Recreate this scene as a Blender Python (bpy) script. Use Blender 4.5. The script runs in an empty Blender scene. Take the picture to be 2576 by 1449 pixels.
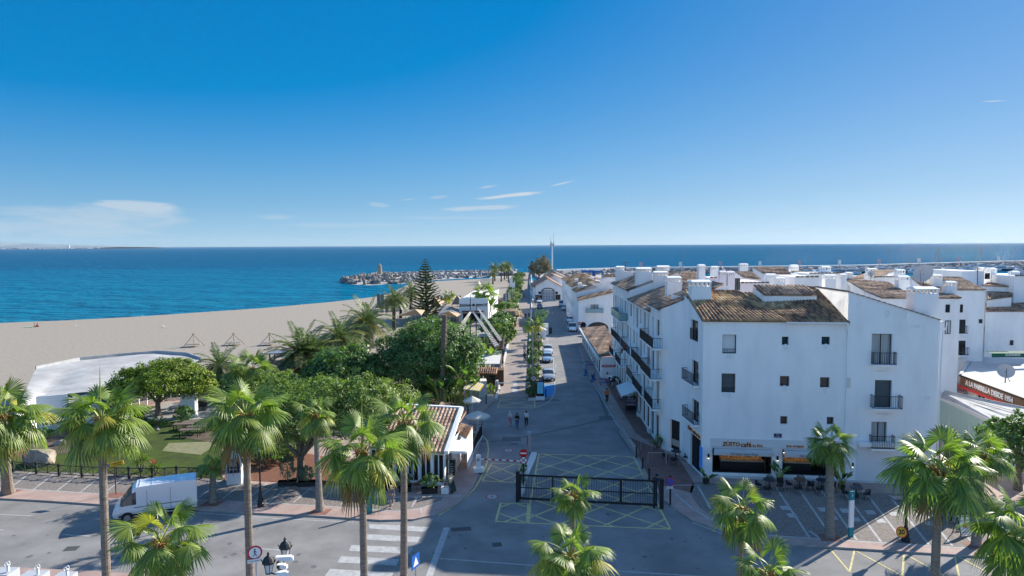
import bpy, math, random
import numpy as np
from mathutils import Vector, Matrix
random.seed(7); RNG = np.random.default_rng(7)
R = math.radians
SC = bpy.context.scene; COL = SC.collection
# ---------------------------------------------------------------- camera
F = 1717.0; W0, H0 = 2576.0, 1449.0; CZ = 20.0
PITCH = math.atan(107.5/F); ROLL = -R(0.267)
CM = Matrix.Rotation(R(90)-PITCH, 3, 'X') @ Matrix.Rotation(ROLL, 3, 'Z')
cam = bpy.data.objects.new('camera', bpy.data.cameras.new('camera')); COL.objects.link(cam)
cam.data.sensor_width = 36; cam.data.lens = 36*F/W0; cam.data.clip_end = 60000; cam.data.clip_start = .5
cam.matrix_world = Matrix.Translation((0, 0, CZ)) @ CM.to_4x4()
SC.camera = cam
def ray(px, py): return CM @ Vector(((px-W0/2)/F, -(py-H0/2)/F, -1.0))
def G(px, py, z=0.0):                      # survey helper: picture point -> point on the level z
    d = ray(px, py); t = (z-CZ)/d.z; return Vector((d.x*t, d.y*t, z))
def D(px, py, y):                          # picture point -> point at distance y
    d = ray(px, py); t = y/d.y; return Vector((d.x*t, y, CZ+d.z*t))
def FP(px, py, a, b):                      # picture point -> (u, z) on the vertical plane through a, b
    d = ray(px, py); ax, ay = a[0], a[1]; ux, uy = b[0]-a[0], b[1]-a[1]; L = math.hypot(ux, uy); ux /= L; uy /= L
    t = (ax*uy-ay*ux)/(d.x*uy-d.y*ux); x, y = d.x*t, d.y*t
    return ((x-ax)*ux+(y-ay)*uy, CZ+d.z*t)
# ---------------------------------------------------------------- materials
MATS = {}
def mat(name, c, rough=.8, n=0.0, ns=1.0, c2=None, bump=0.0, bs=20.0, spec=.3, metal=0.0, isl=0.0, emit=None, trans=0.0, stretch=None, contrast=(.35, .65), coat=0.0):
    if name in MATS: return MATS[name]
    m = bpy.data.materials.new(name); m.use_nodes = True; nt = m.node_tree; N = nt.nodes; L = nt.links
    p = N['Principled BSDF']; p.inputs['Roughness'].default_value = rough; p.inputs['Metallic'].default_value = metal
    p.inputs['Specular IOR Level'].default_value = spec; p.inputs['Base Color'].default_value = (*c, 1)
    p.inputs['Coat Weight'].default_value = coat
    tc = N.new('ShaderNodeTexCoord'); src = tc.outputs['Object']
    if stretch:
        mp = N.new('ShaderNodeMapping'); mp.inputs['Scale'].default_value = stretch; L.new(src, mp.inputs[0]); src = mp.outputs[0]
    col = None
    if n > 0 or c2:
        t = N.new('ShaderNodeTexNoise'); t.inputs['Scale'].default_value = ns; t.inputs['Detail'].default_value = 6; t.inputs['Roughness'].default_value = .6
        L.new(src, t.inputs['Vector'])
        r = N.new('ShaderNodeValToRGB'); r.color_ramp.elements[0].position = contrast[0]; r.color_ramp.elements[1].position = contrast[1]
        d = c2 if c2 else tuple(x*(1-n) for x in c)
        r.color_ramp.elements[0].color = (*d, 1); r.color_ramp.elements[1].color = (*c, 1)
        L.new(t.outputs['Fac'], r.inputs[0]); col = r.outputs[0]
    if isl > 0:
        g = N.new('ShaderNodeNewGeometry'); mr = N.new('ShaderNodeMapRange'); mr.inputs[3].default_value = 1-isl; mr.inputs[4].default_value = 1+isl
        L.new(g.outputs['Random Per Island'], mr.inputs[0]); mx = N.new('ShaderNodeMix'); mx.data_type = 'RGBA'; mx.blend_type = 'MULTIPLY'; mx.inputs[0].default_value = 1
        if col: L.new(col, mx.inputs[6])
        else: mx.inputs[6].default_value = (*c, 1)
        L.new(mr.outputs[0], mx.inputs[7]); col = mx.outputs[2]
    if col: L.new(col, p.inputs['Base Color'])
    if bump > 0:
        t2 = N.new('ShaderNodeTexNoise'); t2.inputs['Scale'].default_value = bs; t2.inputs['Detail'].default_value = 4; L.new(src, t2.inputs['Vector'])
        b = N.new('ShaderNodeBump'); b.inputs['Strength'].default_value = bump; b.inputs['Distance'].default_value = .05
        L.new(t2.outputs['Fac'], b.inputs['Height']); L.new(b.outputs[0], p.inputs['Normal'])
    if emit: p.inputs['Emission Color'].default_value = (*emit[0], 1); p.inputs['Emission Strength'].default_value = emit[1]
    if trans > 0:
        tr = N.new('ShaderNodeBsdfTranslucent'); ms = N.new('ShaderNodeMixShader'); ms.inputs[0].default_value = trans
        mb = N.new('ShaderNodeMix'); mb.data_type = 'RGBA'; mb.blend_type = 'MULTIPLY'; mb.inputs[0].default_value = 1; mb.inputs[7].default_value = (1.0, 1.25, .45, 1)
        if col: L.new(col, mb.inputs[6])
        else: mb.inputs[6].default_value = (*c, 1)
        L.new(mb.outputs[2], tr.inputs[0]); L.new(p.outputs[0], ms.inputs[1]); L.new(tr.outputs[0], ms.inputs[2])
        L.new(ms.outputs[0], N['Material Output'].inputs[0])
    MATS[name] = m; return m
def tilemat(name, ramp):
    m = bpy.data.materials.new(name); m.use_nodes = True; nt = m.node_tree; N = nt.nodes; L = nt.links; p = N['Principled BSDF']
    p.inputs['Roughness'].default_value = .85; p.inputs['Specular IOR Level'].default_value = .2
    uv = N.new('ShaderNodeUVMap'); fl = N.new('ShaderNodeVectorMath'); fl.operation = 'FLOOR'; L.new(uv.outputs[0], fl.inputs[0])
    wn = N.new('ShaderNodeTexWhiteNoise'); wn.noise_dimensions = '3D'; L.new(fl.outputs[0], wn.inputs['Vector'])
    tc = N.new('ShaderNodeTexCoord'); ns = N.new('ShaderNodeTexNoise'); ns.inputs['Scale'].default_value = .45; ns.inputs['Detail'].default_value = 5; L.new(tc.outputs['Object'], ns.inputs['Vector'])
    n2 = N.new('ShaderNodeTexNoise'); n2.inputs['Scale'].default_value = 7; n2.inputs['Detail'].default_value = 3; L.new(tc.outputs['Object'], n2.inputs['Vector'])
    a = N.new('ShaderNodeMath'); a.operation = 'MULTIPLY_ADD'; a.inputs[1].default_value = .38; L.new(wn.outputs['Value'], a.inputs[0])
    b = N.new('ShaderNodeMath'); b.operation = 'MULTIPLY_ADD'; b.inputs[1].default_value = .9; b.inputs[2].default_value = -.3; L.new(ns.outputs['Fac'], b.inputs[0]); L.new(b.outputs[0], a.inputs[2])
    c = N.new('ShaderNodeMath'); c.operation = 'MULTIPLY_ADD'; c.inputs[1].default_value = .35; L.new(n2.outputs['Fac'], c.inputs[0]); L.new(a.outputs[0], c.inputs[2])
    r = N.new('ShaderNodeValToRGB'); els = r.color_ramp.elements
    while len(els) < len(ramp): els.new(.5)
    for e, (q, cc) in zip(els, ramp): e.position = q; e.color = (*cc, 1)
    L.new(c.outputs[0], r.inputs[0]); L.new(r.outputs[0], p.inputs['Base Color']); MATS[name] = m; return m
WHITE = mat('white_render', (.90, .885, .86), .9, n=.13, ns=.7, bump=.35, bs=5, spec=.1, stretch=(1, 1, .3), contrast=(.25, .6))
WHITE2 = mat('pinkish_render', (.82, .74, .75), .9, n=.06, ns=.5, bump=.2, bs=8, spec=.1)
BEIGE = mat('beige_render', (.70, .66, .60), .9, n=.1, ns=.5, bump=.2, bs=8, spec=.1)
TILE = tilemat('old_roof_tiles', [(.2, (.09, .06, .05)), (.4, (.21, .14, .10)), (.56, (.38, .25, .165)), (.72, (.52, .36, .24)), (.88, (.66, .52, .38))])
TILEY = tilemat('lichen_roof_tiles', [(.2, (.08, .055, .04)), (.4, (.21, .13, .085)), (.56, (.40, .24, .13)), (.72, (.54, .34, .15)), (.88, (.70, .56, .42))])
TILEP = tilemat('terracotta_roof_tiles', [(.15, (.20, .10, .07)), (.4, (.34, .18, .12)), (.6, (.46, .27, .18)), (.85, (.58, .40, .29))])
TILEL = tilemat('light_roof_tiles', [(.15, (.22, .13, .09)), (.4, (.42, .26, .17)), (.6, (.55, .38, .26)), (.85, (.68, .53, .40))])
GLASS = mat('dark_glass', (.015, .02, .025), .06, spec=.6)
BLIND = mat('roller_blind', (.10, .12, .13), .6, n=.3, ns=30, stretch=(.01, .01, 1))
CURTAIN = mat('pale_curtain', (.5, .5, .48), .9, n=.4, ns=12, stretch=(1, 1, .02))
SHUT = mat('white_shutter', (.7, .7, .7), .7, n=.06, ns=20, stretch=(.01, .01, 1))
IRON = mat('black_iron', (.018, .02, .022), .5, spec=.4)
DARKW = mat('dark_window_frame', (.025, .022, .02), .5)
WPAINT = mat('white_paint', (.8, .8, .8), .45)
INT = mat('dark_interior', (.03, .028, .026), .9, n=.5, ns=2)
GREY = mat('grey_metal', (.35, .36, .38), .4, metal=.5)
GALV = mat('galvanised_steel', (.45, .47, .5), .45, metal=.7)
CONC = mat('concrete', (.36, .35, .33), .9, n=.25, ns=2, bump=.3, bs=15)
WOOD = mat('brown_wood', (.16, .085, .045), .7, n=.4, ns=3, stretch=(1, 1, 8), bump=.3)
WOODL = mat('pale_timber', (.36, .26, .17), .8, n=.3, ns=3, bump=.2)
RED = mat('sign_red', (.55, .02, .02), .4)
BLUE = mat('sign_blue', (.02, .12, .45), .4)
YEL = mat('sign_yellow', (.85, .45, .03), .5)
BLACK = mat('black_lettering', (.01, .01, .01), .6)
SIGNW = mat('sign_white', (.8, .8, .8), .4)
ORANGE = mat('orange_cloth', (.75, .14, .02), .8)
RUB = mat('tyre_rubber', (.02, .02, .02), .8)
RATTAN = mat('black_rattan', (.02, .025, .03), .7)
TEAK = mat('rattan_brown', (.25, .17, .10), .8)
# ---------------------------------------------------------------- mesh builder
class MB:
    def __init__(s): s.v = []; s.f = []; s.m = []; s.uv = []
    def add(s, vs, fs, mi=0, uvs=None):
        n = len(s.v); s.v += [tuple(v) for v in vs]; s.f += [tuple(i+n for i in f) for f in fs]; s.m += [mi]*len(fs)
        if uvs: s.uv += uvs
        return s
    def box(s, c, d, rz=0, mi=0, tilt=None):
        x, y, z = d[0]/2, d[1]/2, d[2]/2; ca, sa = math.cos(rz), math.sin(rz); vs = []
        for k in ((-1, -1, -1), (1, -1, -1), (1, 1, -1), (-1, 1, -1), (-1, -1, 1), (1, -1, 1), (1, 1, 1), (-1, 1, 1)):
            p = Vector((k[0]*x, k[1]*y, k[2]*z))
            if tilt is not None: p = tilt @ p
            vs.append((c[0]+p.x*ca-p.y*sa, c[1]+p.x*sa+p.y*ca, c[2]+p.z))
        return s.add(vs, [(0, 3, 2, 1), (4, 5, 6, 7), (0, 1, 5, 4), (1, 2, 6, 5), (2, 3, 7, 6), (3, 0, 4, 7)], mi)
    def bar(s, a, b, w, h, mi=0, up=(0, 0, 1)):
        a, b = Vector(a), Vector(b); t = (b-a).normalized(); u = Vector(up)
        sd = t.cross(u)
        if sd.length < 1e-4: sd = t.cross(Vector((1, 0, 0)))
        sd.normalize(); n = sd.cross(t); vs = []
        for p in (a, b):
            for i, j in ((-1, -1), (1, -1), (1, 1), (-1, 1)): vs.append(p+sd*i*w/2+n*j*h/2)
        return s.add(vs, [(0, 1, 2, 3), (7, 6, 5, 4), (0, 4, 5, 1), (1, 5, 6, 2), (2, 6, 7, 3), (3, 7, 4, 0)], mi)
    def tube(s, pts, r, n=8, mi=0, cap=True):
        pts = [Vector(p) for p in pts]; k = len(pts); rs = r if isinstance(r, (list, tuple)) else [r]*k
        base = len(s.v); prev = None
        for i, p in enumerate(pts):
            t = (pts[min(i+1, k-1)]-pts[max(i-1, 0)]).normalized()
            if prev is None:
                sd = t.cross(Vector((0, 0, 1)))
                if sd.length < .05: sd = Vector((1, 0, 0))
            else: sd = prev-t*prev.dot(t)
            sd.normalize(); prev = sd; q = t.cross(sd)
            for j in range(n):
                a = 2*math.pi*j/n; s.v.append(tuple(p+(sd*math.cos(a)+q*math.sin(a))*rs[i]))
        for i in range(k-1):
            for j in range(n):
                a = base+i*n+j; b = base+i*n+(j+1) % n; s.f.append((a, b, b+n, a+n)); s.m.append(mi)
        if cap:
            s.f.append(tuple(base+j for j in range(n))[::-1]); s.f.append(tuple(base+(k-1)*n+j for j in range(n))); s.m += [mi]*2
        return s
    def lathe(s, prof, c=(0, 0, 0), n=12, mi=0, sx=1, sy=1):
        base = len(s.v)
        for r, z in prof:
            for j in range(n):
                a = 2*math.pi*j/n; s.v.append((c[0]+r*sx*math.cos(a), c[1]+r*sy*math.sin(a), c[2]+z))
        for i in range(len(prof)-1):
            for j in range(n):
                a = base+i*n+j; b = base+i*n+(j+1) % n; s.f.append((a, b, b+n, a+n)); s.m.append(mi)
        s.f.append(tuple(base+j for j in range(n))[::-1]); s.f.append(tuple(base+(len(prof)-1)*n+j for j in range(n))); s.m += [mi]*2
        return s
    def prism(s, poly, z0, z1, mi=0, ms=None):
        n = len(poly); A = sum(poly[i][0]*poly[(i+1) % n][1]-poly[(i+1) % n][0]*poly[i][1] for i in range(n))
        if A < 0: poly = poly[::-1]
        vs = [(p[0], p[1], z0) for p in poly]+[(p[0], p[1], z1) for p in poly]
        s.add(vs, [tuple(range(n, 2*n))], mi); b = len(s.v)-2*n
        for i in range(n):
            j = (i+1) % n; s.f.append((b+i, b+j, b+n+j, b+n+i)); s.m.append(mi if ms is None else ms)
        return s
    def sheet(s, poly, z, mi=0):
        n = len(poly); A = sum(poly[i][0]*poly[(i+1) % n][1]-poly[(i+1) % n][0]*poly[i][1] for i in range(n))
        if A < 0: poly = poly[::-1]
        return s.add([(p[0], p[1], z) for p in poly], [tuple(range(n))], mi)
    def line(s, pts, w, z, mi=0):                    # painted line of width w along pts
        s.k = getattr(s, 'k', 0)+1; z += (s.k % 60)*.00012
        for a, b in zip(pts[:-1], pts[1:]):
            a, b = Vector(a[:2]), Vector(b[:2]); t = (b-a)
            if t.length < 1e-5: continue
            z += .00005
            t.normalize(); q = Vector((-t.y, t.x))*w/2
            s.add([(*(a-q), z), (*(b-q), z), (*(b+q), z), (*(a+q), z)], [(0, 1, 2, 3)], mi)
        return s
    def plate(s, o, U, V, poly, t=.02, mi=0):        # flat shape in the plane (o, U, V), thickness t along U x V
        o, U, V = Vector(o), Vector(U).normalized(), Vector(V).normalized(); N = U.cross(V); n = len(poly)
        fr = [o+U*a+V*b+N*t for a, b in poly]; bk = [o+U*a+V*b for a, b in poly]
        s.add(fr+bk, [tuple(range(n)), tuple(range(2*n-1, n-1, -1))]+[(i, n+i, n+(i+1) % n, (i+1) % n) for i in range(n)], mi); return s
    def mesh(s, name, mats, off=(0, 0, 0), smooth=False):
        me = bpy.data.meshes.new(name); o = Vector(off)
        me.from_pydata([(v[0]-o.x, v[1]-o.y, v[2]-o.z) for v in s.v], [], s.f)
        if not isinstance(mats, (list, tuple)): mats = [mats]
        for m in mats: me.materials.append(m)
        if len(mats) > 1: me.polygons.foreach_set('material_index', s.m)
        if s.uv:
            ul = me.uv_layers.new(name='UVMap'); arr = np.zeros(len(me.loops)*2, 'f'); a = np.array(s.uv, 'f').ravel(); arr[:len(a)] = a; ul.data.foreach_set('uv', arr)
        if smooth: me.polygons.foreach_set('use_smooth', [True]*len(me.polygons))
        me.update(); return me
def link(name, me, parent=None, loc=(0, 0, 0), rz=0):
    o = bpy.data.objects.new(name, me); COL.objects.link(o); o.location = loc; o.rotation_euler = (0, 0, rz)
    if parent: o.parent = parent
    return o
def thing(name, label, cat, loc=(0, 0, 0), rz=0, group=None):
    o = bpy.data.objects.new(name, None); COL.objects.link(o); o.location = loc; o.rotation_euler = (0, 0, rz); o.empty_display_size = .3
    return tag(o, label, cat, group)
def tag(o, label, cat, group=None):
    o['label'] = label; o['category'] = cat
    if group: o['group'] = group
    return o
def part(mb, name, mats, parent, world=False, smooth=False, label=None):
    off = (0, 0, 0)
    if world:
        off = Vector((0, 0, 0)); p = parent
        while p: off += p.location; p = p.parent
    o = link(name, mb.mesh(name, mats, off, smooth), parent)
    if label: o['label'] = label
    return o
def top(mb, name, mats, label, cat, loc=(0, 0, 0), rz=0, group=None, world=False, smooth=False):
    o = link(name, mb.mesh(name, mats, loc if world else (0, 0, 0), smooth), None, loc, rz); return tag(o, label, cat, group)
def struct(mb, name, mats, kind='structure', smooth=False):
    o = link(name, mb.mesh(name, mats, (0, 0, 0), smooth)); o['kind'] = kind; return o
def dup(root, loc, rz=None, label=None, name=None, scale=None):
    def cp(o, par):
        c = o.copy(); COL.objects.link(c)
        if par: c.parent = par
        for ch in KIDS.get(o.name, []): cp(ch, c)
        return c
    KIDS = {}
    for o in COL.objects:
        if o.parent: KIDS.setdefault(o.parent.name, []).append(o)
    r = cp(root, None); r.location = loc
    if rz is not None: r.rotation_euler = (0, 0, rz)
    if label: r['label'] = label
    if scale: r.scale = (scale,)*3
    return r
def text(s, size, o, U, V, m, parent=None, ext=.01, name='lettering', bold=0.0, align='CENTER', world=True, space=1.0):
    cu = bpy.data.curves.new(name, 'FONT'); cu.body = s; cu.size = size; cu.extrude = ext; cu.offset = bold; cu.align_x = align; cu.align_y = 'CENTER'; cu.space_character = space
    cu.resolution_u = 3
    t = bpy.data.objects.new(name, cu); COL.objects.link(t); dg = bpy.context.evaluated_depsgraph_get(); me = bpy.data.meshes.new_from_object(t.evaluated_get(dg))
    bpy.data.objects.remove(t); U = Vector(U).normalized(); V = Vector(V).normalized(); N = U.cross(V); M = Matrix((U, V, N)).transposed().to_4x4(); M.translation = Vector(o)
    off = Vector((0, 0, 0))
    if world and parent:
        p = parent
        while p: off += p.location; p = p.parent
    M.translation -= off; me.transform(M); me.materials.clear(); me.materials.append(m)
    return link(name, me, parent)
# ---------------------------------------------------------------- tiled roof
def tiles(mb, e0, e1, r1, r0, s=.24, row=.42, h=.10, over=.0):
    e0, e1, r1, r0 = [Vector(p) for p in (e0, e1, r1, r0)]
    nrm = (e1-e0).cross(r0-e0).normalized()
    if nrm.z < 0: nrm = -nrm
    wid = max((e1-e0).length, (r1-r0).length); ln = ((r0-e0).length+(r1-e1).length)/2
    nc = max(2, int(round(wid/s))); nr = max(2, int(round(ln/row))); K = 4
    off = [(0, 0.0), (.22, .75), (.5, 1.0), (.78, .75)]
    us = [((c+o)/nc, hh, c+o) for c in range(nc) for o, hh in off]+[(1.0, 0.0, nc-.01)]
    vs = []; uvv = []
    for r in range(nr):
        for q, dz in ((0.0, 1.0), (.98, .25)):
            v = (r+q)/nr
            for u, hh, uu in us:
                a = e0.lerp(e1, u); b = r0.lerp(r1, u); jig = .012*math.sin(uu*12.7+r*7.3)
                vs.append(a.lerp(b, v)+nrm*(h*hh+.035*dz+jig))
    n = len(us); fs = []; uvs = []
    for r in range(2*nr-1):
        for i in range(n-1):
            fs.append((r*n+i, r*n+i+1, (r+1)*n+i+1, (r+1)*n+i)); rr = r//2+.5; cc = int(us[i][2]+(.5 if False else 0))+.5
            uvs += [(cc, rr)]*4
    # closed underside and front lip so that the eave has thickness
    b = len(vs); vs += [e0-nrm*.09, e1-nrm*.09, r1-nrm*.09, r0-nrm*.09]; fs.append((b+3, b+2, b+1, b)); uvs += [(0.5, .5)]*4
    for i in range(n-1):
        if us[i][2] % 1 > .01 or True:
            j = len(vs); a = e0.lerp(e1, us[i][0]); c = e0.lerp(e1, us[i+1][0]); vs += [a-nrm*.02, c-nrm*.02]; fs.append((j, j+1, i+1, i)); uvs += [(int(us[i][2])+.5, .5)]*4
    mb.add(vs, fs, 0, uvs)
# ---------------------------------------------------------------- walls with real openings
def wall(mb, a, b, z0, za, zb, ops=(), t=.28, mi=0):
    a = Vector((a[0], a[1], 0)); b = Vector((b[0], b[1], 0)); L = (b-a).length; U = (b-a)/L; N = Vector((U.y, -U.x, 0))   # outward = right of a->b
    zl = min(za, zb)
    us = sorted({0, L, *[o[0] for o in ops], *[o[1] for o in ops]}); zs = sorted({z0, zl, *[o[2] for o in ops], *[o[3] for o in ops]})
    P = lambda u, z, d=0: a+U*u-N*d+Vector((0, 0, z))
    for i in range(len(us)-1):
        for j in range(len(zs)-1):
            cu, cz = (us[i]+us[i+1])/2, (zs[j]+zs[j+1])/2
            if any(o[0] < cu < o[1] and o[2] < cz < o[3] for o in ops): continue
            mb.add([P(us[i], zs[j]), P(us[i+1], zs[j]), P(us[i+1], zs[j+1]), P(us[i], zs[j+1])], [(0, 1, 2, 3)], mi)
    if abs(za-zb) > .01:
        if za > zb: mb.add([P(0, zl), P(L, zl), P(0, za)], [(0, 1, 2)], mi)
        else: mb.add([P(0, zl), P(L, zl), P(L, zb)], [(0, 1, 2)], mi)
    for (u0, u1, q0, q1) in [o[:4] for o in ops]:
        for p, q in (((u0, q0), (u1, q0)), ((u1, q0), (u1, q1)), ((u1, q1), (u0, q1)), ((u0, q1), (u0, q0))):
            mb.add([P(*p), P(*p, t), P(*q, t), P(*q)], [(3, 2, 1, 0)], mi)
    return (a, U, N)
def window(T, a, b, op, kind='glass', t=.26, rail=None, mull=1, frame=DARKW, fw=.06, world=True):
    a = Vector((a[0], a[1], 0)); b = Vector((b[0], b[1], 0)); U = (b-a).normalized(); N = Vector((U.y, -U.x, 0)); u0, u1, z0, z1 = op[:4]
    P = lambda u, z, d=0: a+U*u-N*d+Vector((0, 0, z))
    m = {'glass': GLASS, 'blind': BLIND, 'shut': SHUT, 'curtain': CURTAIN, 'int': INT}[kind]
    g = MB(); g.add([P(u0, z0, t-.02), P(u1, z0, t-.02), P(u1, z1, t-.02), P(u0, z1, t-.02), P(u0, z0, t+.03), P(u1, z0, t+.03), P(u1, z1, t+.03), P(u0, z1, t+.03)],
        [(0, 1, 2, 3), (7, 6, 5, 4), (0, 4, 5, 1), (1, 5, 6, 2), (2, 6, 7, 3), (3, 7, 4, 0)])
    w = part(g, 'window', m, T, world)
    f = MB(); e = fw/2
    for p, q in ((P(u0+e, z0, t-.05), P(u0+e, z1, t-.05)), (P(u1-e, z0, t-.05), P(u1-e, z1, t-.05))): f.bar(p, q, fw, .05, up=N)
    for p, q in ((P(u0+fw, z0+e, t-.05), P(u1-fw, z0+e, t-.05)), (P(u0+fw, z1-e, t-.05), P(u1-fw, z1-e, t-.05))): f.bar(p, q, .05, fw)
    for k in range(1, mull+1):
        u = u0+(u1-u0)*k/(mull+1); f.bar(P(u, z0+fw, t-.053), P(u, z1-fw, t-.053), fw, .05, up=N)
    part(f, 'frame', frame, w, world); return w
def railing(T, a, b, u0, u1, z, proj=.8, h=1.0, slab=True, sp=.13, name='balcony', glass=False):
    a = Vector((a[0], a[1], 0)); b = Vector((b[0], b[1], 0)); U = (b-a).normalized(); N = Vector((U.y, -U.x, 0))
    P = lambda u, zz, d=0: a+U*u+N*d+Vector((0, 0, zz))
    s = MB()
    if slab: c = P((u0+u1)/2, z-.08, proj/2+.01); s.box(c, (u1-u0+.1, proj, .16), math.atan2(U.y, U.x)); bal = part(s, name, WHITE, T, True)
    else: bal = None
    r = MB(); zt = z+h
    pts = [P(u0, 0, .02), P(u0, 0, proj), P(u1, 0, proj), P(u1, 0, .02)]
    for p, q in zip(pts[:-1], pts[1:]):
        Z = Vector((0, 0, 1))
        if glass: r.bar(p+Z*(z+.5), q+Z*(z+.5), .02, .9, mi=1)
        r.bar(p+Z*zt, q+Z*zt, .05, .04); r.bar(p+Z*(z+.08), q+Z*(z+.08), .03, .03)
        n = max(2, int((q-p).length/sp))
        for k in range(n+1):
            if glass and 0 < k < n: continue
            x = p.lerp(q, k/n); r.bar(x+Z*(z+.01), x+Z*(zt-.02), .022, .022)
    part(r, 'railing', [IRON, mat('railing_glass', (.25, .4, .42), .1, spec=.6)], bal or T, True)
def chimney(T, c, w, d, z0, z1, rz=0, m=None):
    m = m or WHITE; mb = MB(); hh = z1-z0; mb.box((c[0], c[1], (z0+z1-.45)/2), (w, d, hh-.45), rz)
    n = max(3, int(w/.38)); ca, sa = math.cos(rz), math.sin(rz)
    for i in range(n+1):
        for sy in (-1, 1):
            x = -w/2+.07+(w-.14)*i/n; y = sy*(d/2-.07); mb.box((c[0]+x*ca-y*sa, c[1]+x*sa+y*ca, z1-.29), (.13, .13, .32), rz)
    mb.box((c[0], c[1], z1-.08), (w+.12, d+.12, .10), rz)
    cap = [(-w/2-.03, -d/2-.03), (w/2+.03, -d/2-.03), (w/2+.03, d/2+.03), (-w/2-.03, d/2+.03)]
    q = [(c[0]+x*ca-y*sa, c[1]+x*sa+y*ca, z1-.03) for x, y in cap]; r0 = (c[0]-w/2*.9*ca, c[1]-w/2*.9*sa, z1+.12); r1 = (c[0]+w/2*.9*ca, c[1]+w/2*.9*sa, z1+.12)
    mb.add(q+[r0, r1], [(0, 1, 5, 4), (2, 3, 4, 5), (1, 2, 5), (3, 0, 4)])
    part(mb, 'chimney', m, T, True)
# ---------------------------------------------------------------- light and sky
SUN_AZ, SUN_EL, HAZE = 51.0, 27.5, 2.0e-5
SKY_H, SKY_SP, SKY_P, SKY_K = -.01, .7, .35, 1.06
w = bpy.data.worlds.new('World'); SC.world = w; w.use_nodes = True; nt = w.node_tree; N = nt.nodes; L = nt.links
bg = N['Background']; sky = N.new('ShaderNodeTexSky'); sky.sky_type = 'NISHITA'; sky.sun_disc = False
sky.sun_elevation = R(SUN_EL); sky.sun_rotation = R(SUN_AZ); sky.air_density = 1.0; sky.dust_density = .25; sky.ozone_density = 3.5; sky.altitude = 20
# thin dry winter air: the glare round the sun is compressed towards the deep blue overhead
shv = N.new('ShaderNodeSeparateColor'); shv.mode = 'HSV'; L.new(sky.outputs[0], shv.inputs[0])
def mth(op, a, b=None, c=None, clamp=False):
    n = N.new('ShaderNodeMath'); n.operation = op; n.use_clamp = clamp
    for i, v in enumerate((a, b, c)):
        if v is None: continue
        if isinstance(v, (int, float)): n.inputs[i].default_value = v
        else: L.new(v, n.inputs[i])
    return n.outputs[0]
tc = N.new('ShaderNodeTexCoord'); sp = N.new('ShaderNodeSeparateXYZ'); L.new(tc.outputs['Generated'], sp.inputs[0])
vd = N.new('ShaderNodeVectorMath'); vd.operation = 'DOT_PRODUCT'; L.new(tc.outputs['Generated'], vd.inputs[0])
vd.inputs[1].default_value = (math.sin(R(SUN_AZ))*math.cos(R(SUN_EL)), math.cos(R(SUN_AZ))*math.cos(R(SUN_EL)), math.sin(R(SUN_EL)))
ez = mth('POWER', 2.718, mth('MULTIPLY', mth('MAXIMUM', sp.outputs[2], 0.0), -1/.15)); c3 = mth('POWER', mth('MAXIMUM', vd.outputs['Value'], 0.0), 3.0)
sky_fill = N.new('ShaderNodeMapRange'); L.new(sp.outputs[2], sky_fill.inputs[0]); sky_fill.inputs[1].default_value = .42; sky_fill.inputs[2].default_value = .75; back_fill = N.new('ShaderNodeMapRange'); L.new(sp.outputs[1], back_fill.inputs[0]); back_fill.inputs[1].default_value = 0; back_fill.inputs[2].default_value = -.6; sky_fill = mth('MAXIMUM', sky_fill.outputs[0], mth('MULTIPLY', back_fill.outputs[0], .8))   # unseen sky overhead and behind camera: brightness added to fill the shaded walls
chv = N.new('ShaderNodeCombineColor'); chv.mode = 'HSV'; L.new(mth('MULTIPLY_ADD', ez, -.042, .612), chv.inputs[0])
L.new(mth('SUBTRACT', mth('SUBTRACT', mth('MULTIPLY_ADD', ez, -.70, 1.19), mth('MULTIPLY', c3, .3)), mth('MULTIPLY', sky_fill, .38), clamp=True), chv.inputs[1]); L.new(mth('MULTIPLY', mth('MULTIPLY', mth('MULTIPLY_ADD', ez, .26, 1.0), mth('MULTIPLY_ADD', sky_fill, .6, 1.0)), mth('MULTIPLY', mth('POWER', shv.outputs[2], SKY_P), SKY_K)), chv.inputs[2])
hs = chv
az = mth('ARCTAN2', sp.outputs[0], sp.outputs[1]); el = mth('ARCSINE', sp.outputs[2])
cv = N.new('ShaderNodeCombineXYZ'); L.new(mth('MULTIPLY', az, 9.0), cv.inputs[0]); L.new(mth('MULTIPLY', el, 60.0), cv.inputs[1])
nz = N.new('ShaderNodeTexNoise'); nz.inputs['Scale'].default_value = 1.0; nz.inputs['Detail'].default_value = 7; nz.inputs['Roughness'].default_value = .6; nz.inputs['Distortion'].default_value = .6; L.new(cv.outputs[0], nz.inputs['Vector'])
nf = mth('MULTIPLY_ADD', nz.outputs['Fac'], 4.2, -2.0)
total = None
def d2a(px, py): d = ray(px, py).normalized(); return math.atan2(d.x, d.y), math.asin(d.z)
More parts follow.
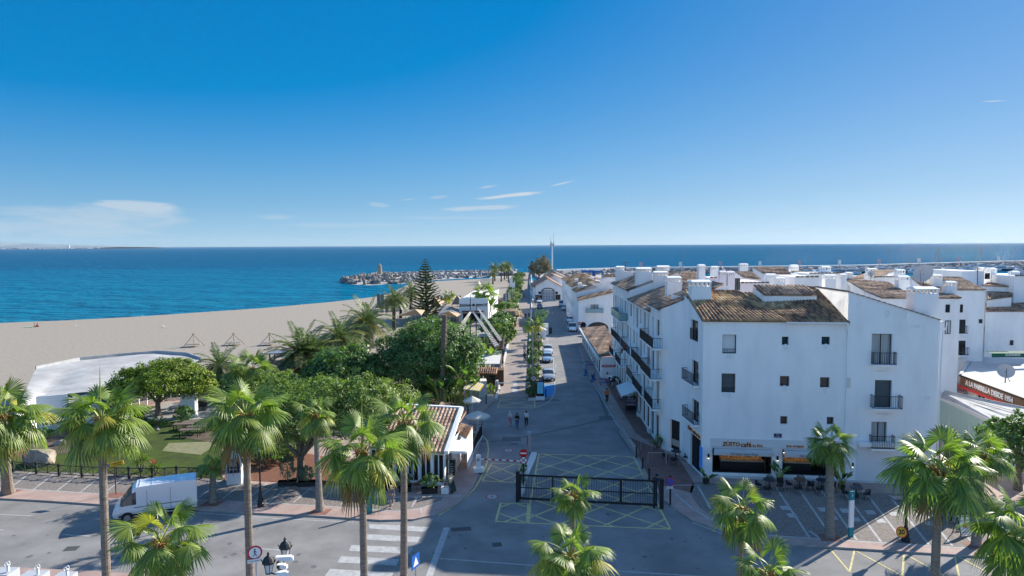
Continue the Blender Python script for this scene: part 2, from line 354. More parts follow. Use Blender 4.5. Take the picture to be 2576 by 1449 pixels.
# streaks of high cloud low over the horizon: (middle, half width, half height, slope, strength)
for px, py, hw, hh, sl, st in ((370, 523, 125, 15, .07, .62), (215, 545, 240, 32, .02, .42), (150, 570, 300, 30, .0, .30), (1284, 492, 80, 5, -.10, .85), (1215, 523, 92, 7, -.04, .55), (1232, 469, 30, 4, -.18, .5),
                               (1413, 462, 34, 2.4, -.22, .6), (1026, 502, 24, 2.4, -.1, .6), (1100, 496, 26, 5, -.12, .3), (695, 546, 46, 7, .02, .3), (952, 515, 24, 5, .1, .3), (2500, 254.5, 36, 1.3, .06, .95), (1160, 548, 240, 4, 0, .2), (900, 566, 200, 6, 0, .2)):
    a0, e0 = d2a(px, py); a1, _ = d2a(px+hw, py); _, e1 = d2a(px, py-hh); k = (a1-a0); q = (e1-e0)
    da = mth('SUBTRACT', az, a0); de = mth('ADD', mth('SUBTRACT', el, e0), mth('MULTIPLY', da, sl))
    r2 = mth('ADD', mth('POWER', mth('ABSOLUTE', mth('DIVIDE', da, k)), 2.0), mth('POWER', mth('ABSOLUTE', mth('DIVIDE', de, q)), 2.0))
    v = mth('ADD', mth('SUBTRACT', 1.0, r2), mth('MULTIPLY', nf, .9 if hh > 1.5 else .1)); v = mth('MULTIPLY', mth('MULTIPLY', v, 1.15, clamp=True), st)
    total = v if total is None else mth('MAXIMUM', total, v)
mx = N.new('ShaderNodeMix'); mx.data_type = 'RGBA'; L.new(total, mx.inputs[0]); L.new(hs.outputs[0], mx.inputs[6])
hz = N.new('ShaderNodeMapRange'); mx.inputs[7].default_value = (2.0, 2.2, 2.4, 1); L.new(mx.outputs[2], bg.inputs[0]); bg.inputs[1].default_value = .14
sd = bpy.data.lights.new('sun', 'SUN'); sd.energy = 4.1; sd.angle = R(.5); sd.color = (1, .93, .82)
so = bpy.data.objects.new('sun', sd); COL.objects.link(so)
sv = Vector((math.sin(R(SUN_AZ))*math.cos(R(SUN_EL)), math.cos(R(SUN_AZ))*math.cos(R(SUN_EL)), math.sin(R(SUN_EL))))
so.rotation_euler = sv.to_track_quat('Z', 'Y').to_euler(); so.location = (0, 0, 60)
SC.view_settings.view_transform = 'Standard'; SC.view_settings.look = 'None'; SC.view_settings.exposure = 1.2; SC.view_settings.gamma = 1
SC.cycles.max_bounces = 6; SC.cycles.sample_clamp_indirect = 6
# ---------------------------------------------------------------- sea
def seamat():
    m = bpy.data.materials.new('sea_water'); m.use_nodes = True; nt = m.node_tree; N = nt.nodes; L = nt.links; p = N['Principled BSDF']
    df = N.new('ShaderNodeBsdfDiffuse'); gs = N.new('ShaderNodeBsdfAnisotropic'); gs.inputs['Roughness'].default_value = .07; ms = N.new('ShaderNodeMixShader'); ms.inputs[0].default_value = .085; p.inputs['IOR'].default_value = 1.25; p.inputs['Specular IOR Level'].default_value = .2
    tc = N.new('ShaderNodeTexCoord'); s = N.new('ShaderNodeSeparateXYZ'); L.new(tc.outputs['Object'], s.inputs[0])
    mr = N.new('ShaderNodeMapRange'); mr.inputs[1].default_value = 150; mr.inputs[2].default_value = 900; L.new(s.outputs[1], mr.inputs[0])
    n0 = N.new('ShaderNodeTexNoise'); n0.inputs['Scale'].default_value = .012; n0.inputs['Detail'].default_value = 5
    mp = N.new('ShaderNodeMapping'); mp.inputs['Scale'].default_value = (.35, 1, 1); L.new(tc.outputs['Object'], mp.inputs[0]); L.new(mp.outputs[0], n0.inputs['Vector'])
    ad = N.new('ShaderNodeMath'); ad.operation = 'MULTIPLY_ADD'; ad.inputs[1].default_value = .5; L.new(n0.outputs['Fac'], ad.inputs[0]); L.new(mr.outputs[0], ad.inputs[2])
    r = N.new('ShaderNodeValToRGB'); e = r.color_ramp.elements; e[0].position = .18; e[0].color = (.006, .145, .225, 1); e[1].position = 1.2; e[1].color = (.0, .095, .20, 1)
    x = e.new(.45); x.color = (.001, .145, .255, 1); x = e.new(.8); x.color = (.0, .125, .235, 1); L.new(ad.outputs[0], r.inputs[0]); L.new(r.outputs[0], df.inputs[0])
    prev = None
    for sc_, st, dist, strch in ((1.1, 1, .9, (.45, 1, 1)), (.22, 1, 3.5, (.5, 1, 1)), (.045, .8, 9, (.4, 1, 1))):
        mm = N.new('ShaderNodeMapping'); mm.inputs['Scale'].default_value = strch; mm.inputs['Rotation'].default_value = (0, 0, .35); L.new(tc.outputs['Object'], mm.inputs[0])
        t = N.new('ShaderNodeTexNoise'); t.inputs['Scale'].default_value = sc_; t.inputs['Detail'].default_value = 4; L.new(mm.outputs[0], t.inputs['Vector'])
        b = N.new('ShaderNodeBump'); b.inputs['Strength'].default_value = st; b.inputs['Distance'].default_value = dist; L.new(t.outputs['Fac'], b.inputs['Height'])
        if prev: L.new(prev, b.inputs['Normal'])
        prev = b.outputs[0]
    L.new(prev, gs.inputs['Normal']); L.new(prev, df.inputs['Normal']); L.new(df.outputs[0], ms.inputs[1]); L.new(gs.outputs[0], ms.inputs[2]); L.new(ms.outputs[0], N['Material Output'].inputs[0]); N.remove(p); return m
mb = MB(); mb.add([(-30000, -200, -.6), (30000, -200, -.6), (30000, 45000, -.6), (-30000, 45000, -.6)], [(0, 1, 2, 3)]); struct(mb, 'sea', seamat())
# ---------------------------------------------------------------- land
ASPH = mat('asphalt', (.265, .257, .25), .9, n=.3, ns=.35, bump=.35, bs=45, spec=.2)
ASPHD = mat('asphalt_patch', (.15, .15, .155), .9, n=.2, ns=1, bump=.3, bs=45, spec=.2)
PROM = mat('promenade_asphalt', (.31, .262, .235), .9, n=.15, ns=.3, bump=.2, bs=30, spec=.2)
SAND = mat('beach_sand', (.345, .305, .255), .95, c2=(.285, .25, .205), ns=1.3, bump=1, bs=2.2, spec=.1)
WET = mat('wet_sand', (.25, .215, .17), .35, c2=(.17, .15, .12), ns=.3, bump=.2, bs=2, spec=.4)
PAVE = mat('pink_pavers', (.42, .31, .27), .85, c2=(.33, .235, .205), ns=.8, bump=.4, bs=12, spec=.2)
COB = mat('dark_cobbles', (.27, .235, .21), .85, c2=(.16, .14, .125), ns=6, bump=.8, bs=22, spec=.2)
KERB = mat('kerb_stone', (.38, .37, .35), .85, n=.3, ns=1.2, bump=.2)
GRASS = mat('lawn_green', (.075, .115, .022), .95, c2=(.05, .058, .025), ns=.45, bump=1, bs=18, spec=.1)
SOIL = mat('garden_soil', (.15, .115, .085), .95, c2=(.09, .07, .05), ns=1.2, bump=.8, bs=8, spec=.1)
GRAV = mat('white_gravel', (.42, .41, .39), .95, c2=(.26, .25, .24), ns=9, bump=1, bs=20, spec=.1)
MARKW = mat('white_road_paint', (.46, .46, .455), .8, n=.3, ns=3, spec=.2)
MARKY = mat('yellow_road_paint', (.66, .57, .27), .8, n=.3, ns=2.5, spec=.2)
BLUEP = mat('blue_bay_paint', (.05, .26, .55), .8, n=.2, ns=2, spec=.2)
REDP = mat('red_paving', (.28, .135, .10), .85, n=.3, ns=2)
mb = MB(); mb.prism([(-260, 5), (150, 5), (330, 150), (430, 330), (150, 340), (12, 335), (12, 500), (-14, 500), (-14, 330), (-30, 190), (-60, 150), (-120, 118), (-260, 90)], -3, -.03); struct(mb, 'ground', CONC)
mb = MB(); mb.sheet([(-90, 20), (90, 20), (90, 62), (16, 62), (15.5, 110), (17, 150), (20, 250), (4, 248), (3.2, 150), (2, 100), (-3, 90), (-6, 78), (-6, 60), (-90, 62)], 0); struct(mb, 'road', ASPH)
PX = lambda pts, z=0: [tuple(G(x, y, z))[:2] for x, y in pts]
# beach: dry sand falling to a wet edge
shore = [(-500, 842), (-150, 826), (0, 815.5), (70, 812), (178, 808), (355, 798.5), (533, 786), (671, 776.5), (838, 761), (894, 754.5), (950, 747.5), (985, 739), (1016, 724), (1040, 711)]
ss = [G(x, y, -.6) for x, y in shore]
inner = [Vector((p.x+.4, p.y-3.0*p.y/150, 0)) for p in ss]; wet = [Vector((p.x+.15, p.y-1.2*p.y/150, -.3)) for p in ss]
back = PX([(1301, 697), (1300, 712), (1290, 735), (1268, 765), (1240, 800), (1190, 850), (1000, 905), (900, 925), (700, 975), (520, 975), (430, 960), (120, 990), (-400, 1060), (-700, 1060)])
mb = MB(); mb.sheet([(p.x, p.y) for p in inner]+back, 0)
for i in range(len(ss)-1): mb.add([inner[i], inner[i+1], wet[i+1], wet[i]], [(0, 1, 2, 3)])
struct(mb, 'beach', SAND)
mb = MB()
for i in range(len(ss)-1):
    a, b = ss[i]+Vector((0, 9, -1.5)), ss[i+1]+Vector((0, 9, -1.5)); mb.add([wet[i]+Vector((0, 0, .004)), wet[i+1]+Vector((0, 0, .004)), ss[i+1], ss[i]], [(0, 1, 2, 3)]); mb.add([ss[i], ss[i+1], b, a], [(0, 1, 2, 3)])
struct(mb, 'wet_sand', WET)
mb = MB()
for k in range(46):                                      # thin broken line of foam where the water meets the sand
    i = random.uniform(0, 6.9); j = int(i); p = ss[j].lerp(ss[j+1], i-j); l = random.uniform(.8, 3.2); wv = random.uniform(.08, .35)
    t = (ss[j+1]-ss[j]).normalized(); q = Vector((-t.y, t.x, 0)); p = p+q*random.uniform(-.1, .9); mb.add([(*(p+t*l*math.cos(a)*.5+q*wv*math.sin(a))[:2], -.585) for a in [x*math.pi/4 for x in range(8)]], [tuple(range(8))])
struct(mb, 'foam', mat('sea_foam', (.75, .78, .8), .8))
def kerbed(name, pts, m, h=.12, kw=.0): 
    q = MB(); q.prism(PX(pts, h), -.02, h, 0, 1); struct(q, name, [m, KERB])
leftk = [(-250, 1246), (0, 1253), (100, 1258), (250, 1268), (504, 1280.6), (620, 1289), (800, 1297), (958, 1307.7), (1041, 1305.6), (1103.7, 1291), (1158, 1262), (1191, 1224), (1203.7, 1195)]
kerbed('left_sidewalk', leftk+[(1196, 1160), (1213, 1098), (1209, 1040), (1250, 1002), (1258, 960), (1255, 930), (900, 930), (300, 1020), (-300, 1080)], PAVE)
rightk = [(2700, 1408), (2576, 1405.6), (2342, 1391), (2113, 1376.5), (1905, 1362), (1824, 1337), (1741, 1308), (1703, 1282.7), (1668, 1255.6), (1624, 1208), (1603, 1149), (1570, 1091), (1535, 1030), (1499.6, 967), (1476.7, 921), (1459, 875), (1461, 866), (1470, 862), (1490, 860)]
kerbed('right_sidewalk', rightk+[(1540, 860), (1800, 960), (2500, 1060), (2900, 1080)], PAVE)
kerbed('near_sidewalk', [(-300, 1412), (0, 1425), (250, 1437), (640, 1462), (1200, 1500), (1240, 1900), (-300, 1900)], PAVE)
mb = MB(); Z = .124
L1 = lambda pts, wd, mi=0, z=Z: mb.line(PX(pts, .12), wd, z, mi)
# promenade surface and its kerbs
mb.prism(PX([(1252, 1000), (1270, 904), (1284.7, 841), (1301, 778), (1307, 748), (1314, 702), (1317, 685.5), (1334, 685.5), (1333, 726), (1337, 767), (1335, 815), (1331, 904), (1331, 960), (1330, 1000)], .02), -.02, .03); struct(mb, 'promenade', PROM)
mb = MB()
for pts in ([(1248, 1002), (1268, 904), (1283, 841), (1299.5, 778), (1305.5, 748), (1312.6, 702), (1316, 685.5)], [(1331, 904), (1335, 815), (1337.5, 767), (1333.5, 726), (1334.5, 685.5)]):
    q = [G(x, y, .3) for x, y in pts]
    for a, b in zip(q[:-1], q[1:]): mb.bar(a-Vector((0, 0, .16)), b-Vector((0, 0, .16)), .32, .36)
struct(mb, 'promenade_kerb', mat('white_kerb', (.62, .62, .60), .8, n=.15, ns=2))
# red strip + cobbles on the pavements
mb = MB(); mb.sheet(PX([(1905, 1345), (2576, 1388), (2576, 1262), (2400, 1247), (2180, 1240), (1775, 1215), (1755, 1212), (1740, 1218), (1735, 1240), (1760, 1278), (1825, 1322)], .12), .124)
mb.sheet(PX([(-100, 1180), (250, 1188), (500, 1200), (760, 1232), (955, 1255), (1115, 1247), (1110, 1262), (1060, 1280), (1000, 1287), (800, 1273), (500, 1258), (250, 1243), (0, 1228), (-100, 1225)], .12), .124); struct(mb, 'cobbled_paving', COB)
mb = MB(); mb.sheet(PX([(1477, 866), (1530, 866), (1616, 960), (1660, 1130), (1600, 1090), (1545, 1002), (1512, 940), (1489, 890)], .12), .124)
mb.sheet(PX([(1570, 1095), (1672, 1135), (1712, 1160), (1748, 1218), (1740, 1240), (1640, 1215), (1612, 1160)], .12), .124); struct(mb, 'red_brick_paving', mat('red_brick_paving', (.24, .125, .10), .85, c2=(.17, .09, .07), ns=1.5, bump=.5, bs=12))
# pavement markings
mb = MB(); Z = .128
for x0, y0, x1, y1 in [(1952+i*57, 1226+i*4.0, 2036+i*60, 1352+i*3.6) for i in range(10)]: L1([(x0, y0), (x1, y1)], .16, z=Z)
for x0, y0, x1, y1 in ((2036, 1335, 2078, 1365), (2095, 1338, 2122, 1363), (1755, 1222, 1788, 1280)): L1([(x0, y0), (x1, y1)], .16)
for cx, cy in ((1975, 1278), (1993, 1297), (2071, 1282), (2095, 1303), (2126, 1285), (2152, 1307), (2190, 1289), (2215, 1310), (2249, 1293), (2311, 1296), (2338, 1317), (2408, 1299), (2430, 1320)):
    mb.sheet(PX([(cx-15, cy-5), (cx+7, cy-5), (cx+15, cy+5), (cx-7, cy+5)], .12), .129)
L1([(1905, 1345), (2100, 1358), (2400, 1377), (2576, 1387)], .17); L1([(1763, 1220), (1676, 1221)], .14); L1([(1700, 1243), (1740, 1278), (1790, 1308), (1850, 1332), (1905, 1345)], .16)
L1([(-100, 1224), (0, 1227), (250, 1242), (500, 1257), (800, 1272), (1000, 1286), (1060, 1279), (1108, 1261)], .14); L1([(880, 1239), (955, 1253), (1160, 1247)], .14)
for i in range(17): L1([(20+i*58+(i*1.5), 1184+i*2.7), (-35+i*58+i*1.5, 1226+i*2.9)], .12)
for pts in ([(1054, 1245), (1036, 1275)], [(1058, 1277), (1061, 1293)], [(700, 1215), (640, 1262)]): L1(pts, .12)
L1([(1507, 967), (1548, 1012)], .12)
struct(mb, 'pavement_markings', MARKW)
# road markings
ym = MB(); wm = MB(); YZ = .006
Ly = lambda pts, wd=.15: ym.line(PX(pts), wd, YZ)
Lw = lambda pts, wd=.12: wm.line(PX(pts), wd, YZ)
def hatch(mm, poly, sp, wd, sl, z):
    n = len(poly); P_ = [Vector(p) for p in poly]; mm.line(poly+[poly[0]], wd, z)
    for dr in (Vector((1, sl)).normalized(), Vector((1, -sl)).normalized()):
        nn = Vector((-dr.y, dr.x)); ds = [p.dot(nn) for p in P_]; c = min(ds)+sp*.55
        while c < max(ds)-sp*.1:
            hits = []
            for i in range(n):
                a, b = P_[i], P_[(i+1) % n]; da, db = a.dot(nn)-c, b.dot(nn)-c
                if da*db < 0: hits.append(a.lerp(b, da/(da-db)))
            hits.sort(key=lambda q: q.dot(dr))
            for i in range(0, len(hits)-1, 2): mm.line([hits[i], hits[i+1]], wd, z+.0005*(1 if dr.y > 0 else 2))
            c += sp
hatch(ym, PX([(1355.4, 1142), (1593, 1148.5), (1686.7, 1331.4), (1330, 1316), (1334, 1266)]), 2.35, .15, .95, YZ)
hatch(ym, PX([(1259.6, 1266), (1329, 1267), (1325, 1316), (1247, 1312)]), 2.3, .15, .9, YZ)
hatch(ym, PX([(1236.7, 1165), (1311.7, 1168), (1295, 1214), (1213.8, 1209.8)]), 2.0, .14, 1.2, YZ)
hatch(ym, PX([(1259.6, 1004), (1345, 1003.5), (1345.8, 1026), (1251, 1025.6)]), 2.2, .11, .8, YZ)
hatch(wm, PX([(1397.5, 916), (1466, 916.5), (1468, 925), (1398.6, 925)]), 2.6, .11, .45, YZ)
Ly([(2088, 1381), (2137, 1439), (2149, 1386)], .12); Ly([(2155, 1387), (2269.6, 1449), (2274, 1397)], .12); Ly([(2282, 1397), (2372, 1447), (2400, 1470)], .12); Ly([(2402, 1398), (2412, 1449)], .12); Ly([(2530, 1410), (2550, 1449)], .12); Ly([(2410, 1400), (2500, 1449)], .12)
Ly([(1216, 1097), (1226, 1110), (1229, 1131), (1225, 1164), (1212.5, 1198), (1194, 1229), (1165, 1257), (1130, 1281), (1104, 1297)], .14)
Ly([(1214, 1030), (1254, 1003)], .1)
for a, b, c, d in (((927, 1318), (1079, 1326), (1068, 1338), (930, 1330)), ((912, 1343), (1058, 1351), (1050, 1365), (912, 1357)), ((884, 1371), (1039, 1378), (1030, 1393), (878, 1386)), ((858, 1399), (1004, 1407), (997, 1423), (849, 1415)), ((830, 1431), (991, 1441), (978, 1461), (816, 1451))):
    wm.sheet(PX([a, b, c, d]), YZ)
Lw([(1124, 1327), (1080, 1449), (1066, 1490)], .42); Lw([(1107, 1405), (1400, 1427), (1545, 1436), (1790, 1452)], .13); Lw([(156, 1345), (229, 1349)], .15); Lw([(-30, 1293), (83, 1298)], .12); Lw([(0, 1333), (8, 1334)], .12); Lw([(628, 1379), (720, 1385)], .13)
Lw([(1742, 1315), (1770, 1325), (1820, 1344)], .14); Lw([(300, 1274), (500, 1290), (700, 1305), (890, 1314)], .1); Lw([(1457.5, 870), (1459, 880), (1473, 921), (1495, 967), (1536.6, 1041), (1570, 1097), (1598, 1152), (1632, 1212), (1676, 1262), (1700, 1285)], .16)
Lw([(1395.5, 962), (1396.5, 981), (1388, 1003), (1375, 1015), (1347, 1026)], .14); Lw([(1390, 880), (1395.5, 962)], .12); Lw([(1319.6, 815), (1309.5, 932), (1327, 932)], .1)
Lw([(1376, 851), (1378, 865)], .1); Lw([(1414, 780), (1432, 838), (1440, 845), (1465, 848)], .12); Lw([(1432, 838), (1456, 846)], .1)
for i in range(7): Lw([(1364.5+i*.8, 778+i*9), (1371+i*.8, 778+i*9)], .12)
Lw([(1390, 783), (1390, 789)], .14); wm.sheet(PX([(1386.5, 786), (1393, 786), (1390, 790)]), YZ+.001)
bl = MB(); bl.sheet(PX([(1367.5, 968), (1395.5, 968), (1396.5, 981), (1390, 997), (1367.5, 997)]), .004); struct(bl, 'blue_parking_bay', BLUEP)
def ground_sign(px, py, r):
    p = G(px, py); a = MB(); st = 24
    for rr, z in ((r, .006), (r*.8, .008)):
        pass
    ring = MB(); n = 28
    vs = [(p.x+math.cos(2*math.pi*i/n)*q, p.y+math.sin(2*math.pi*i/n)*q*1.25, .006) for q in (r, r*.78) for i in range(n)]
    ring.add(vs, [(i, (i+1) % n, n+(i+1) % n, n+i) for i in range(n)]); disc = MB(); disc.add([(p.x+math.cos(2*math.pi*i/n)*r*.78, p.y+math.sin(2*math.pi*i/n)*r*.97, .006) for i in range(n)], [tuple(range(n))])
    fig = MB()
    for a_, b_ in (((0, .35), (0, -.1)), ((0, -.1), (.28, -.55)), ((0, -.1), (-.25, -.5)), ((0, .3), (.3, 0)), ((0, .3), (-.28, .05)), ((0, .38), (0, .55))): fig.line([(p.x+a_[0]*r, p.y+a_[1]*r*1.2), (p.x+b_[0]*r, p.y+b_[1]*r*1.2)], .1*r, .0095)
    struct(ring, 'road_sign_ring', mat('worn_red_paint', (.42, .09, .10), .8, n=.2, ns=3)); struct(disc, 'road_sign_disc', MARKW); struct(fig, 'road_sign_figure', BLACK)
ground_sign(1237.5, 1249.5, .5); ground_sign(1279, 1133, .5); ground_sign(1292.5, 990.5, .5)
for pts in ([(1292, 958), (1300, 958), (1302, 970), (1290, 970)], [(1288, 975), (1301, 975), (1302, 988), (1289, 988)]): wm.sheet(PX(pts, .03), .036)
struct(ym, 'yellow_road_markings', MARKY); struct(wm, 'white_road_markings', MARKW)
mb = MB(); mb.line(PX([(1232, 1112), (1290, 1104), (1350, 1093), (1470, 1067), (1530, 1052)]), .35, .002); mb.line(PX([(1466, 900), (1485, 940), (1510, 1000), (1530, 1052)]), .35, .0025); mb.line(PX([(1408, 875), (1560, 858)]), .15, .002)
for px, py, a, b in ((1288, 1105, 1.0, .9), (1527, 1052, .9, 1.0), (1378, 1007, 1.6, .7)): p = G(px, py); mb.sheet([(p.x-a, p.y-b), (p.x+a, p.y-b*.7), (p.x+a*.8, p.y+b), (p.x-a, p.y+b*.8)], .003)
struct(mb, 'asphalt_patches', ASPHD)
mb = MB(); rs = random.Random(11)                    # oil stains and dark spots of the roadway
for k in range(150):
    px, py = rs.choice(((rs.uniform(20, 1100), rs.uniform(1330, 1449)), (rs.uniform(1250, 1600), rs.uniform(1040, 1300)), (rs.uniform(1100, 2500), rs.uniform(1330, 1449)), (rs.uniform(1420, 1450), rs.uniform(880, 1000)))); p = G(px, py); s_ = rs.uniform(.04, .22)
    mb.sheet([(p.x+s_*rs.uniform(.6, 1.2)*math.cos(a), p.y+s_*rs.uniform(.6, 1.4)*math.sin(a)) for a in [x*math.pi/3.5 for x in range(7)]], .0018+k*1e-5)
struct(mb, 'oil_stains', ASPHD, 'stuff'); mb = MB()
for px, py, a, b in ((1294, 1117, .5, .3), (1160, 1331, 1.0, .45), (1020, 1303, 1.2, .5), (180, 1380, .6, .5), (1480, 1380, .5, .5), (1215, 1110, .4, .3), (620, 1230, .5, .5), (2060, 1368, .6, .3), (1250, 1370, .45, .45)):
    p = G(px, py, .0); mb.box((p.x, p.y, .004 if py > 1300 or px > 1200 else .126), (a*1.4, b*1.4, .006), .15)
struct(mb, 'drain_covers', mat('cast_iron', (.09, .09, .09), .7, metal=.3, bump=.5, bs=30))
mb = MB()
for dx in (0, 1.5, 40, 41.4): mb.line([tuple(G(x, y))[:2] for x, y in ((-100+dx, 985), (200+dx*1.3, 905), (450+dx, 858), (700+dx, 836), (900+dx*.6, 812))], .35, .004)
struct(mb, 'tyre_tracks', mat('disturbed_sand', (.27, .235, .19), .95, c2=(.33, .29, .24), ns=1.5, bump=1, bs=3))
# garden
kerb = MB(); kerb.sheet(PX([(-250, 1180), (0, 1183), (250, 1192), (560, 1206), (560, 1130), (700, 1060), (420, 1020), (100, 1040), (-250, 1060)], .1), .13); struct(kerb, 'lawn', GRASS)
mb = MB(); mb.sheet(PX([(372, 1062), (470, 1058), (560, 1050), (620, 1040), (540, 1020), (420, 1012), (360, 1040)], .1), .136); struct(mb, 'gravel_bed', GRAV)
mb = MB(); mb.sheet(PX([(30, 1150), (200, 1140), (260, 1110), (250, 1085), (60, 1090)], .1), .137); mb.sheet(PX([(450, 1100), (530, 1112), (620, 1100), (540, 1082)], .1), .138); mb.sheet(PX([(540, 985), (700, 1010), (980, 1010), (1150, 1015), (1235, 1000), (1255, 925), (900, 930), (600, 960)], .1), .134); struct(mb, 'garden_soil', SOIL)
mb = MB(); mb.sheet(PX([(408, 1135), (425, 1115), (525, 1112), (545, 1120), (505, 1145)], .1), .14); struct(mb, 'paved_path', mat('mossy_slab', (.24, .22, .13), .9, c2=(.16, .17, .07), ns=2, bump=.3))
mb = MB(); mb.sheet(PX([(560, 1206), (1000, 1230), (1000, 1180), (700, 1130), (620, 1150)], .1), .142); struct(mb, 'wooden_terrace', mat('terrace_boards', (.22, .10, .065), .8, n=.4, ns=4, stretch=(6, .6, 1)))
mb = MB(); mb.sheet(PX([(1208, 1029), (1252, 1001), (1240, 985), (1180, 995), (1170, 1030)], .1), .144); struct(mb, 'kiosk_paving', CONC)
for i, (px, py) in enumerate(((20, 1238), (291, 1245), (535, 1266), (805, 1287), (2087, 1352), (2455, 1372), (268, 1470), (612, 1490))):
    q = G(px, py, .12); mb = MB(); mb.sheet([(q.x-.8, q.y-.6), (q.x+.6, q.y-.6), (q.x+.8, q.y+.5), (q.x-.6, q.y+.5)], .131); struct(mb, 'tree_pit', REDP)
# far coast with its town
mb = MB(); n = 90; b0 = D(-160, 624, 9000); b1 = D(262, 621.5, 9000); vs = []; 
for i in range(n+1):
    t = i/n; x = b0.x+(b1.x-b0.x)*t; hh = 20+95*(1-t)**1.1*(.75+.25*math.sin(i*.35)+.12*math.sin(i*1.3))*(1 if t < .97 else .3)+random.uniform(-4, 4)
    vs += [(x, 8700, -1), (x, 8900, 8+hh*.25), (x, 9400, hh), (x, 10200, hh*.8), (x, 10600, -1)]
for i in range(n):
    for k in range(4): mb.f.append((i*5+k, (i+1)*5+k, (i+1)*5+k+1, i*5+k+1)); mb.m.append(0)
mb.v = vs; struct(mb, 'far_coast', mat('far_coast', (.16, .21, .24), .9, c2=(.12, .17, .21), ns=.002))  # hill colour tinted blue, painting in some of the distance haze
mb = MB()
for i in range(170):
    t = random.random()**.8; x = b0.x+(b1.x-b0.x)*t; y = random.choice((8720, 8760, 8850, 8950, 9050)); zz = {8720: 0, 8760: 2, 8850: 5, 8950: 12, 9050: 22}[y]*(1-t*.6)
    mb.box((x, y, zz+4), (random.uniform(10, 45), 12, random.uniform(8, 20)))
mb.box((b0.x+(b1.x-b0.x)*.86, 8760, 25), (16, 16, 50)); struct(mb, 'far_town', mat('far_town_white', (.5, .5, .5), .9), 'stuff')

# ---------------------------------------------------------------- sea air
if HAZE > 0:
    mb = MB(); mb.box((0, 5000, 80), (26000, 15000, 166)); hz_ = bpy.data.materials.new('sea_air'); hz_.use_nodes = True; n_ = hz_.node_tree.nodes; n_.remove(n_['Principled BSDF']); pv = n_.new('ShaderNodeVolumePrincipled'); pv.inputs['Color'].default_value = (.75, .88, 1, 1); pv.inputs['Density'].default_value = HAZE
    hz_.node_tree.links.new(pv.outputs[0], n_['Material Output'].inputs['Volume']); struct(mb, 'haze', hz_, 'stuff')
# ================================================================ vegetation
FANG = mat('fan_leaf_green', (.23, .30, .05), .42, isl=.5, spec=.5, trans=.42, c2=(.15, .23, .05), ns=1.5)
FANY = mat('fan_leaf_yellowing', (.42, .38, .07), .5, isl=.35, spec=.4, trans=.35)
FAND = mat('fan_leaf_dry', (.26, .15, .06), .8, isl=.3, trans=.15)
PETI = mat('petiole_green', (.26, .30, .07), .45, isl=.2)
BOOT = mat('orange_leaf_bases', (.38, .17, .05), .7, isl=.3)
TRNK = mat('ringed_palm_trunk', (.34, .29, .245), .9, c2=(.20, .165, .135), ns=3.5, bump=1, bs=9, stretch=(.6, .6, 6), spec=.1)
DTRK = mat('date_palm_trunk', (.13, .095, .065), .95, c2=(.05, .04, .03), ns=7, bump=1, bs=12, spec=.1)
PINN = mat('date_leaf_green', (.10, .15, .05), .45, isl=.4, spec=.5, trans=.3)
PINO = mat('date_leaf_olive', (.28, .26, .10), .55, isl=.35, spec=.4, trans=.3)
BARK = mat('grey_bark', (.20, .165, .13), .9, c2=(.10, .08, .06), ns=4, bump=.8, bs=8)
class NB:
    def __init__(s): s.V = []; s.Fq = []; s.M = []; s.n = 0
    def add(s, V, Fq, mi):
        s.V.append(V.reshape(-1, 3)); s.Fq.append(Fq+s.n); s.M.append(np.full(len(Fq), mi)); s.n += V.size//3
    def mesh(s, name, mats, smooth=False):
        V = np.concatenate(s.V).astype('f'); Q = np.concatenate(s.Fq).astype('i'); M = np.concatenate(s.M).astype('i')
        me = bpy.data.meshes.new(name); me.vertices.add(len(V)); me.vertices.foreach_set('co', V.ravel()); k = Q.shape[1]
        me.loops.add(Q.size); me.loops.foreach_set('vertex_index', Q.ravel()); me.polygons.add(len(Q)); me.polygons.foreach_set('loop_start', np.arange(0, Q.size, k, dtype='i')); me.polygons.foreach_set('loop_total', np.full(len(Q), k, 'i'))
        for m in mats: me.materials.append(m)
        me.polygons.foreach_set('material_index', M)
        if smooth: me.polygons.foreach_set('use_smooth', np.ones(len(Q), bool))
        me.update(calc_edges=True); me.validate(); return me
def nrm(v): return v/np.linalg.norm(v)
def strip(nb, P, w, side, mi, thick=None):          # flat tapered ribbon with a keel
    P = np.array(P); k = len(P); w = np.array(w)[:, None]; S = np.array(side)*w
    up = np.array([0, 0, -1])*w*.7
    V = np.stack([P-S, P+up, P+S], 1); q = []
    for i in range(k-1):
        for j in range(2): q.append((i*3+j, i*3+j+1, (i+1)*3+j+1, (i+1)*3+j))
    nb.add(V, np.array(q), mi)
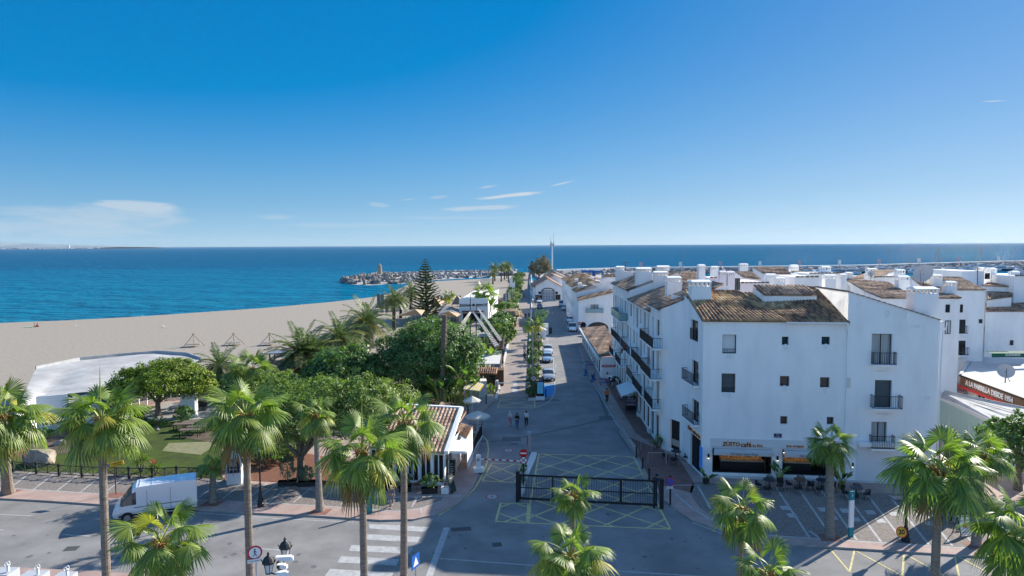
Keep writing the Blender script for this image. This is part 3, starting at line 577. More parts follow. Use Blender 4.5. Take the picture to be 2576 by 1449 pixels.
def frond(nb, base, az, el, lp, rb, droop, mi, r):
    d = np.array([math.cos(az)*math.cos(el), math.sin(az)*math.cos(el), math.sin(el)]); P = [np.array(base, float)]; k = 6; t = d.copy()
    for i in range(k): P.append(P[-1]+t*lp/k); t = nrm(t+np.array([0, 0, -droop*.16]))
    s = np.cross(t, [0, 0, 1.0]); s = nrm(s) if np.linalg.norm(s) > .05 else np.array([math.sin(az), -math.cos(az), 0]); s = nrm(s*math.cos(r.uniform(-.5, .5))+np.array([0, 0, 1])*r.uniform(-.35, .35))
    s = nrm(s-t*np.dot(s, t)); n = np.cross(s, t)
    strip(nb, P, np.linspace(.038, .018, k+1), s, 3)
    N_ = 30; ph = np.linspace(-2.15, 2.15, N_)+r.uniform(-.02, .02, N_); R_ = rb*(1-.22*(np.abs(ph)/2.15)**1.5)*r.uniform(.93, 1.03, N_); fold = .32+.2*r.random()
    dirs = np.cos(ph)[:, None]*t+np.sin(ph)[:, None]*s-(np.abs(np.sin(ph))**1.3*fold)[:, None]*n
    dirs /= np.linalg.norm(dirs, axis=1)[:, None]; tg = -np.sin(ph)[:, None]*t+np.cos(ph)[:, None]*s
    rr = np.array([.03, .35, .62, .82, 1.0]); dph = 4.3/(N_-1)*.5; ww = np.array([.03*dph, .35*dph, .55*dph, .30*dph, .04*dph])*1.02; ww[0] = .004
    C = P[-1][None, None]+dirs[:, None]*(R_[:, None]*rr)[:, :, None]; sag = droop*(.10*rr**2+.42*np.clip(rr-.55, 0, 1)**1.6)*rb*1.5
    C[:, :, 2] -= sag[None]*(.7+.6*r.random(N_))[:, None]
    sh = (1-.10*np.clip(rr-.5, 0, 1)*droop)[None, :, None]; C = P[-1]+(C-P[-1])*np.concatenate([sh, sh, np.ones_like(sh)], 2)
    Wd = tg[:, None]*(ww*rb)[None, :, None]; kl = n[None, None]*(ww*rb*.55)[None, :, None]
    V = np.stack([C-Wd, C+kl, C+Wd], 2); a = np.arange(N_)[:, None, None]*15+np.arange(4)[None, :, None]*3+np.arange(2)[None, None, :]; a = a.ravel()
    nb.add(V, np.stack([a, a+1, a+4, a+3], 1), mi)
def ptrunk(p0, p1, r0, r1, n=12, flare=1.5, wob=.0, seed=0):
    mb = MB(); r = random.Random(seed); k = max(8, int((p1[2]-p0[2])/.28)); pts = []; rs = []
    for i in range(k+1):
        t = i/k; pts.append((p0[0]+(p1[0]-p0[0])*t+wob*math.sin(t*3.1), p0[1]+(p1[1]-p0[1])*t, p0[2]+(p1[2]-p0[2])*t)); rs.append((r0+(r1-r0)*t)*(1+(flare-1)*math.exp(-t*(p1[2]-p0[2])/.7))*(1+.045*(i % 2)+r.uniform(-.02, .02)))
    mb.tube(pts, rs, n); return mb
def fan_palm(label, base, cz, cpx=None, lp=1.15, rb=1.05, tr=.19, nf=34, seed=1, yellow=.16, spike=0, name='fan_palm', cxy=None, flare=1.5, group='fan palms', low=-.75, zc=None):
    r = np.random.default_rng(seed); T = thing(name, label, 'palm', base, 0, group); bx = (cxy[0]-base[0], cxy[1]-base[1]) if cxy else (0, 0); h = cz-base[2]
    tb = ptrunk((0, 0, -.05), (bx[0], bx[1], h-.25), tr, tr*.78, flare=flare, seed=seed); part(tb, 'trunk', TRNK, T)
    nb = NB(); gold = 2.39996
    nf = int(nf*.86)
    for i in range(nf):
        t = (i+.5)/nf; el = math.asin(max(-1, min(1, 1.0-(1.0-low*.85)*t**1.05)))*.98+r.uniform(-.14, .14); az = i*gold+r.uniform(-.25, .25)
        dr = .38+.66*t+r.uniform(-.15, .25); mi = 0
        if t > .55 and r.random() < yellow*1.1: mi = 1
        if t > .88 and r.random() < .3: mi = 2
        if r.random() < .03: mi = 1
        sc = r.uniform(.8, 1.15)*(.75+.25*min(1, t*5))
        frond(nb, (bx[0]+.12*math.cos(az), bx[1]+.12*math.sin(az), h-.1+.25*(1-t)), az, el, lp*sc, rb*sc, dr, mi, r)
    part_obj = link('crown', nb.mesh('crown', [FANG, FANY, FAND, PETI], True), T)
    bt = MB()
    for i in range(26):
        az = i*gold; z = h-.55+.5*(i/26); bt.bar((bx[0]+.10*math.cos(az), bx[1]+.10*math.sin(az), z-.12), (bx[0]+(.26+.12*(i/26))*math.cos(az), bx[1]+(.26+.12*(i/26))*math.sin(az), z+.22), .09, .035)
    part(bt, 'leaf_bases', BOOT, T)
    if spike: sb = MB(); sb.tube([(bx[0], bx[1], h), (bx[0]+.02, bx[1], h+spike*.6), (bx[0]+.05, bx[1], h+spike)], [.05, .035, .008], 6); part(sb, 'new_spear', PETI, T)
    return T
GL = 'fan palms'
def FPm(label, cx, cy, d, **k):                       # crown seen at (cx, cy), distance d; the trunk stands right below
    c = D(cx, cy, d); b = k.pop('bpx', None)
    bs = G(b[0], b[1], .12) if b else Vector((c.x+k.pop('lean', 0), c.y, .12)); return fan_palm(label, tuple(bs), c.z, cxy=(c.x, c.y), **k)
FPm('tallest fan palm left of the white van, bare spear standing out of its crown', 254, 1052, 33, seed=2, lp=1.2, rb=1.18, nf=40, spike=2.6, tr=.21, yellow=.3, lean=-.1)
FPm('tall fan palm with its grey trunk just right of the white van', 617, 1042, 34, seed=3, lp=1.2, rb=1.18, nf=36, spike=.6, tr=.21)
FPm('fan palm over the zebra crossing with a very long pale spear and drooping fronds', 910, 1133, 32.5, seed=4, lp=1.25, rb=1.15, nf=34, spike=2.5, tr=.20, low=-.85, yellow=.25)
FPm('blue green fan palm whose trunk stands right of the zebra crossing palm', 1016, 1060, 37, seed=5, lp=1.3, rb=1.15, nf=36, tr=.21, lean=-.15, yellow=.05)
FPm('short thick fan palm at the left edge of the picture beside the lawn fence', 5, 1045, 50, bpx=(20, 1240), seed=6, lp=1.9, rb=1.75, nf=44, tr=.36, low=-.9, yellow=.25)
FPm('slender fan palm on the pavement by the planted hedge of the terrace', 793, 1040, 51.6, bpx=(805, 1285), seed=7, lp=1.05, rb=.95, nf=26, tr=.24, low=-.7)
FPm('bright low fan palm crown in front of the white van, cut by the lower frame', 405, 1362, 29, seed=8, lp=1.15, rb=1.02, nf=30, tr=.2, low=-.6, yellow=.02)
FPm('fan palm crown rising behind another one in front of the black gate', 1440, 1243, 37.5, seed=9, lp=.75, rb=.78, nf=24, tr=.2, low=-.6, spike=.9, yellow=.1)
FPm('large fan palm in front of the black gate, lowest of the two in the middle', 1434, 1398, 29.5, seed=10, lp=1.12, rb=1.05, nf=34, tr=.2, low=-.7, yellow=.05, lean=.1)
FPm('fan palm on the near pavement below the left window of the cafe', 1866, 1277, 35.5, seed=11, lp=1.05, rb=1.0, nf=28, tr=.17, low=-.75, yellow=.15, lean=-.1)
FPm('small fan palm crown at the bottom edge right of the middle, tip only showing', 1930, 1438, 31, seed=12, lp=.9, rb=.9, nf=24, tr=.18, low=-.5, yellow=.02)
FPm('dark fan palm on a stout tapering trunk in front of the ice cream window', 2088, 1112, 46.6, bpx=(2087, 1352), seed=13, lp=1.05, rb=1.0, nf=28, tr=.30, low=-.6, yellow=.03, flare=1.15)
FPm('largest fan palm of the right pavement, crown in front of the building corner', 2362, 1177, 30.5, seed=14, lp=1.35, rb=1.25, nf=42, tr=.21, low=-.75, yellow=.05, spike=.7)
FPm('fan palm standing behind the largest one beside the sandwich board', 2470, 1140, 45.2, bpx=(2455, 1372), seed=15, lp=1.15, rb=1.15, nf=30, tr=.28, low=-.7, flare=1.1, spike=.5)
FPm('fan palm cut by the right edge with big fronds reaching in', 2590, 1335, 29, seed=16, lp=1.45, rb=1.25, nf=34, tr=.2, low=-.7, yellow=.02)
FPm('young yellow green fan palm on a short stem by the rear of the van', 535, 1176, 52.8, bpx=(535, 1266), seed=17, lp=.6, rb=.75, nf=18, tr=.26, low=.1, flare=1.2, yellow=.2)
FPm('fan palm in front of the white beach club with dark lettering', 1218, 738, 188, bpx=(1217, 799), seed=18, lp=2.3, rb=2.2, nf=34, tr=.42, low=-.6, yellow=0)
FPm('small bright palm on the sand behind the tent peaks', 1130, 744, 225, bpx=(1130, 762), seed=19, lp=1.5, rb=1.6, nf=18, tr=.3, low=-.3, yellow=.8)
FPm('dwarf fan palm in the gravel bed by the picnic tables', 396, 1064, 76, bpx=(397, 1084), seed=20, lp=.6, rb=.8, nf=14, tr=.12, low=-.2)
FPm('yellowing palm among the clipped bushes of the median', 1345, 817, 132, bpx=(1346, 868), seed=21, lp=1.3, rb=1.3, nf=22, tr=.2, low=-.3, yellow=1)
FPm('low fan palm behind the second tall palm in the garden', 635, 925, 88, bpx=(635, 975), seed=22, lp=1.8, rb=1.9, nf=26, tr=.3, low=-.5)
# ---------------------------------------------------------------- date palms
def date_palm(label, base, cz, L_=3.4, tr=.3, nf=46, seed=1, nl=34, stems=((0, 0),), low=-.35, cxy=None, name='date_palm', group='date palms', oliv=.35, ll=.5):
    r = np.random.default_rng(seed); T = thing(name, label, 'palm', base, 0, group); h = cz-base[2]; bx = (cxy[0]-base[0], cxy[1]-base[1]) if cxy else (0, 0)
    nb = NB()
    for si, (sx, sy) in enumerate(stems):
        part(ptrunk((sx*.4, sy*.4, -.05), (sx+bx[0], sy+bx[1], h), tr, tr*.9, 10, 1.2, seed=seed+si), 'trunk', DTRK, T)
        for i in range(nf):
            t = (i+.5)/nf; el = math.asin(1-(1-low)*t)*.97; az = i*2.39996+r.uniform(-.2, .2); L0 = L_*r.uniform(.85, 1.08)*(1 if si == 0 else .8); d = np.array([math.cos(az)*math.cos(el), math.sin(az)*math.cos(el), math.sin(el)]); P = [np.array([sx+bx[0]+.1*math.cos(az), sy+bx[1]+.1*math.sin(az), h+.1])]; k = 9; tt = d.copy(); Ts = [tt]
            for j in range(k): P.append(P[-1]+tt*L0/k); tt = nrm(tt+np.array([0, 0, -.13-.07*t])); Ts.append(tt)
            P = np.array(P); Ts = np.array(Ts); s = nrm(np.cross(d, [0, 0, 1.0]) if abs(d[2]) < .995 else np.array([1., 0, 0])); strip(nb, P, np.linspace(.045, .01, k+1)*(L_/3.4), s, 2)
            u = np.linspace(.14, 1, nl)*k; i0 = np.clip(u.astype(int), 0, k-1); fr = (u-i0)[:, None]; C = P[i0]*(1-fr)+P[i0+1]*fr; TT = Ts[i0]; ln = ll*(L_/3.4)*np.sin(np.linspace(.5, 2.85, nl))**.6*1.25
            mi = 1 if (t > .55 and r.random() < oliv*1.6) or r.random() < .1 else 0
            for sg in (-1, 1):
                dd = TT*.75+s*sg*1.0+np.array([0, 0, .28])-np.array([0, 0, .5])*r.random((nl, 1)); dd /= np.linalg.norm(dd, axis=1)[:, None]; tip = C+dd*ln[:, None]; tip[:, 2] -= .12*ln; wd = TT*.040*(L_/3.4)*(34/nl)*1.3; mid = C*.5+tip*.5+np.array([0, 0, .03])
                V = np.stack([C-wd*.5, mid-wd, tip, mid+wd], 1); a = np.arange(nl)*4; nb.add(V, np.stack([a, a+1, a+2, a+3], 1), mi)
    link('crown', nb.mesh('crown', [PINN, PINO, PETI]), T); return T
def DP(label, cx, cy, bx, by, **k):
    b = G(bx, by, .1); c = D(cx, cy, b.y); return date_palm(label, tuple(b), c.z, cxy=(c.x, c.y), **k)
DP('date palm at the right end of the tented beach club, dark trunk in the gap', 552, 922, 550, 976, seed=31, L_=4.1, nf=40, tr=.42)
DP('big twin stemmed date palm beside the brown pergola', 758, 897, 760, 966, seed=32, L_=5.6, nf=60, tr=.45, stems=((0, 0), (1.3, .8)), nl=40)
DP('broad date palm between the twin stemmed one and the round ficus', 855, 852, 853, 905, seed=33, L_=5.6, nf=56, tr=.5, nl=38)
DP('tallest bushy date palm standing at the back of the garden by the sand', 921, 815, 924, 868, seed=34, L_=6.4, nf=66, tr=.55, nl=42)
DP('date palm left of the two in front of the straw parasols', 991, 754, 991, 830, seed=35, L_=4.3, nf=44, tr=.42)
DP('slim date palm tucked behind its neighbour near the straw parasols', 1008, 757, 1008, 800, seed=36, L_=3.6, nf=30, tr=.4)
DP('date palm on the sand just left of the tall araucaria', 1034, 733, 1034, 778, seed=37, L_=4.6, nf=38, tr=.5)
for i, (cx, cy, bx, by, l, lb) in enumerate(((1240, 686, 1240, 714.5, 2.6, 'short palm at the left of the beach row'), (1244, 670, 1245, 707, 3.0, 'leftmost tall palm of the beach row'), (1261, 672, 1261, 708.5, 2.9, 'tall palm standing alone in the middle of the beach row'),
        (1270, 667.5, 1269, 703.5, 3.0, 'farther palm of the close group in the beach row'), (1274, 668, 1275, 700.5, 2.8, 'most distant palm of the beach row'), (1277, 668.5, 1280, 711.5, 3.2, 'tall palm nearest the promenade in the beach row'))):
    DP(lb, cx, cy, bx, by, seed=40+i, L_=l*1.25, nf=26, tr=.35, nl=12, group='palms on the beach by the breakwater', low=-.6, ll=.8)
# ---------------------------------------------------------------- broadleaf trees
LEAFM = {
 'yg': mat('ficus_leaf_yellow_green', (.25, .30, .03), .55, isl=.6, spec=.3, trans=.35, c2=(.10, .17, .025), ns=.9),
 'dk': mat('ficus_leaf_dark_green', (.16, .26, .07), .5, isl=.65, spec=.4, trans=.38, c2=(.08, .16, .05), ns=.7),
 'gl': mat('glossy_leaf_green', (.17, .26, .06), .4, isl=.6, spec=.45, trans=.35, c2=(.07, .14, .04), ns=.8),
 'lt': mat('light_leaf_green', (.26, .33, .09), .5, isl=.55, spec=.35, trans=.38, c2=(.13, .20, .055), ns=.6),
 'rd': mat('russet_leaf', (.30, .23, .13), .7, isl=.5, trans=.2, c2=(.18, .14, .08), ns=.3),
 'bl': mat('blue_green_leaf', (.12, .18, .11), .5, isl=.5, trans=.15)}
def leaves(lobes, n, size, seed, gaps=.35, squash=1.0):
    r = np.random.default_rng(seed); nb = NB(); tot = sum(l[3]*l[4] for l in lobes)
    for (x, y, z, rx, rz) in lobes:
        k = int(n*rx*rz/tot); cl = max(6, int(k/90)); dv = r.normal(size=(cl, 3)); dv /= np.linalg.norm(dv, axis=1)[:, None]; dv[:, 2] = np.abs(dv[:, 2])*1.15-.35; dv /= np.linalg.norm(dv, axis=1)[:, None]
        rad = r.uniform(.72, 1.02, cl)[:, None]; cc = dv*rad; cr = r.uniform(.10, .26, cl)
        idx = r.integers(0, cl, k); o = r.normal(size=(k, 3)); o /= np.linalg.norm(o, axis=1)[:, None]; o *= r.random((k, 1))**.4; pts = cc[idx]+o*cr[idx][:, None]
        kf = k//3; f = r.normal(size=(kf, 3)); f /= np.linalg.norm(f, axis=1)[:, None]; f *= r.uniform(.55, .9, (kf, 1)); pts[:kf] = f
        pts = pts[pts[:, 2] > -.75]; C = pts*np.array([rx, rx, rz])+np.array([x, y, z]); m = len(C)
        nn = nrm_rows(pts+r.normal(size=(m, 3))*.55+np.array([0, 0, .25])); a = nrm_rows(np.cross(nn, r.normal(size=(m, 3)))); b = np.cross(nn, a); s = (size*r.uniform(.6, 1.3, m))[:, None]
        V = np.stack([C-a*s, C-b*s*.5, C+a*s, C+b*s*.5], 1); q = np.arange(m)*4; nb.add(V, np.stack([q, q+1, q+2, q+3], 1), 0)
    return nb
def nrm_rows(v): return v/np.maximum(np.linalg.norm(v, axis=1), 1e-6)[:, None]
def limbs(base, fork, tips, r0, r1=.1, seed=0):
    mb = MB(); r = random.Random(seed); f = Vector(fork); mb.tube([(0, 0, -.1), (f.x*.4, f.y*.4, f.z*.5), f], [r0*1.25, r0, r0*.85], 9)
    for t in tips:
        t = Vector(t); m = f.lerp(t, .5)+Vector((r.uniform(-.3, .3), r.uniform(-.3, .3), .25)); mb.tube([f-Vector((0, 0, .15)), m, t], [r0*.6, r0*.4, r1], 6)
        for _ in range(3): e = t+Vector((r.uniform(-1, 1), r.uniform(-1, 1), r.uniform(.2, 1)))*.9; mb.tube([m, e], [r1*.8, r1*.3], 5)
    return mb
def tree(name, label, cat, base, lobes, n, size, lm, seed, tr=.25, fork=None, group=None):
    T = thing(name, label, cat, base, 0, group); fz = fork if fork else min(l[2]-l[4]*.6 for l in lobes)
    part(limbs(base, (0, 0, max(.3, fz)), [(l[0]*.75, l[1]*.75, l[2]-.1*l[4]) for l in lobes], tr, tr*.3, seed), 'trunk', BARK, T)
    link('crown', leaves(lobes, n, size, seed).mesh('crown', [LEAFM[lm]]), T); return T
b = G(398, 1046, .1); tree('ficus_tree', 'rounded yellow green ficus beside the tented beach club', 'tree', b, [(1.0, 0, 4.2, 4.8, 2.5), (-2.7, -.5, 3.8, 2.7, 2.0), (4.4, 0, 3.7, 2.6, 2.1), (1, .8, 5.0, 3.6, 1.9)], 24000, .15, 'yg', 51, .3, 1.6)
b = G(1062, 1000, .1); tree('ficus_tree', 'largest dark green ficus with a dense domed crown behind the cut palm trunk', 'tree', b, [(1.3, 0, 6.0, 5.4, 4.3), (-3.2, .5, 5.4, 3.4, 3.6), (5.0, .3, 5.6, 3.2, 3.6), (1.2, 1, 7.4, 4.6, 3.0), (-1, -1.5, 4.2, 4.6, 3.2), (4.2, -1, 4.2, 3.6, 3.0)], 44000, .17, 'dk', 52, .45, 2.2)
b = G(868, 1020, .1); tree('rubber_tree', 'glossy leaved tree with orange tinged tips left of the large ficus', 'tree', b, [(0, 0, 4.6, 4.2, 3.2), (2.4, 0, 3.6, 2.8, 2.8), (-2.8, 0, 3.6, 2.6, 2.6), (0, -2, 3, 3.4, 2.2)], 14000, .26, 'gl', 53, .3, 1.5)
b = G(758, 1204, .12); tree('ficus_tree', 'spreading ficus with pale forked trunk standing in the cafe terrace', 'tree', b, [(-1.0, 0, 5.0, 3.4, 2.6), (2.4, .3, 5.4, 3.0, 2.8), (4.7, .8, 5.2, 2.6, 2.6), (-3.3, .3, 4.3, 2.4, 2.0), (1.2, 1.4, 6.8, 3.4, 2.1), (-1.8, 1.4, 6.3, 2.8, 1.9), (4.8, 2.5, 6.3, 3.0, 2.2)], 36000, .12, 'lt', 54, .34, 2.0)
b = G(1356, 703, 0); tree('dry_tree', 'russet half bare tree beside the end building of the promenade', 'tree', b, [(0, 0, 7, 6, 5), (3, 0, 9.5, 4.5, 4.5), (-3, 0, 5, 4, 3.5), (5, 0, 5, 4, 4)], 6000, .42, 'rd', 55, .5, 2)
b = G(2570, 1250, .12); tree('evergreen_tree', 'dark evergreen bush tree at the right edge above the palms', 'tree', b+Vector((.8, 1.5, 0)), [(0, 0, 3.6, 2.6, 2.4), (-1.6, 0, 4.6, 1.6, 1.3), (1.8, 0, 4.6, 2.0, 1.9), (.4, .5, 5.4, 1.3, 1.0)], 11000, .13, 'dk', 56, .3, 1.2)
b = G(1015, 1000, .1); tree('orange_tree', 'low dark tree filling the gap under the large ficus', 'tree', b+Vector((-4.5, 2, 0)), [(0, 0, 2.6, 3.0, 2.2), (-2.6, 1, 2.4, 2.2, 1.9)], 6000, .2, 'dk', 57, .25, 1)
def bush(label, px, py, rx, rz, lm, seed, n=1500, size=.09, zb=.12, pot=None, name='bush', group=None, cat='bush', d=None):
    b = D(px, py, d) if d else G(px, py, zb); T = thing(name, label, cat, b, 0, group)
    if pot: q = MB(); q.box((0, 0, pot[2]/2), pot, .1); part(q, 'planter', pot[3] if len(pot) > 3 else RATTAN, T) if False else None
    ph = pot[2] if pot else 0
    st = MB(); st.tube([(0, 0, 0), (0, 0, ph+rz)], .04, 5); part(st, 'stem', BARK, T)
    if pot: q = MB(); q.box((0, 0, pot[2]/2), pot[:3], .12); q.box((0, 0, pot[2]-.03), (pot[0]+.06, pot[1]+.06, .06), .12); part(q, 'planter', POTM, T)
    link('foliage', leaves([(0, 0, ph+rz*.85, rx, rz)], n, size, seed).mesh('foliage', [LEAFM[lm]]), T); return T
POTM = mat('black_planter', (.025, .025, .025), .6); POTW = mat('white_planter', (.75, .75, .73), .6)
for i, (lb, px, py, rx, rz, lm, pot) in enumerate((('cone shaped grey green bush in a long planter nearest the terrace tree', 724, 1221, .75, 1.15, 'bl', (1.5, .5, .4)), ('low planted bush right of the cone shaped one on the terrace edge', 772, 1222, .65, .75, 'bl', (1.4, .5, .4)),
        ('dark hedge plant in a planter beside the woman in the patterned dress', 965, 1232, .55, .6, 'dk', (1.1, .45, .4)), ('round light green plant in a planter right of the tall palm trunk', 1019, 1236, .5, .65, 'lt', (1.0, .45, .4)), ('bushy laurel in a black planter in front of the glazed cafe', 1081, 1240, .75, .6, 'dk', (1.3, .5, .45)))):
    bush(lb, px, py, rx, rz, lm, 60+i, 1700, .07, .12, pot, 'planter_bush', 'planted tubs along the left pavement')
bush('clipped round bush beside the garden picnic tables', 464, 1063, 1.1, 1.0, 'dk', 70, 2600, .1)
bush('tall laurel hedge in the shade beside the cash machine', 700, 1150, 3.2, 1.5, 'dk', 71, 7000, .12, name='hedge', cat='hedge')
bush('hedge plant behind the cash machine kiosk', 600, 1165, 1.5, 1.1, 'dk', 72, 2600, .11, name='hedge', cat='hedge')
bush('loose shrub beyond the lawn by the date palm trunk', 600, 985, 2.4, 1.6, 'lt', 73, 3800, .15)
bush('shrub thicket below the brown pergola roof', 700, 1000, 3.6, 2.0, 'lt', 74, 6000, .15)
bush('dark shrub at the foot of the tented club wall', 95, 1108, 1.3, .7, 'dk', 75, 1500, .1)
bush('leafy mound beyond the yellow green ficus', 520, 980, 2.2, 1.3, 'dk', 76, 3000, .15)
bush('wide planting right of the twin stemmed date palm', 815, 985, 3.0, 2.4, 'dk', 77, 5000, .17)
# hedge of the promenade edge and the clipped bushes of the median
for i, (px, py, rx, rz) in enumerate(((1275, 812, 3.6, 3.2), (1262, 838, 3.2, 2.8), (1290, 775, 3.0, 3.5), (1297, 748, 3.0, 3.6), (1268, 865, 2.6, 2.2), (1247, 850, 3.2, 2.6), (1302, 722, 3.5, 3.2), (1308, 700, 3.5, 2.2))):
    bush(('broad leaved planting beside the promenade opposite the palm', 'promenade shrub nearest the rope ladders', 'shrub thicket at the foot of the grey banner', 'promenade shrub behind the white flags', 'lowest shrub at the promenade edge by the terrace roof', 'shrub behind the rope ladders', 'shrub beside the orange awning on the promenade', 'low green clump at the far end of the promenade')[i], px, py, rx, rz, 'dk' if i % 2 else 'lt', 80+i, 2600, .26, .1, name='promenade_shrub', group='shrubs along the promenade')
MED = [(1362, 830, 1.9, 1.9, 4.4), (1345, 854, 1.3, 1.1, 2.6), (1348, 862, 1.4, .6, 1.6), (1340, 884, 1.0, .9, 1.6), (1354, 886, 1.0, .8, 1.9), (1337, 900, .9, .9, 1.3), (1351, 903, 1.2, .7, 1.2), (1341, 912, 1.1, .6, .9), (1339, 928, .85, .75, 1.7), (1350, 938, .8, .7, 1.0), (1338, 948, .85, .6, 1.1), (1343, 962, .9, .6, 1.4), (1335, 975, .75, .6, 1.1), (1346, 984, .75, .6, .9), (1338, 994, .8, .6, .7)]
mw = ['tall ball topped bush at the far end of the median', 'clipped ball just in front of the yellowing palm', 'flat clipped disc below the first ball', 'small ball bush left of the street lamp', 'small ball bush behind the street lamp', 'left ball bush level with the white car', 'right cushion bush level with the white car', 'wide low cushion bush beside the white car', 'dark ball bush beside the second parked car', 'round bush right of it beside the second parked car', 'dark low bush between the second and third cars', 'cushion bush by the long thin pole', 'dark bush beside the silver hatchback', 'low bush behind the round no parking sign', 'last bush of the median beside the information screen']
for i, (px, py, rx, rz, zc) in enumerate(MED):
    b = G(px, py, .4); T = thing('clipped_bush', mw[i], 'bush', b, 0, 'clipped bushes in the median strip'); st = MB(); st.tube([(0, 0, 0), (.05, 0, zc)], .07, 6); part(st, 'stem', BARK, T)
    link('foliage', leaves([(0, 0, zc*.75, rx, rz)], 2200, .085, 100+i).mesh('foliage', [LEAFM['dk']]), T)
def yucca(label, px, py, h, n, L_, seed, m=None, zb=.12, red=False):
    b = G(px, py, zb); r = np.random.default_rng(seed); T = thing('yucca_plant', label, 'plant', b, 0, 'spiky garden plants'); st = MB(); nb = NB()
    for sx, sz in ((0, h), (.35, h*.75), (-.3, h*.6)):
        st.tube([(sx*.3, 0, 0), (sx, 0, sz)], .07, 6)
        for i in range(n):
            az = i*2.4; el = math.asin(1-1.25*(i+.5)/n); d = np.array([math.cos(az)*math.cos(el), math.sin(az)*math.cos(el), math.sin(el)]); P = [np.array([sx, 0, sz])+d*L_*t-np.array([0, 0, .18*L_*t*t]) for t in (0, .4, .75, 1)]; s = nrm(np.cross(d, [0.01, 0, 1])); strip(nb, P, [.02, .03, .02, .003], s, 1 if red and sx == 0 and i < 8 else 0)
    part(st, 'stem', BARK, T); link('leaves', nb.mesh('leaves', [FANG, mat('red_bract', (.5, .06, .03), .6)]), T)
bush('light green shrub between the picnic tables and the terrace hedge', 640, 1045, 2.8, 2.0, 'lt', 412, 5000, .13)
bush('tall shrub right of the gravel bed', 575, 1012, 2.4, 1.7, 'dk', 413, 3500, .13)
bush('wide shrub behind the tall fan palm crown', 690, 1022, 3.4, 2.4, 'lt', 414, 6000, .14)
bush('pale bushy hedge left of the tiled cafe roof', 985, 1060, 3.0, 2.6, 'lt', 415, 6000, .12)
bush('dark undergrowth beneath the largest ficus', 1100, 1000, 4.2, 1.1, 'dk', 410, 4000, .16)
bush('low planting behind the tiled cafe roof', 1030, 1010, 3.5, 1.4, 'lt', 411, 3500, .16)
yucca('tall two headed yucca behind the lawn fence', 355, 1188, 1.5, 46, .95, 1); yucca('yucca with red tips right of the tall one behind the fence', 388, 1196, .9, 34, .75, 2, red=True)
yucca('tall spiky dracaena beside the clothes rack', 1601, 1030, 2.6, 60, .8, 3, zb=.12); yucca('dark dracaena in the white tub by the shop doors', 1655, 1128, 1.0, 36, .6, 4)
def banana(label, px, py, n, h, seed, m='gl', zb=.12, lf=1.6, pot=None, group='broad leaved plants', spread=.8):
    b = G(px, py, zb); r = np.random.default_rng(seed); T = thing('bird_of_paradise_plant', label, 'plant', b, 0, group); nb = NB(); st = MB()
    if pot: q = MB(); q.lathe([(.16, 0), (.26, .1), (.28, .4), (.24, .45)], n=12); part(q, 'pot', POTM, T)
    for i in range(n):
        az = r.uniform(0, 6.28); hh = h*r.uniform(.5, 1.0); bx = np.array([r.uniform(-spread, spread)*.7, r.uniform(-spread, spread)*.5, 0]); P = [bx, bx*1.2+np.array([0, 0, hh*.6]), bx*1.3+np.array([math.cos(az)*.25, math.sin(az)*.25, hh])]; st.tube(P, [.06, .045, .02], 5)
        d = nrm(np.array([math.cos(az)*.6, math.sin(az)*.6, r.uniform(.5, 1.4)])); s = nrm(np.cross(d, [0, 0, 1.0])); Q = []; L0 = lf*r.uniform(.7, 1.1); tt = d.copy(); q_ = P[-1]
        for k in range(7): Q.append(q_.copy()); q_ = q_+tt*L0/6; tt = nrm(tt-np.array([0, 0, .16]))
        strip(nb, Q, np.array([.02, .7, .95, 1, .85, .5, .03])*.24*lf/1.3, s, 0)
    part(st, 'stems', PETI, T); link('leaves', nb.mesh('leaves', [LEAFM[m]]), T)
for i, a in enumerate((('dense bird of paradise clump in front of the cut palm trunk', 1122, 1026, 14, 3.0, 'gl', 1.9), ('tall bird of paradise clump with pale trunks behind the tiled cafe roof', 1160, 1020, 15, 4.4, 'gl', 2.0), ('second bird of paradise clump nearest the street', 1188, 1010, 13, 3.6, 'gl', 1.8), ('bird of paradise clump under the striped awning corner', 1140, 1000, 9, 4.0, 'gl', 1.8), ('bird of paradise plant beside the wooden shed', 1226, 945, 16, 4.6, 'lt', 2.0), ('broad leaved plant at the barge restaurant entrance', 1212, 928, 9, 3.2, 'lt', 1.6), ('bright low plant behind the kiosk counter', 1224, 990, 7, .9, 'lt', .9), ('bright spiky plant beside the ticket post', 1238, 992, 8, .8, 'lt', .8), ('tall thin banana plant by the beach club wall', 1235, 815, 9, 5.5, 'gl', 2.4), ('banana clump at the foot of the ship mast', 1176, 838, 9, 2.5, 'gl', 2))): banana(*a[:5], 200+i, a[5], lf=a[6], spread=1.2 if i < 5 else .5)
for i, a in enumerate((('potted plant in a black pot at the cafe corner', 1776, 1216, 7, .7), ('tall potted plant between the two cafe windows', 1962, 1214, 10, 1.3), ('potted plant right of the dark fan palm', 2117, 1231, 12, 1.2))): banana(*a, 220+i, 'gl', lf=.9, pot=1, group='potted plants at the cafe', spread=.3)
# cactus
c = D(2411, 1108, 49.5); T = thing('cactus', 'pale columnar cactus clump behind the largest palm crown', 'cactus', (c.x, c.y, .12)); mb = MB()
for i in range(17): a = i*2.4; q = .16*math.sqrt(i); hh = c.z-.1+random.uniform(-.4, .7); mb.tube([(q*math.cos(a), q*math.sin(a), 0), (q*1.3*math.cos(a), q*1.3*math.sin(a), hh*.7), (q*1.5*math.cos(a), q*1.5*math.sin(a), hh)], [.12, .13, .05], 7)
part(mb, 'stems', mat('cactus_green', (.22, .24, .09), .7, n=.3, ns=5), T)
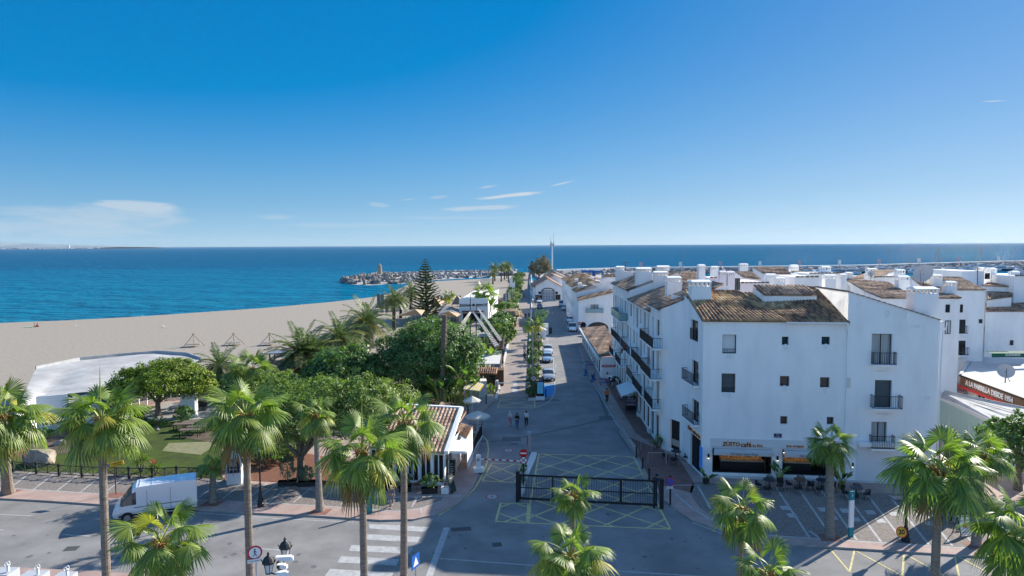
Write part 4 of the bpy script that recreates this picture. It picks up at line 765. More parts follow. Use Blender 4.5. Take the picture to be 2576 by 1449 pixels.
# araucaria
b = G(1074, 800, .1); T = thing('norfolk_pine', 'tall tiered norfolk pine rising above the beach club', 'tree', b); mb = MB(); Hh = D(1070, 652, b.y).z; mb.tube([(0, 0, 0), (-.2, 0, Hh*.6), (-.35, 0, Hh)], [.32, .2, .03], 8); nb = NB(); part(mb, 'trunk', BARK, T); r = np.random.default_rng(5); nt_ = 22
for k in range(nt_):
    t = k/(nt_-1); z = Hh*(.04+.95*t); rad = 5.2*(1-t)**.85+.35; nbr = 8
    for j in range(nbr):
        az = j*6.283/nbr+k*.5+r.uniform(-.15, .15); x0 = -.35*z/Hh; L0 = rad*r.uniform(.85, 1.1); d = np.array([math.cos(az), math.sin(az), .12]); P = [np.array([x0, 0, z])+d*L0*q+np.array([0, 0, .22*L0*(q*q-.25*q)*(1 if t < .8 else 2)]) for q in (0, .3, .6, .85, 1)]
        s = np.array([math.sin(az), -math.cos(az), 0]); strip(nb, P, [.04]*5, s, 0)
        for q in np.linspace(.15, 1, max(6, int(L0*8))):
            c0 = np.array([x0, 0, z])+d*L0*q+np.array([0, 0, .22*L0*(q*q-.25*q)])
            for sg in (-1, 1): dd = nrm(np.array([math.cos(az), math.sin(az), 0])*.8+s*sg+np.array([0, 0, r.uniform(.1, .5)])); ln = .55*(1.25-q*.6)*min(1, L0/2+.3); strip(nb, [c0, c0+dd*ln*.5, c0+dd*ln], [.09, .14, .05], nrm(np.cross(dd, [0, 0, 1])), 0)
link('crown', nb.mesh('crown', [mat('araucaria_green', (.11, .155, .07), .7, isl=.4, trans=.15)]), T)
# bare palm trunk
b = G(1111, 1018, .1); t_ = D(1118, 792, b.y); T = thing('cut_palm_trunk', 'tall bare palm trunk with its crown cut off in front of the ficus', 'tree trunk', b); part(ptrunk((0, 0, 0), (t_.x-b.x, 0, t_.z-.1), .30, .33, flare=1.2), 'trunk', mat('dead_trunk', (.27, .21, .16), .9, c2=(.12, .09, .07), ns=3, bump=1, bs=8, stretch=(.6, .6, 6)), T)
# ================================================================ buildings
DN = Vector((0, 0, 1))
def V3(x, y=0, z=0): return Vector((x, y, z))
# ---- big corner building of the right foreground: front a->b, street side c->a
A_ = V3(16.2, 57.5); B_ = V3(34.8, 55.3); C_ = V3(15.9, 62.8)
U_ = (B_-A_).normalized(); Nf = Vector((U_.y, -U_.x, 0))
T = thing('apartment_building', 'large white four storey corner house with cafe windows on its ground floor', 'building', (16.2, 57.5, 0))
def FF(px, py): return FP(px, py, A_, B_)
def rect(x0, x1, y0, y1, a=A_, b=B_):
    u0 = FP(x0, (y0+y1)/2, a, b)[0]; u1 = FP(x1, (y0+y1)/2, a, b)[0]; xm = (x0+x1)/2; return (u0, u1, FP(xm, y1, a, b)[1], FP(xm, y0, a, b)[1])
uj = FF(2129, 900)[0]; LB = (B_-A_).length; ze = 13.55
opsF = [(rect(1817.6, 1852.6, 842, 889.6), 'shut', 0), (rect(1815, 1850, 939.6, 987.6), 'blind', 0), (rect(1967, 1984, 847, 868), 'glass', 0), (rect(2066.8, 2088, 847, 867), 'glass', 0), (rect(1962, 1986, 946, 972), 'glass', 0), (rect(2063, 2087, 949, 975), 'glass', 0),
        (rect(1963, 1981, 1047, 1067), 'glass', 0), (rect(2080, 2097.6, 1049, 1068), 'glass', 0)]
zc0, zc1 = FF(1900, 1190)[1], FF(1900, 1127)[1]; q0 = FF(1792, 1160)[0]; q1 = FF(1941, 1160)[0]; q2 = FF(1968, 1160)[0]; q3 = FF(2105, 1160)[0]
sh1, sh2 = (q0, q1, .5, zc1), (q2, q3, .5, zc1)
opsR = [(rect(2190.8, 2242.5, 839.4, 918), 'curtain', 1), (rect(2198.8, 2241.8, 955.6, 1025), 'blind', 0), (rect(2189.7, 2229, 1060, 1128), 'curtain', 1)]
opsR2 = [(rect(2368, 2369, 1000, 1001), 'x', 0)]
wm_ = MB(); wall(wm_, A_, A_+U_*uj, 0, ze, ze, [o[0] for o in opsF]+[sh1, sh2], t=.32)
# right part: stands 12 cm proud, its top follows the sloping verge
Pj = A_+U_*uj+Nf*.12; PB = B_+Nf*.12; zj = 20-(734-612.8)*56.1/F; zB = 20-(806-611.9)*55.2/F; rsh = (lambda r: [(r[0]-uj, r[1]-uj, r[2], r[3]) for r in [o[0] for o in opsR]])
ops2 = rsh(0); garage = (FF(2152, 1180)[0]-uj, FF(2152, 1180)[0]-uj+5.6, .35, 3.6)
wall(wm_, Pj, PB, 0, zj, zB, ops2, t=.34)
wall(wm_, A_+U_*uj, Pj, 0, ze, ze, [], t=.1)
back = V3(0, 1)*9.5
wall(wm_, PB, PB+V3(.6, 9.5), 0, zB, zB, [])
# sloping gable wall above the tiled roof, left of the jog
gL = D(2051.6, 722, 63); wm_.add([(*(Pj.xy), ze-1), (*(Pj.xy), zj), (gL.x, gL.y, gL.z), (gL.x, gL.y, ze-1)], [(0, 1, 2, 3), (3, 2, 1, 0)])
# street side with sloping top
opsL = [rect(1738, 1756, 805, 857, C_, A_), rect(1740, 1757, 907, 965, C_, A_), rect(1741, 1758, 1006, 1062, C_, A_), (2.2, 5.0, .15, 3.15)]
wall(wm_, C_, A_, 0, 15.35, ze, opsL, t=.25)
CE = V3(14.5, 65.8); opsE = [(.35+.2, 1.05+.25, .5, 3.3)]; LE = (C_-CE).length
opsE = [(LE*.42, LE*.86, .45, 3.35)]; wall(wm_, CE, C_, 0, 13.75, 14.9, opsE, t=.3)
# rear and inner walls so that the house is closed
wm_.add([(PB.x+.6, PB.y+9.5, 0), (15.9, 68, 0), (15.9, 68, 15), (PB.x+.6, PB.y+9.5, 12)], [(0, 1, 2, 3)])
part(wm_, 'wall', WHITE, T, True)
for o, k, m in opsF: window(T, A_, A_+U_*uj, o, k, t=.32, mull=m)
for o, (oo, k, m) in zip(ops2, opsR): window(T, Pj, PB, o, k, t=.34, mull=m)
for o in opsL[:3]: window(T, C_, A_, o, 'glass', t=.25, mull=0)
# cafe shop windows: real room behind the opening
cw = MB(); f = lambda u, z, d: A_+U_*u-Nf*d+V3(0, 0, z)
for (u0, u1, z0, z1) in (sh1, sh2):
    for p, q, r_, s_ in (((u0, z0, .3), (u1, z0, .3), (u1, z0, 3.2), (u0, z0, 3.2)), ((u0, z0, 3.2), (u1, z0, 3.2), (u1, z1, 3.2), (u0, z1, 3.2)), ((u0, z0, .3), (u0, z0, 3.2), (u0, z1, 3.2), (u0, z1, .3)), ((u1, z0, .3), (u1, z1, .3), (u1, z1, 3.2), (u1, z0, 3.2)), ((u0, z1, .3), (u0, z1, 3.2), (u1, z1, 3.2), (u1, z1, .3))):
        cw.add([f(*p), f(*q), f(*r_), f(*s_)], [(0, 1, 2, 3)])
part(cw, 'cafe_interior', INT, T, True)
rzf = math.atan2(U_.y, U_.x)
cake = mat('glowing_pastry_rows', (.5, .30, .15), .6, c2=(.05, .03, .02), ns=5, emit=((.8, .4, .15), .03), contrast=(.46, .54)); GL2 = mat('counter_light', (.9, .8, .6), .5, emit=((1, .75, .45), 1.2))  # pastries given a faint glow of their own to show in the dark room
for (u0, u1, z0, z1), a0, a1 in ((sh1, .17, .93), (sh2, .08, .60)):
    w_ = u1-u0; c0 = MB(); um = u0+w_*(a0+a1)/2; cl = w_*(a1-a0); p = f(um, z0+.55, 1.3); c0.box(p-V3(0, 0, .18), (cl, .8, .74), rzf); part(c0, 'counter', mat('black_counter', (.02, .02, .022), .35), T, True)
    c1 = MB(); c1.box(f(um, z0+.77, 1.3), (cl, .9, .05), rzf); part(c1, 'counter_top', mat('stone_top', (.45, .42, .38), .3), T, True)
    c2 = MB(); c2.box(f(um, z0+1.06, 1.75), (cl*.96, .12, .5), rzf); c2.box(f(um, z0+.84, 1.4), (cl*.94, .6, .06), rzf); part(c2, 'pastry_display', cake, T, True)
    c3 = MB(); c3.box(f(um, z0+1.42, 1.6), (cl*.9, .06, .05), rzf); part(c3, 'display_lamp', GL2, T, True)
    fr = MB(); e = .07
    for u in (u0+.04, u1-.04, u0+w_*.9): fr.bar(f(u, z0+.05, .12), f(u, z1, .12), .08, .08, up=Nf)
    fr.bar(f(u0, z0+.03, .12), f(u1, z0+.03, .12), .08, .08); part(fr, 'shop_frame', DARKW, T, True)
bd = MB()
bd.box(f((FF(1788, 1110)[0]+uj)/2, FF(1900, 1115.5)[1], -.03), (uj-FF(1788, 1110)[0], .10, .74), rzf); part(bd, 'sign_band', mat('sign_band', (.68, .67, .66), .85, n=.05, ns=1), T, True)
zt = lambda px, py: FF(px, py)
gold = mat('gold_letter_edge', (.55, .36, .14), .5, emit=((1, .6, .2), .08))
def sign(s, px, py, size, bold=.01, a=A_, U=U_, N_=Nf, two=True, m=BLACK, off=.1, sp=1.0):
    u, z = FP(px, py, a, a+U*5); o = a+U*u+N_*off+V3(0, 0, z)
    if two: text(s, size, o+V3(.025, 0, -.015)-N_*.01, U, DN, gold, T, .01, 'letter_edge', bold+.004, space=sp)
    t = text(s, size, o+N_*.02, U, DN, m, T, .015, 'shop_lettering', bold, space=sp); return t
sign('ZÙSTO', 1839, 1116.5, .44, .012); sign('café', 1876, 1118.3, .56, .01); sign('by Eric', 1905.3, 1120.5, .31, .003)
sign('ice-cream', 1999.5, 1121.5, .36, .004); sign('coffee', 2045, 1122.2, .36, .004); sign('pastry', 2090, 1122.5, .36, .004)
aw = MB(); 
for (u0, u1, z0, z1) in (sh1, sh2):
    p = [f(u0+.12, z1-.02, -.05), f(u1-.1, z1-.02, -.05), f(u1+.05, z1-.22, -.55), f(u0+.02, z1-.22, -.55), f(u0+.02, z1-.54, -.56), f(u1+.05, z1-.54, -.56)]
    aw.add(p+[q-Vector((0, 0, .03)) if i < 4 else q+Nf*-.03 for i, q in enumerate(p)], [(0, 1, 2, 3), (3, 2, 5, 4), (9, 8, 7, 6), (9, 10, 11, 8)])
    aw.box(f((u0+u1)/2, z1+.03, -.14), (u1-u0, .16, .14), rzf)
part(aw, 'awning', mat('grey_awning', (.55, .53, .52), .8, n=.05, ns=1), T, True)
for px, py in ((1870, 1170), (2044, 1177)):
    u, _ = FP(px-1, 1140, A_, B_); z = zc1-.39; text('No Sugar Same Taste', .26, A_+U_*u+Nf*.61+V3(0, 0, z), U_, DN, mat('grey_lettering', (.12, .12, .13), .7), T, .006, 'awning_lettering')
lm = MB()
for px, py in ((1782, 1146), (1955.5, 1152), (2144, 1168)): u, z = FF(px, py); lm.box(f(u, z, -.09), (.13, .13, .34), rzf)
part(lm, 'wall_lamp', BLACK, T, True); q = MB()
for px, py in ((1782, 1146), (1955.5, 1152), (2144, 1168)): u, z = FF(px, py); q.box(f(u, z-.19, -.09), (.10, .10, .03), rzf)
part(q, 'lamp_glow', mat('lamp_glow', (1, .9, .8), .5, emit=((1, .85, .65), 1.6)), T, True)
u, z = FF(1956.5, 1095.5); sp_ = MB(); sp_.box(f(u, z, -.03), (.62, .05, .34), rzf); part(sp_, 'street_name_plate', mat('blue_plate', (.02, .03, .09), .4), T, True)
text('Avenida', .09, f(u, z+.08, -.06), U_, DN, SIGNW, T, .004, 'plate_lettering'); text('DE', .06, f(u, z, -.06), U_, DN, SIGNW, T, .004, 'plate_lettering'); text('Julio Iglesias', .09, f(u, z-.09, -.06), U_, DN, SIGNW, T, .004, 'plate_lettering')
sc = MB(); ui = FF(1779, 1140)[0]
sc.box(C_.lerp(A_, .985)+V3(-.06, -.05, 1.75), (.06, .7, 1.9), 0); part(sc, 'blue_menu_screen', mat('blue_screen', (.01, .08, .35), .3, emit=((.02, .2, .8), .12)), T, True)
# garage shutter of the right part
g = MB(); uu0, uu1 = garage[0], garage[1]; fr2 = lambda u, z, d: Pj+U_*u-Nf*d+V3(0, 0, z); g.box(fr2((uu0+uu1)/2, 1.9, .0), (uu1-uu0, .06, 3.3), rzf); part(g, 'roller_shutter', mat('shop_shutter', (.72, .72, .73), .6, n=.04, ns=20, stretch=(.01, .01, 1)), T, True)
g = MB(); g.box(fr2((uu0+uu1)/2-1.2, 3.45, -.3), (3.2, .5, .35), rzf); part(g, 'awning_box', WPAINT, T, True)
sw = MB(); sw.box(A_.lerp(B_, .5)+Nf*.2+V3(0, 0, .2), (LB, .12, .16), rzf); part(sw, 'plinth', mat('white_plinth', (.6, .6, .58), .8, n=.1, ns=2), T, True)
text('by Eric', .32, fr2(FF(2340, 1150)[0]-uj, 3.75, -.06), U_, DN, gold, T, .02, 'shop_lettering')
st = MB(); rs = random.Random(5)
for px, py, a, b in ((2230, 790, .28, .5), (2272, 792, .3, .5), (2300, 820, .5, .12), (2218, 932, .8, .1), (2222, 1040, .7, .14), (2212, 1139, .6, .12), (2160, 1150, .3, .5), (2330, 1000, .4, .3)):
    u, z = FF(px, py); o = f(u, z, -.123); st.plate(o, U_, DN, [(a*rs.uniform(.55, 1)*math.cos(t), b*rs.uniform(.5, 1)*math.sin(t)) for t in np.linspace(0, 6.28, 15)[:-1]], .003)
for px, py, a, b in ((1835, 897, .5, .25), (1832, 995, .5, .3), (1976, 873, .25, .35), (2076, 872, .25, .3), (1973, 978, .25, .35), (2075, 982, .25, .4)):
    u, z = FF(px, py); o = f(u, z, -.002); st.plate(o, U_, DN, [(a*rs.uniform(.55, 1)*math.cos(t), b*rs.uniform(.5, 1)*math.sin(t)) for t in np.linspace(0, 6.28, 15)[:-1]], .003)
part(st, 'plaster_stains', mat('weathered_render', (.84, .825, .80), .9, n=.16, ns=3, stretch=(1, 1, .3)), T, True)['kind'] = 'stuff'
# balconies of the front
for (x0, x1, yb, h, pr) in ((2190, 2246, 922, 1.0, .55), (2188, 2258, 1030, 1.05, .75), (2185, 2241, 1130, 1.05, .6)):
    u0 = FP(x0, yb, A_, B_)[0]-uj; u1 = FP(x1, yb, A_, B_)[0]-uj; z = FP(x0, yb, A_, B_)[1]+.25; railing(T, Pj, PB, u0, u1, z, pr, h)
for o in (opsF[0][0], opsF[1][0]): r_ = MB(); [r_.bar(f(u, o[2]+.02, .1), f(u, o[2]+.38, .1), .025, .025) for u in np.linspace(o[0]+.05, o[1]-.05, 9)]; r_.bar(f(o[0], o[2]+.38, .1), f(o[1], o[2]+.38, .1), .03, .03); part(r_, 'window_guard', IRON, T, True)
for x0, x1, yt, hh in ((0, 0, 0, 0),): pass
UL = (A_-C_).normalized()
for i, o in enumerate(opsL[:3]): railing(T, C_, A_, max(.05, o[0]-(1.3 if i else 0)), o[1]+(.2 if i else 0), o[2]+.02, .5 if i else .06, 1.0, slab=i > 0)
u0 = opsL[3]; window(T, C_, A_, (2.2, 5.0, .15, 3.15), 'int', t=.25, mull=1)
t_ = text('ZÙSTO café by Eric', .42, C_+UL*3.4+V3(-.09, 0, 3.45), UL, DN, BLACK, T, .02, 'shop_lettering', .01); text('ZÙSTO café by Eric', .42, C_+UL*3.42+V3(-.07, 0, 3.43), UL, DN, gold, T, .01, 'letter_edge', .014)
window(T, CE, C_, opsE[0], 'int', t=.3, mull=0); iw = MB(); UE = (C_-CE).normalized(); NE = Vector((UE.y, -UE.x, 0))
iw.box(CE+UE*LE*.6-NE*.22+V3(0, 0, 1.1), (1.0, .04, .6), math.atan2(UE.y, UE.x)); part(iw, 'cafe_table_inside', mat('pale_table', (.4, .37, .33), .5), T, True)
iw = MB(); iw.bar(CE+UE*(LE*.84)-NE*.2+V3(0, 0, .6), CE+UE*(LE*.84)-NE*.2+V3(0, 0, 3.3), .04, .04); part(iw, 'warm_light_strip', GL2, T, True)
# roofs
def rpart(T_, pts, m=TILE, s=.24, row=.42, h=.105): q = MB(); tiles(q, *pts, s=s, row=row, h=h); return part(q, 'roof', m, T_, True)
e0 = A_+V3(-.15, 0, ze+.02)+Nf*.22; rL = V3(16.0, 63.3, 15.75); k1 = FF(1979, 810)[0]; k2 = uj+.15
sl = (rL.z-e0.z)/(rL.y-e0.y)
def onr(x, y): return V3(x, y, e0.z+sl*(y-(e0.y+(x-e0.x)*math.tan(rzf))))
tl = lambda u: A_+U_*u+Nf*.22
rpart(T, [e0, onr(tl(k1).x, tl(k1).y), onr(tl(k1).x-2.1, 62.6), rL], TILEY, .33, .5, .14)
rpart(T, [onr(tl(k1).x+.02, tl(k1).y)-V3(0, 0, .12), onr(tl(k2).x, tl(k2).y)-V3(0, 0, .1), onr(gL.x, 62.3)-V3(0, 0, .12), onr(tl(k1).x-2.0, 62.4)-V3(0, 0, .12)], TILEY, .33, .5, .14)
gt = MB(); gt.bar(tl(k1-.1)+Nf*.08+V3(0, 0, ze-.08), tl(uj-.02)+Nf*.08+V3(0, 0, ze-.08), .14, .12); gt.tube([tl(uj-.1)+Nf*.05+V3(0, 0, ze-.1), tl(uj-.1)+Nf*.05+V3(0, 0, ze-.6)], .05, 6); part(gt, 'gutter', WPAINT, T, True)
up0 = D(1922.6, 742, 60.1); up1 = D(2056, 742.4, 60.1); up2 = D(2024, 718.6, 62.0); up3 = D(1894, 718.6, 62.0); rpart(T, [up0, up1, up2, up3], TILE, .33, .5, .13)
q = MB(); q.add([up0-V3(0, -.1, .05), up1-V3(0, -.1, .05), up1-V3(0, -.1, 1.6), up0-V3(0, -.1, 1.6), up3-V3(0, 0, .1), up3-V3(0, 0, 2), up2-V3(0, 0, .1), up2-V3(0, 0, 2)], [(3, 2, 1, 0), (0, 4, 5, 3), (1, 2, 7, 6), (4, 6, 7, 5)]); part(q, 'upper_wall', WHITE, T, True)
# verge of tiles and thickness of the sloping right part; its roof falls to the right behind the verge
vg = [gL, V3(Pj.x, Pj.y, zj), V3(PB.x, PB.y, zB)]; q = MB()
tiles(q, vg[2]+V3(.25, .3, -.1), vg[2]+V3(.5, 5, -.3), gL+V3(0, 2.2, -.1), gL+V3(0, .1, -.05), s=.3); part(q, 'roof', TILE, T, True)
q = MB()
for a, b in zip(vg[:-1], vg[1:]):
    n = int((b-a).length/.22)
    for i in range(n): p0 = a.lerp(b, i/n); p1 = a.lerp(b, (i+.96)/n); q.bar(p0+Nf*.05+V3(0, .1, .03), p1+Nf*.05+V3(0, .1, .06), .28, .05+.03*(i % 2))
part(q, 'verge_tiles', mat('verge_tiles', (.30, .24, .19), .9, c2=(.08, .065, .055), ns=3), T, True)
q = MB(); pr = PB+V3(.3, -.1, zB-.15); q.bar(pr+V3(-.1, 0, 0), pr+V3(-.1, 3, 0), .2, .14); q.tube([pr+V3(.2, 0, -.05), pr+V3(.15, 0, -.5), pr+V3(-.15, 0, -.8), pr+V3(-.2, 0, -4), pr+V3(-.2, 0, -12.5)], .06, 6); part(q, 'downpipe', WPAINT, T, True)
c = D(1760, 735, 61.5); chimney(T, (c.x, c.y), 1.75, 1.2, 14.5, 20-(707-615)*61.5/F, 0)
c = D(2324, 780, 57.5); chimney(T, (c.x+.2, c.y+.6), 1.9, 1.5, 12.6, 20-(725-612)*57.5/F, -.05)
nm = MB(); u, z = FF(2130.5, 962); nm.box(f(u+.1, z, -.10), (.26, .14, .85), rzf); part(nm, 'wall_niche', BEIGE, T, True)

# ---- street facade block (runs away from the camera along the street)
S0, S1 = V3(14.4, 65.9), V3(15.45, 104.5); US = (S1-S0).normalized(); NS = Vector((-US.y, US.x, 0))      # outward = towards the street
T = thing('apartment_block', 'white four storey row with black balconies along the street side', 'building', (14.4, 65.9, 0))
def us(px, py=900): return FP(px, py, S0, S1)[0]
segs = [(0, us(1637, 775), 13.75, .38), (us(1637, 775), us(1583, 750), 13.05, .36), (us(1583, 750), (S1-S0).length, 14.15, .36)]
fz = [(4.1, 6.6), (7.1, 9.6), (10.2, 12.6)]
wl = MB(); allw = []
for si, (u0, u1, ez_, sl_) in enumerate(segs):
    a, b = S0+US*u1, S0+US*u0; ops = []; L_ = u1-u0; n = max(2, int(L_/2.4)); 
    for fl in range(3):
        for k in range(n):
            c = L_*(k+.5)/n; wd = (.55, .75, .5, .8)[(k*3+fl+si) % 4]; tall = (k+fl+si) % 3 != 0
            if si == 2 and fl == 0 and c < 3: continue
            ops.append((c-wd, c+wd, fz[fl][0]-(0 if tall else -.8), min(fz[fl][1], ez_-.4), ('glass', 'curtain', 'blind', 'glass', 'shut')[(k+fl*2+si) % 5]))
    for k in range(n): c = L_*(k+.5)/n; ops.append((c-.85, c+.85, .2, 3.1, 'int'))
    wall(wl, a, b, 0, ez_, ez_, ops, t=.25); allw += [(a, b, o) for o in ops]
for i, (u0, u1, ez_, sl_) in enumerate(segs):              # party walls facing the camera, above the lower neighbour
    a = S0+US*u0; wd = 6.2
    if i == 0: wl.add([a+V3(0, .06, 0), a+V3(wd, -1.0, 0), a+V3(wd, -1.0, ez_+wd*sl_), a+V3(0, .06, ez_)], [(0, 1, 2, 3)])
    else: wl.add([a, a+V3(wd, 0, 0), a+V3(wd, 0, ez_+wd*sl_), a+V3(0, 0, ez_)], [(0, 1, 2, 3)])
    if i < 2 and segs[i+1][2] < ez_: b = S0+US*u1; wl.add([b, b+V3(wd, 0, 0), b+V3(wd, 0, ez_+wd*sl_), b+V3(0, 0, ez_)], [(3, 2, 1, 0)])
a = S0+US*segs[2][1]; wl.add([a, a+V3(6, 0, 0), a+V3(6, 0, 16.3), a+V3(0, 0, 14.15)], [(3, 2, 1, 0)])
wl.add([(21, 66, 0), (22, 104, 0), (22, 104, 12), (21, 66, 12)], [(0, 1, 2, 3)])
part(wl, 'wall', WHITE, T, True)
for a, b, o in allw: window(T, a, b, o, o[4], t=.25, mull=1 if o[1]-o[0] > 1.2 else 0)
for i, (u0, u1, ez_, sl_) in enumerate(segs):
    a = S0+US*u0+NS*.3+V3(0, 0, ez_-.05); b = S0+US*u1+NS*.3+V3(0, 0, ez_-.05); rpart(T, [b, a, a+V3(6.4, 0, 6.4*sl_), b+V3(6.4, 0, 6.4*sl_)], TILE, .34, .5, .13)
    g = MB(); g.bar(a-V3(.02, 0, .06), b-V3(.02, 0, .06), .12, .1); part(g, 'gutter', WPAINT, T, True)
# balconies: (px near, px far, rail foot height, projection)
for (x0, x1, z, pr, gl) in ((1667, 1630, 10.05, .9, 0), (1578, 1555, 10.05, 1.0, 1), (1665, 1636, 7.0, 1.05, 0), (1634, 1607, 7.0, .9, 0), (1606, 1580, 7.0, 1.0, 0), (1577, 1552, 7.0, .9, 0), (1664, 1640, 4.0, .8, 0), (1637, 1610, 4.0, .9, 0), (1606, 1590, 4.0, .7, 0), (1577, 1562, 4.0, .8, 0), (1557, 1546, 4.0, .8, 0)):
    u0, u1 = us(x0, 900)+.15, us(x1, 900)
    railing(T, S0+US*40, S0, 40-u1, 40-u0, z, pr, 1.0, glass=bool(gl), sp=.2 if u0 > 12 else .14)
sg = MB()
for (u0, u1, tx, m_) in ((1.6, 6.2, None, 0), (7.0, 12.5, 'CHANGE BND', 0), (14.5, 20, 'Carrera Club', 0), (24, 27, None, 1), (29, 32, None, 1)):
    p = S0+US*(u0+u1)/2+NS*.07+V3(0, 0, 3.45); sg.box(p, (.1, u1-u0, .5), -math.atan2(US.x, US.y))
    if tx: text(tx, .55, p+NS*.08, -US, DN, BLACK, T, .02, 'shop_lettering', .015)
    else: text('BOUTIQUE' if not m_ else 'ALE-HOP', .42, p+NS*.08, -US, DN, BLACK if not m_ else RED, T, .02, 'shop_lettering', .01) if False else None
part(sg, 'shop_sign_board', mat('pale_sign_board', (.62, .62, .61), .7), T, True)
for px0, px1, yt, d in ((1642.6, 1679, 684, 87), (1676, 1712, 697, 75), (1599, 1637.6, 675, 88), (1651, 1683, 670, 92), (1549, 1570, 671, 103)):
    c = D((px0+px1)/2, 700, d); chimney(T, (c.x, c.y), (px1-px0)/F*d, 1.1, 13.2, D((px0+px1)/2, yt, d).z)
g = MB(); c0 = D(1547, 683, 103); c1 = D(1597, 683, 101); g.box(((c0.x+c1.x)/2, 102.5, (14+c0.z)/2), (c1.x-c0.x, .4, c0.z-14)); part(g, 'parapet', WHITE, T, True)
g = MB(); g.prism([(14.6, 66.2), (15.9, 62.9), (22, 62), (24, 67), (16, 66.5)], 13.2, 13.3); part(g, 'flat_roof', CONC, T, True)
# shop annex with tiled roof
q0 = G(1515.8, 953.5); T = thing('shop_annex', 'single storey white shop with a brown tiled roof and red lettering', 'shop', (13.2, 100.5, 0))
a, b, c = V3(13.3, 101), V3(16.6, 100.6), V3(14.3, 139); w_ = MB(); wall(w_, a, b, 0, 3.3, 3.3, []); ops = [(i*3.6+1.0, i*3.6+3.6, .3, 2.6) for i in range(10)]; wall(w_, c, a, 0, 3.1, 3.3, ops, t=.2)
w_.add([c, c+V3(4, 0, 0), c+V3(4, 0, 3), c+V3(0, 0, 2.9)], [(3, 2, 1, 0)]); part(w_, 'wall', WHITE, T, True)
for o in ops: window(T, c, a, o, 'glass', t=.2, mull=1)
rpart(T, [c+V3(-.25, .3, 2.95), a+V3(-.25, .3, 3.35), b+V3(.3, .3, 3.85), V3(19.0, 139, 3.4)], TILE, .3)
e = MB(); e.bar(c+V3(-.35, 0, 2.85), a+V3(-.35, .3, 2.95), .5, .35); part(e, 'canopy', mat('canopy_white', (.65, .64, .6), .7), T, True)
text('ALE•HOP', .52, V3(14.35, 100.84, 1.95), (1, -.12, 0), DN, RED, T, .02, 'shop_lettering', .02)
# ---- generic white house with openings and tiled roofs
def rel(a, pts): return pts
def house(name, label, base, quads, roofs=(), chims=(), wins=(), m=WHITE, cat='house', rm=TILE, s=.3, group=None):
    """quads: wall polygons; roofs: 4 world points eave-eave-ridge-ridge"""
    T = thing(name, label, cat, base, 0, group); w_ = MB()
    for q in quads: w_.add(q, [tuple(range(len(q)))])
    part(w_, 'wall', m, T, True)
    for r_ in roofs: rpart(T, r_, rm, s, .45, .08)
    for c in chims: chimney(T, *c)
    for (a, b, o, k) in wins:
        window(T, a, b, o, k, t=-.03, mull=1)
    return T
def prismhouse(name, label, roofpx, d0, d1, zbot=0.0, chims=(), wins=(), m=WHITE, rm=TILE, cat='house', extra=(), s=.3, deep=None):
    """roof given as it stands in the survey: eave left, eave right (distance d0), ridge right, ridge left (distance d1)"""
    e0, e1, r1, r0 = [D(x, y, d) for (x, y), d in zip(roofpx, (d0, d0, d1, d1) if not deep else deep)]
    i = Vector((0, .12, -.06)); q = [[V3(e0.x+.1, e0.y+.15, zbot), V3(e1.x-.1, e1.y+.15, zbot), e1+i-V3(.1), e0+i+V3(.1)], [V3(e0.x+.1, e0.y+.15, zbot), e0+i+V3(.1), r0-V3(-.1, 0, .06), V3(r0.x+.1, r0.y, zbot)], [V3(e1.x-.1, e1.y+.15, zbot), V3(r1.x-.1, r1.y, zbot), r1-V3(.1, 0, .06), e1+i-V3(.1)], [V3(r0.x, r0.y, zbot), r0-V3(0, 0, .06), r1-V3(0, 0, .06), V3(r1.x, r1.y, zbot)]]
    cs = []
    for (x0, x1, yt, d) in chims: c = D((x0+x1)/2, yt, d); cs.append(((c.x, c.y), max(.5, (x1-x0)/F*d), .9, c.z-3.6, c.z))
    ws = []
    for (x0, x1, y0, y1, k) in wins:
        a = V3(e0.x+.1, e0.y+.15); b = V3(e1.x-.1, e1.y+.15); ws.append((a, b, rect(x0, x1, y0, y1, a, b), k))
    return house(name, label, (e0.x, e0.y, zbot), q+list(extra), [[e0, e1, r1, r0]], cs, ws, m, cat, rm, s)
def whitebox(name, label, x0, x1, yt, d, depth, zb=0, m=WHITE, chims=(), wins=(), parapet=True, cat='house'):
    a = D(x0, yt, d); b = D(x1, yt, d); T = thing(name, label, cat, (a.x, d, zb)); w_ = MB(); w_.box(((a.x+b.x)/2, d+depth/2, (zb+a.z)/2), (b.x-a.x, depth, a.z-zb)); part(w_, 'wall', m, T, True)
    if parapet:
        n = max(3, int((b.x-a.x)/.5)); q = MB()
        for i in range(n): q.tube([(a.x+(i+.1)*(b.x-a.x)/n, d-.05, a.z+.05), (a.x+(i+.9)*(b.x-a.x)/n, d-.05, a.z+.05)], .10, 5)
        part(q, 'coping_tiles', mat('verge_tiles', (.3, .24, .19)), T, True)
    for (p0, p1, y, dd) in chims: c = D((p0+p1)/2, y, dd); chimney(T, (c.x, c.y), max(.5, (p1-p0)/F*dd), .9, c.z-3.2, c.z, 0, m)
    for (p0, p1, y0, y1, k) in wins: window(T, V3(a.x, d), V3(b.x, d), rect(p0, p1, y0, y1, V3(a.x, d), V3(b.x, d)), k, t=-.03)
    return T
PH, WB = prismhouse, whitebox
